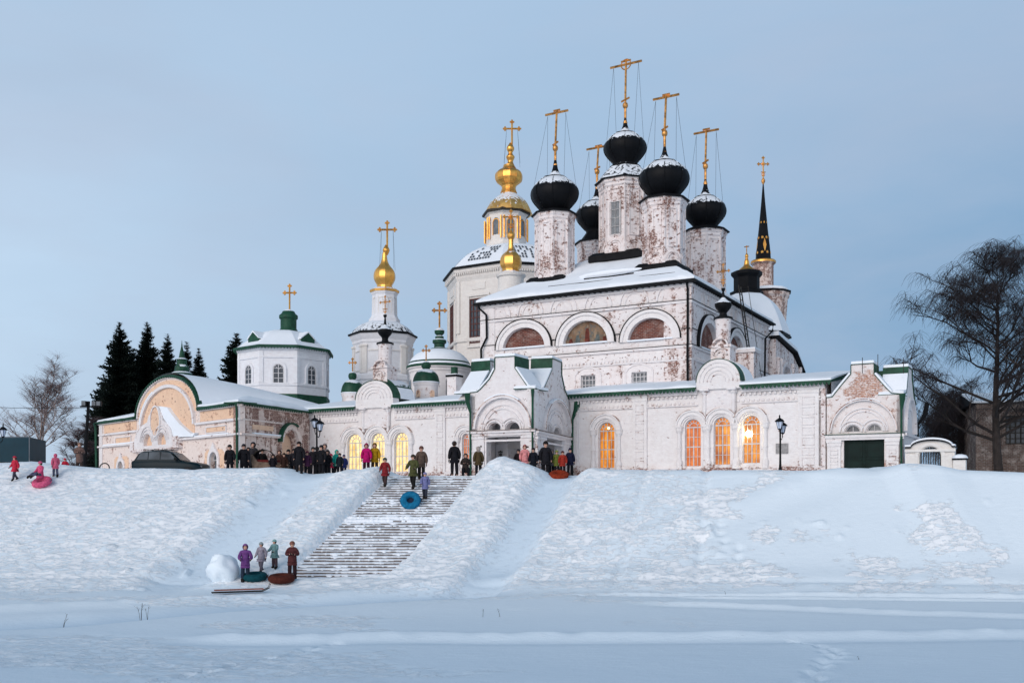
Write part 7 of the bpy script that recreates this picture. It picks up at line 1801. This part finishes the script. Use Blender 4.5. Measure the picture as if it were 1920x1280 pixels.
person('child in a lilac jacket coming down the upper steps', 797, 48.0, on_stair(48.0), 1.3, 175, (.16,.17,.34), (.03,.035,.05), hat=(.2,.19,.34), pose='walk', arms='swing')
person('person in a violet jacket standing by the big snowball', 460, 40.6, on_slope(460, 40.6) - .03, 1.55, 195, (.15,.055,.20), (.02,.03,.05), hood=(.20,.09,.25), arms='out')
person('child in a grey lilac snowsuit between the tubes at the stair foot', 490, 41.6, on_slope(490, 41.6) - .03, 1.3, 160, (.30,.27,.32), (.16,.14,.17), hat=(.22,.26,.27), pose='walk', arms='swing')
person('child in a pale teal jacket at the stair foot', 515, 42.0, on_slope(515, 42.0) - .03, 1.25, 150, (.15,.27,.28), (.09,.06,.07), hat=(.2,.36,.35), arms='out')
person('person in a dark red jacket at the stair foot beside the red tube', 548, 41.2, on_slope(548, 41.2) - .03, 1.6, 190, (.085,.028,.03), (.03,.015,.018), hat=(.20,.09,.07), arms='front')
# sledging tubes
def tube_ring(px, Y, z, r, cl, rim, label, tilt=(0, 0)):
    c = at(px, Y); o = thing('snow_tube', label, 'snow tube', (c[0], c[1], z)); o.rotation_euler = (tilt[0], tilt[1], 0)
    m = MB(); n, q = 28, 12; vs = []; fs = []
    for i in range(n):
        a = 2*math.pi*i/n
        for j in range(q):
            b = 2*math.pi*j/q; rr = r*.66 + r*.34*math.cos(b)*(1 + .03*math.cos(8*a)); vs.append((rr*math.cos(a), rr*math.sin(a), r*.30*math.sin(b) + r*.28))
    for i in range(n):
        for j in range(q): fs.append((i*q + j, ((i+1) % n)*q + j, ((i+1) % n)*q + (j+1) % q, i*q + (j+1) % q))
    m.v = vs; m.f = fs; local_build(m, 'inflated_ring', cloth(cl), o, 60)
    m = MB(); m.lathe((0, 0), [(r*.45, r*.10), (r*.45, r*.18), (.02, r*.16)], 18); local_build(m, 'seat_bottom', cloth(rim), o)
    for s in (-1, 1): m = MB(); m.tube([(s*r*.95, -.12, r*.36), (s*(r + .05), 0, r*.42), (s*r*.95, .12, r*.36)], .018, 5); local_build(m, 'handle', cloth(rim), o)
tube_ring(80, 49.2, on_slope(80, 49.2) + .02, .48, (.60,.10,.20), (.1,.1,.15), 'pink snow tube sliding on the upper left slope', (.5, -.1))
tube_ring(770, 47.6, on_stair(47.6) + .12, .50, (.01,.14,.27), (.02,.03,.06), 'blue snow tube resting on the upper steps', (1.0, 0))
tube_ring(478, 40.9, on_slope(478, 40.9), .52, (.006,.055,.07), (.02,.03,.03), 'dark teal snow tube beside the big snowball', (.12, 0))
tube_ring(528, 40.6, on_slope(528, 40.6), .55, (.075,.02,.014), (.03,.01,.01), 'brownish red snow tube at the foot of the stairs', (.1, 0))
tube_ring(548, 41.9, on_slope(548, 41.9), .42, (.006,.10,.075), (.02,.03,.03), 'small green snow tube behind the red one', (.1, 0))
tube_ring(1048, 49.95, gz(*at(1048, 49.95)) + .0, .50, (.22,.03,.012), (.05,.02,.02), 'orange red snow tube on the crest right of the snow heap', (.35, 0))
tube_ring(909, 50.3, .99, .24, (.22,.01,.06), (.05,.01,.02), 'small crimson snow tube on the snow beside the olive coat', (1.2, .3))
# long flat sledge in the foreground tracks
c = at(452, 38.6); z_ = gz(*c); o = thing('wooden_sledge', 'long low reddish wooden sledge lying below the big snowball', 'sledge', (*c, z_))
m = MB(); f = Fr(c, (.93, .36))
for q in (-.15, .15): m.tube([f.P(-1.1, z_ + .08, q), f.P(.8, z_ + .08, q), f.P(1.05, z_ + .2, q), f.P(1.1, z_ + .36, q)], .02, 5)
m.build('runner', 'iron', o); m = MB()
for k in range(4): m.box(f, -1.0, .85, z_ + .15, z_ + .18, -.18 + k*.095, -.11 + k*.095)
m.build('slats', simple('red_wood', (.28, .10, .07), .7), o)
# big snowball
c = at(420, 41.0); z_ = gz(*c); rs = random.Random(4); m = MB(); vs = []; n, q = 28, 18
for j in range(q + 1):
    th = math.pi*j/q
    for i in range(n):
        a = 2*math.pi*i/n; x, y, zz = math.sin(th)*math.cos(a), math.sin(th)*math.sin(a), math.cos(th)
        r = .62*(1 + .24*(vnoise(np.array([x*2.1 + 5]), np.array([y*2.1 + zz*1.7 + 9]), 6)[0] - .5)*2 + .09*(vnoise(np.array([x*6 + 5]), np.array([y*6 + zz*5 + 9]), 7)[0] - .5)); vs.append((c[0] + r*x*1.03, c[1] + r*y, z_ + .42 + r*zz))
m.v = vs; m.f = [(j*n + i, j*n + (i+1) % n, (j+1)*n + (i+1) % n, (j+1)*n + i) for j in range(q) for i in range(n)]
tag(m.build('snowball', 'snow', None, loc=(*c, z_), smooth=60), 'big rolled ball of snow at the foot of the slope beside the violet jacket', 'snowball')
# dry stalks poking out of the snow
def weed(px, py, hpx, label, n=3, seed=0):
    Y = 30.0
    for _ in range(30): Y = gz(*at(px, Y))*F/(HZ - py)
    c = at(px, Y); z_ = gz(*c); rs = random.Random(seed + px); m = MB(); h = hpx*Y/F
    for k in range(n):
        dx = rs.uniform(-.35, .35)*h; hh = h*rs.uniform(.55, 1)
        pts = [(c[0] + rs.uniform(-.03, .03), c[1], z_ - .08), (c[0] + dx*.4, c[1], z_ + hh*.5), (c[0] + dx, c[1] + .02, z_ + hh)]
        m.tube(pts, [.008, .006, .003], 4)
        for b in range(3):
            f = rs.uniform(.3, .9); p = Vector(pts[1]).lerp(Vector(pts[2]), f); m.tube([p, p + Vector((rs.uniform(-.2, .2)*h, 0, .16*h))], [.004, .002], 3)
    tag(m.build('dry_stalk', 'iron', None, loc=(*c, z_)), label, 'dry weed', 'dry stalks in the snow')
weed(118, 1152, 26, 'short single dry stalk at the left, furthest left of all the stalks', 2, 1)
weed(236 // 2 + 2 + 0, 1152, 1, 'tiny dry stub beside the leftmost stalk', 1, 2) if False else None
weed(264, 1142, 36, 'pair of tall thin dry stalks left of the big snowball', 3, 3); weed(276, 1142, 26, 'shorter dry stalk just right of the tall pair', 2, 4)
weed(905, 1156, 20, 'slanting dry stalk below the right edge of the stairs', 1, 5); weed(938, 1156, 16, 'short upright dry stalk right of the slanting one', 1, 6)
weed(1360, 1117, 9, 'tiny dry stalk at the bank foot below the orange windows', 1, 7); weed(1611, 1236, 9, 'tiny dark stub alone in the smooth foreground snow on the right', 1, 8); weed(1393, 1117, 8, 'tiny dry stub at the bank foot slightly right of the one below the orange windows', 1, 9)

# ================================================================== SKY, SUN, CAMERA
sc = bpy.context.scene
w = bpy.data.worlds.new('World'); sc.world = w; w.use_nodes = True
t = NT(w); bg = t.n['Background']; out = t.n['World Output']
SUN_EL, SUN_AZ = 23.0, 212.0       # degrees; azimuth from +Y clockwise: behind the camera, to its left
sky = t.add('ShaderNodeTexSky'); sky.sky_type = 'NISHITA'; sky.sun_disc = False; sky.sun_elevation = R(SUN_EL); sky.sun_rotation = R(SUN_AZ); sky.ozone_density = 3; sky.dust_density = 2
tc = t.add('ShaderNodeTexCoord').outputs['Generated']
sx = t.add('ShaderNodeSeparateXYZ'); t.link(tc, sx.inputs[0])
# overcast veil: paler to the left and low down, deeper blue to the right
elev = t.add('ShaderNodeMapRange', inp={'From Min': 0.0, 'From Max': .48}); t.link(sx.outputs[2], elev.inputs[0])
az = t.add('ShaderNodeMapRange', inp={'From Min': -.45, 'From Max': .45}); t.link(sx.outputs[0], az.inputs[0])
low = t.mix(az.outputs[0], (.54, .70, .87), (.155, .305, .50)); midc = t.mix(az.outputs[0], (.53, .68, .85), (.225, .38, .57)); high = t.mix(az.outputs[0], (.43, .57, .745), (.375, .53, .72))
e1 = t.ramp(elev.outputs[0], 0.0, .55); e2 = t.ramp(elev.outputs[0], .45, 1.0)
base = t.mix(e2, t.mix(e1, low, midc), high)
cl = t.noise(t.scalev(tc, (1.0, 1.0, 3.0)), 2.6, 7, .55, .3)
base = t.mix(t.math('MULTIPLY', t.ramp(cl, .42, .68), .48), base, (.47, .53, .66))
cl2 = t.noise(t.scalev(tc, (1.2, 1.2, 4.0)), 1.3, 5, .5, .2)
base = t.mix(t.math('MULTIPLY', t.ramp(cl2, .45, .72), .22), base, (.27, .39, .54))
zen = t.add('ShaderNodeMapRange', inp={'From Min': .50, 'From Max': .78}); t.link(sx.outputs[2], zen.inputs[0])
base = t.mix(zen.outputs[0], base, (.065, .165, .27))
# brighter, warmer sky behind the camera where the sun has just gone behind cloud
bk = t.add('ShaderNodeMapRange', inp={'From Min': .1, 'From Max': -.8}); t.link(sx.outputs[1], bk.inputs[0])
lowb = t.add('ShaderNodeMapRange', inp={'From Min': .62, 'From Max': .1}); t.link(sx.outputs[2], lowb.inputs[0])
base = t.mix(t.math('MULTIPLY', bk.outputs[0], lowb.outputs[0]), base, (.86, .87, .92))
nz = t.scalev(sky.outputs[0], (.008, .008, .008))
tot = t.add('ShaderNodeMix', data_type='RGBA', blend_type='ADD'); tot.inputs[0].default_value = 1; t.link(base, tot.inputs[6]); t.link(nz, tot.inputs[7])
t.link(tot.outputs[2], bg.inputs['Color']); bg.inputs['Strength'].default_value = 1.0
sd = bpy.data.lights.new('sun', 'SUN'); sd.energy = 1.75; sd.angle = R(40); sd.color = (1.0, .90, .84)
so = bpy.data.objects.new('sun', sd); col.objects.link(so)
azr = R(SUN_AZ); dirv = Vector((math.sin(azr)*math.cos(R(SUN_EL)), math.cos(azr)*math.cos(R(SUN_EL)), math.sin(R(SUN_EL))))
so.rotation_euler = dirv.to_track_quat('Z', 'Y').to_euler()
cam = bpy.data.cameras.new('camera'); cam.lens = 35; cam.sensor_width = 36; cam.shift_y = (HZ - 640)/1920; cam.clip_end = 3000; cam.clip_start = .5
cam.sensor_fit = 'HORIZONTAL'
co_ = bpy.data.objects.new('camera', cam); col.objects.link(co_); co_.location = (0, 0, 0); co_.rotation_euler = (R(90), 0, 0); sc.camera = co_
sc.view_settings.view_transform = 'Standard'; sc.view_settings.look = 'None'; sc.view_settings.exposure = 0; sc.view_settings.gamma = 1
sc.render.resolution_x = 1024; sc.render.resolution_y = 682
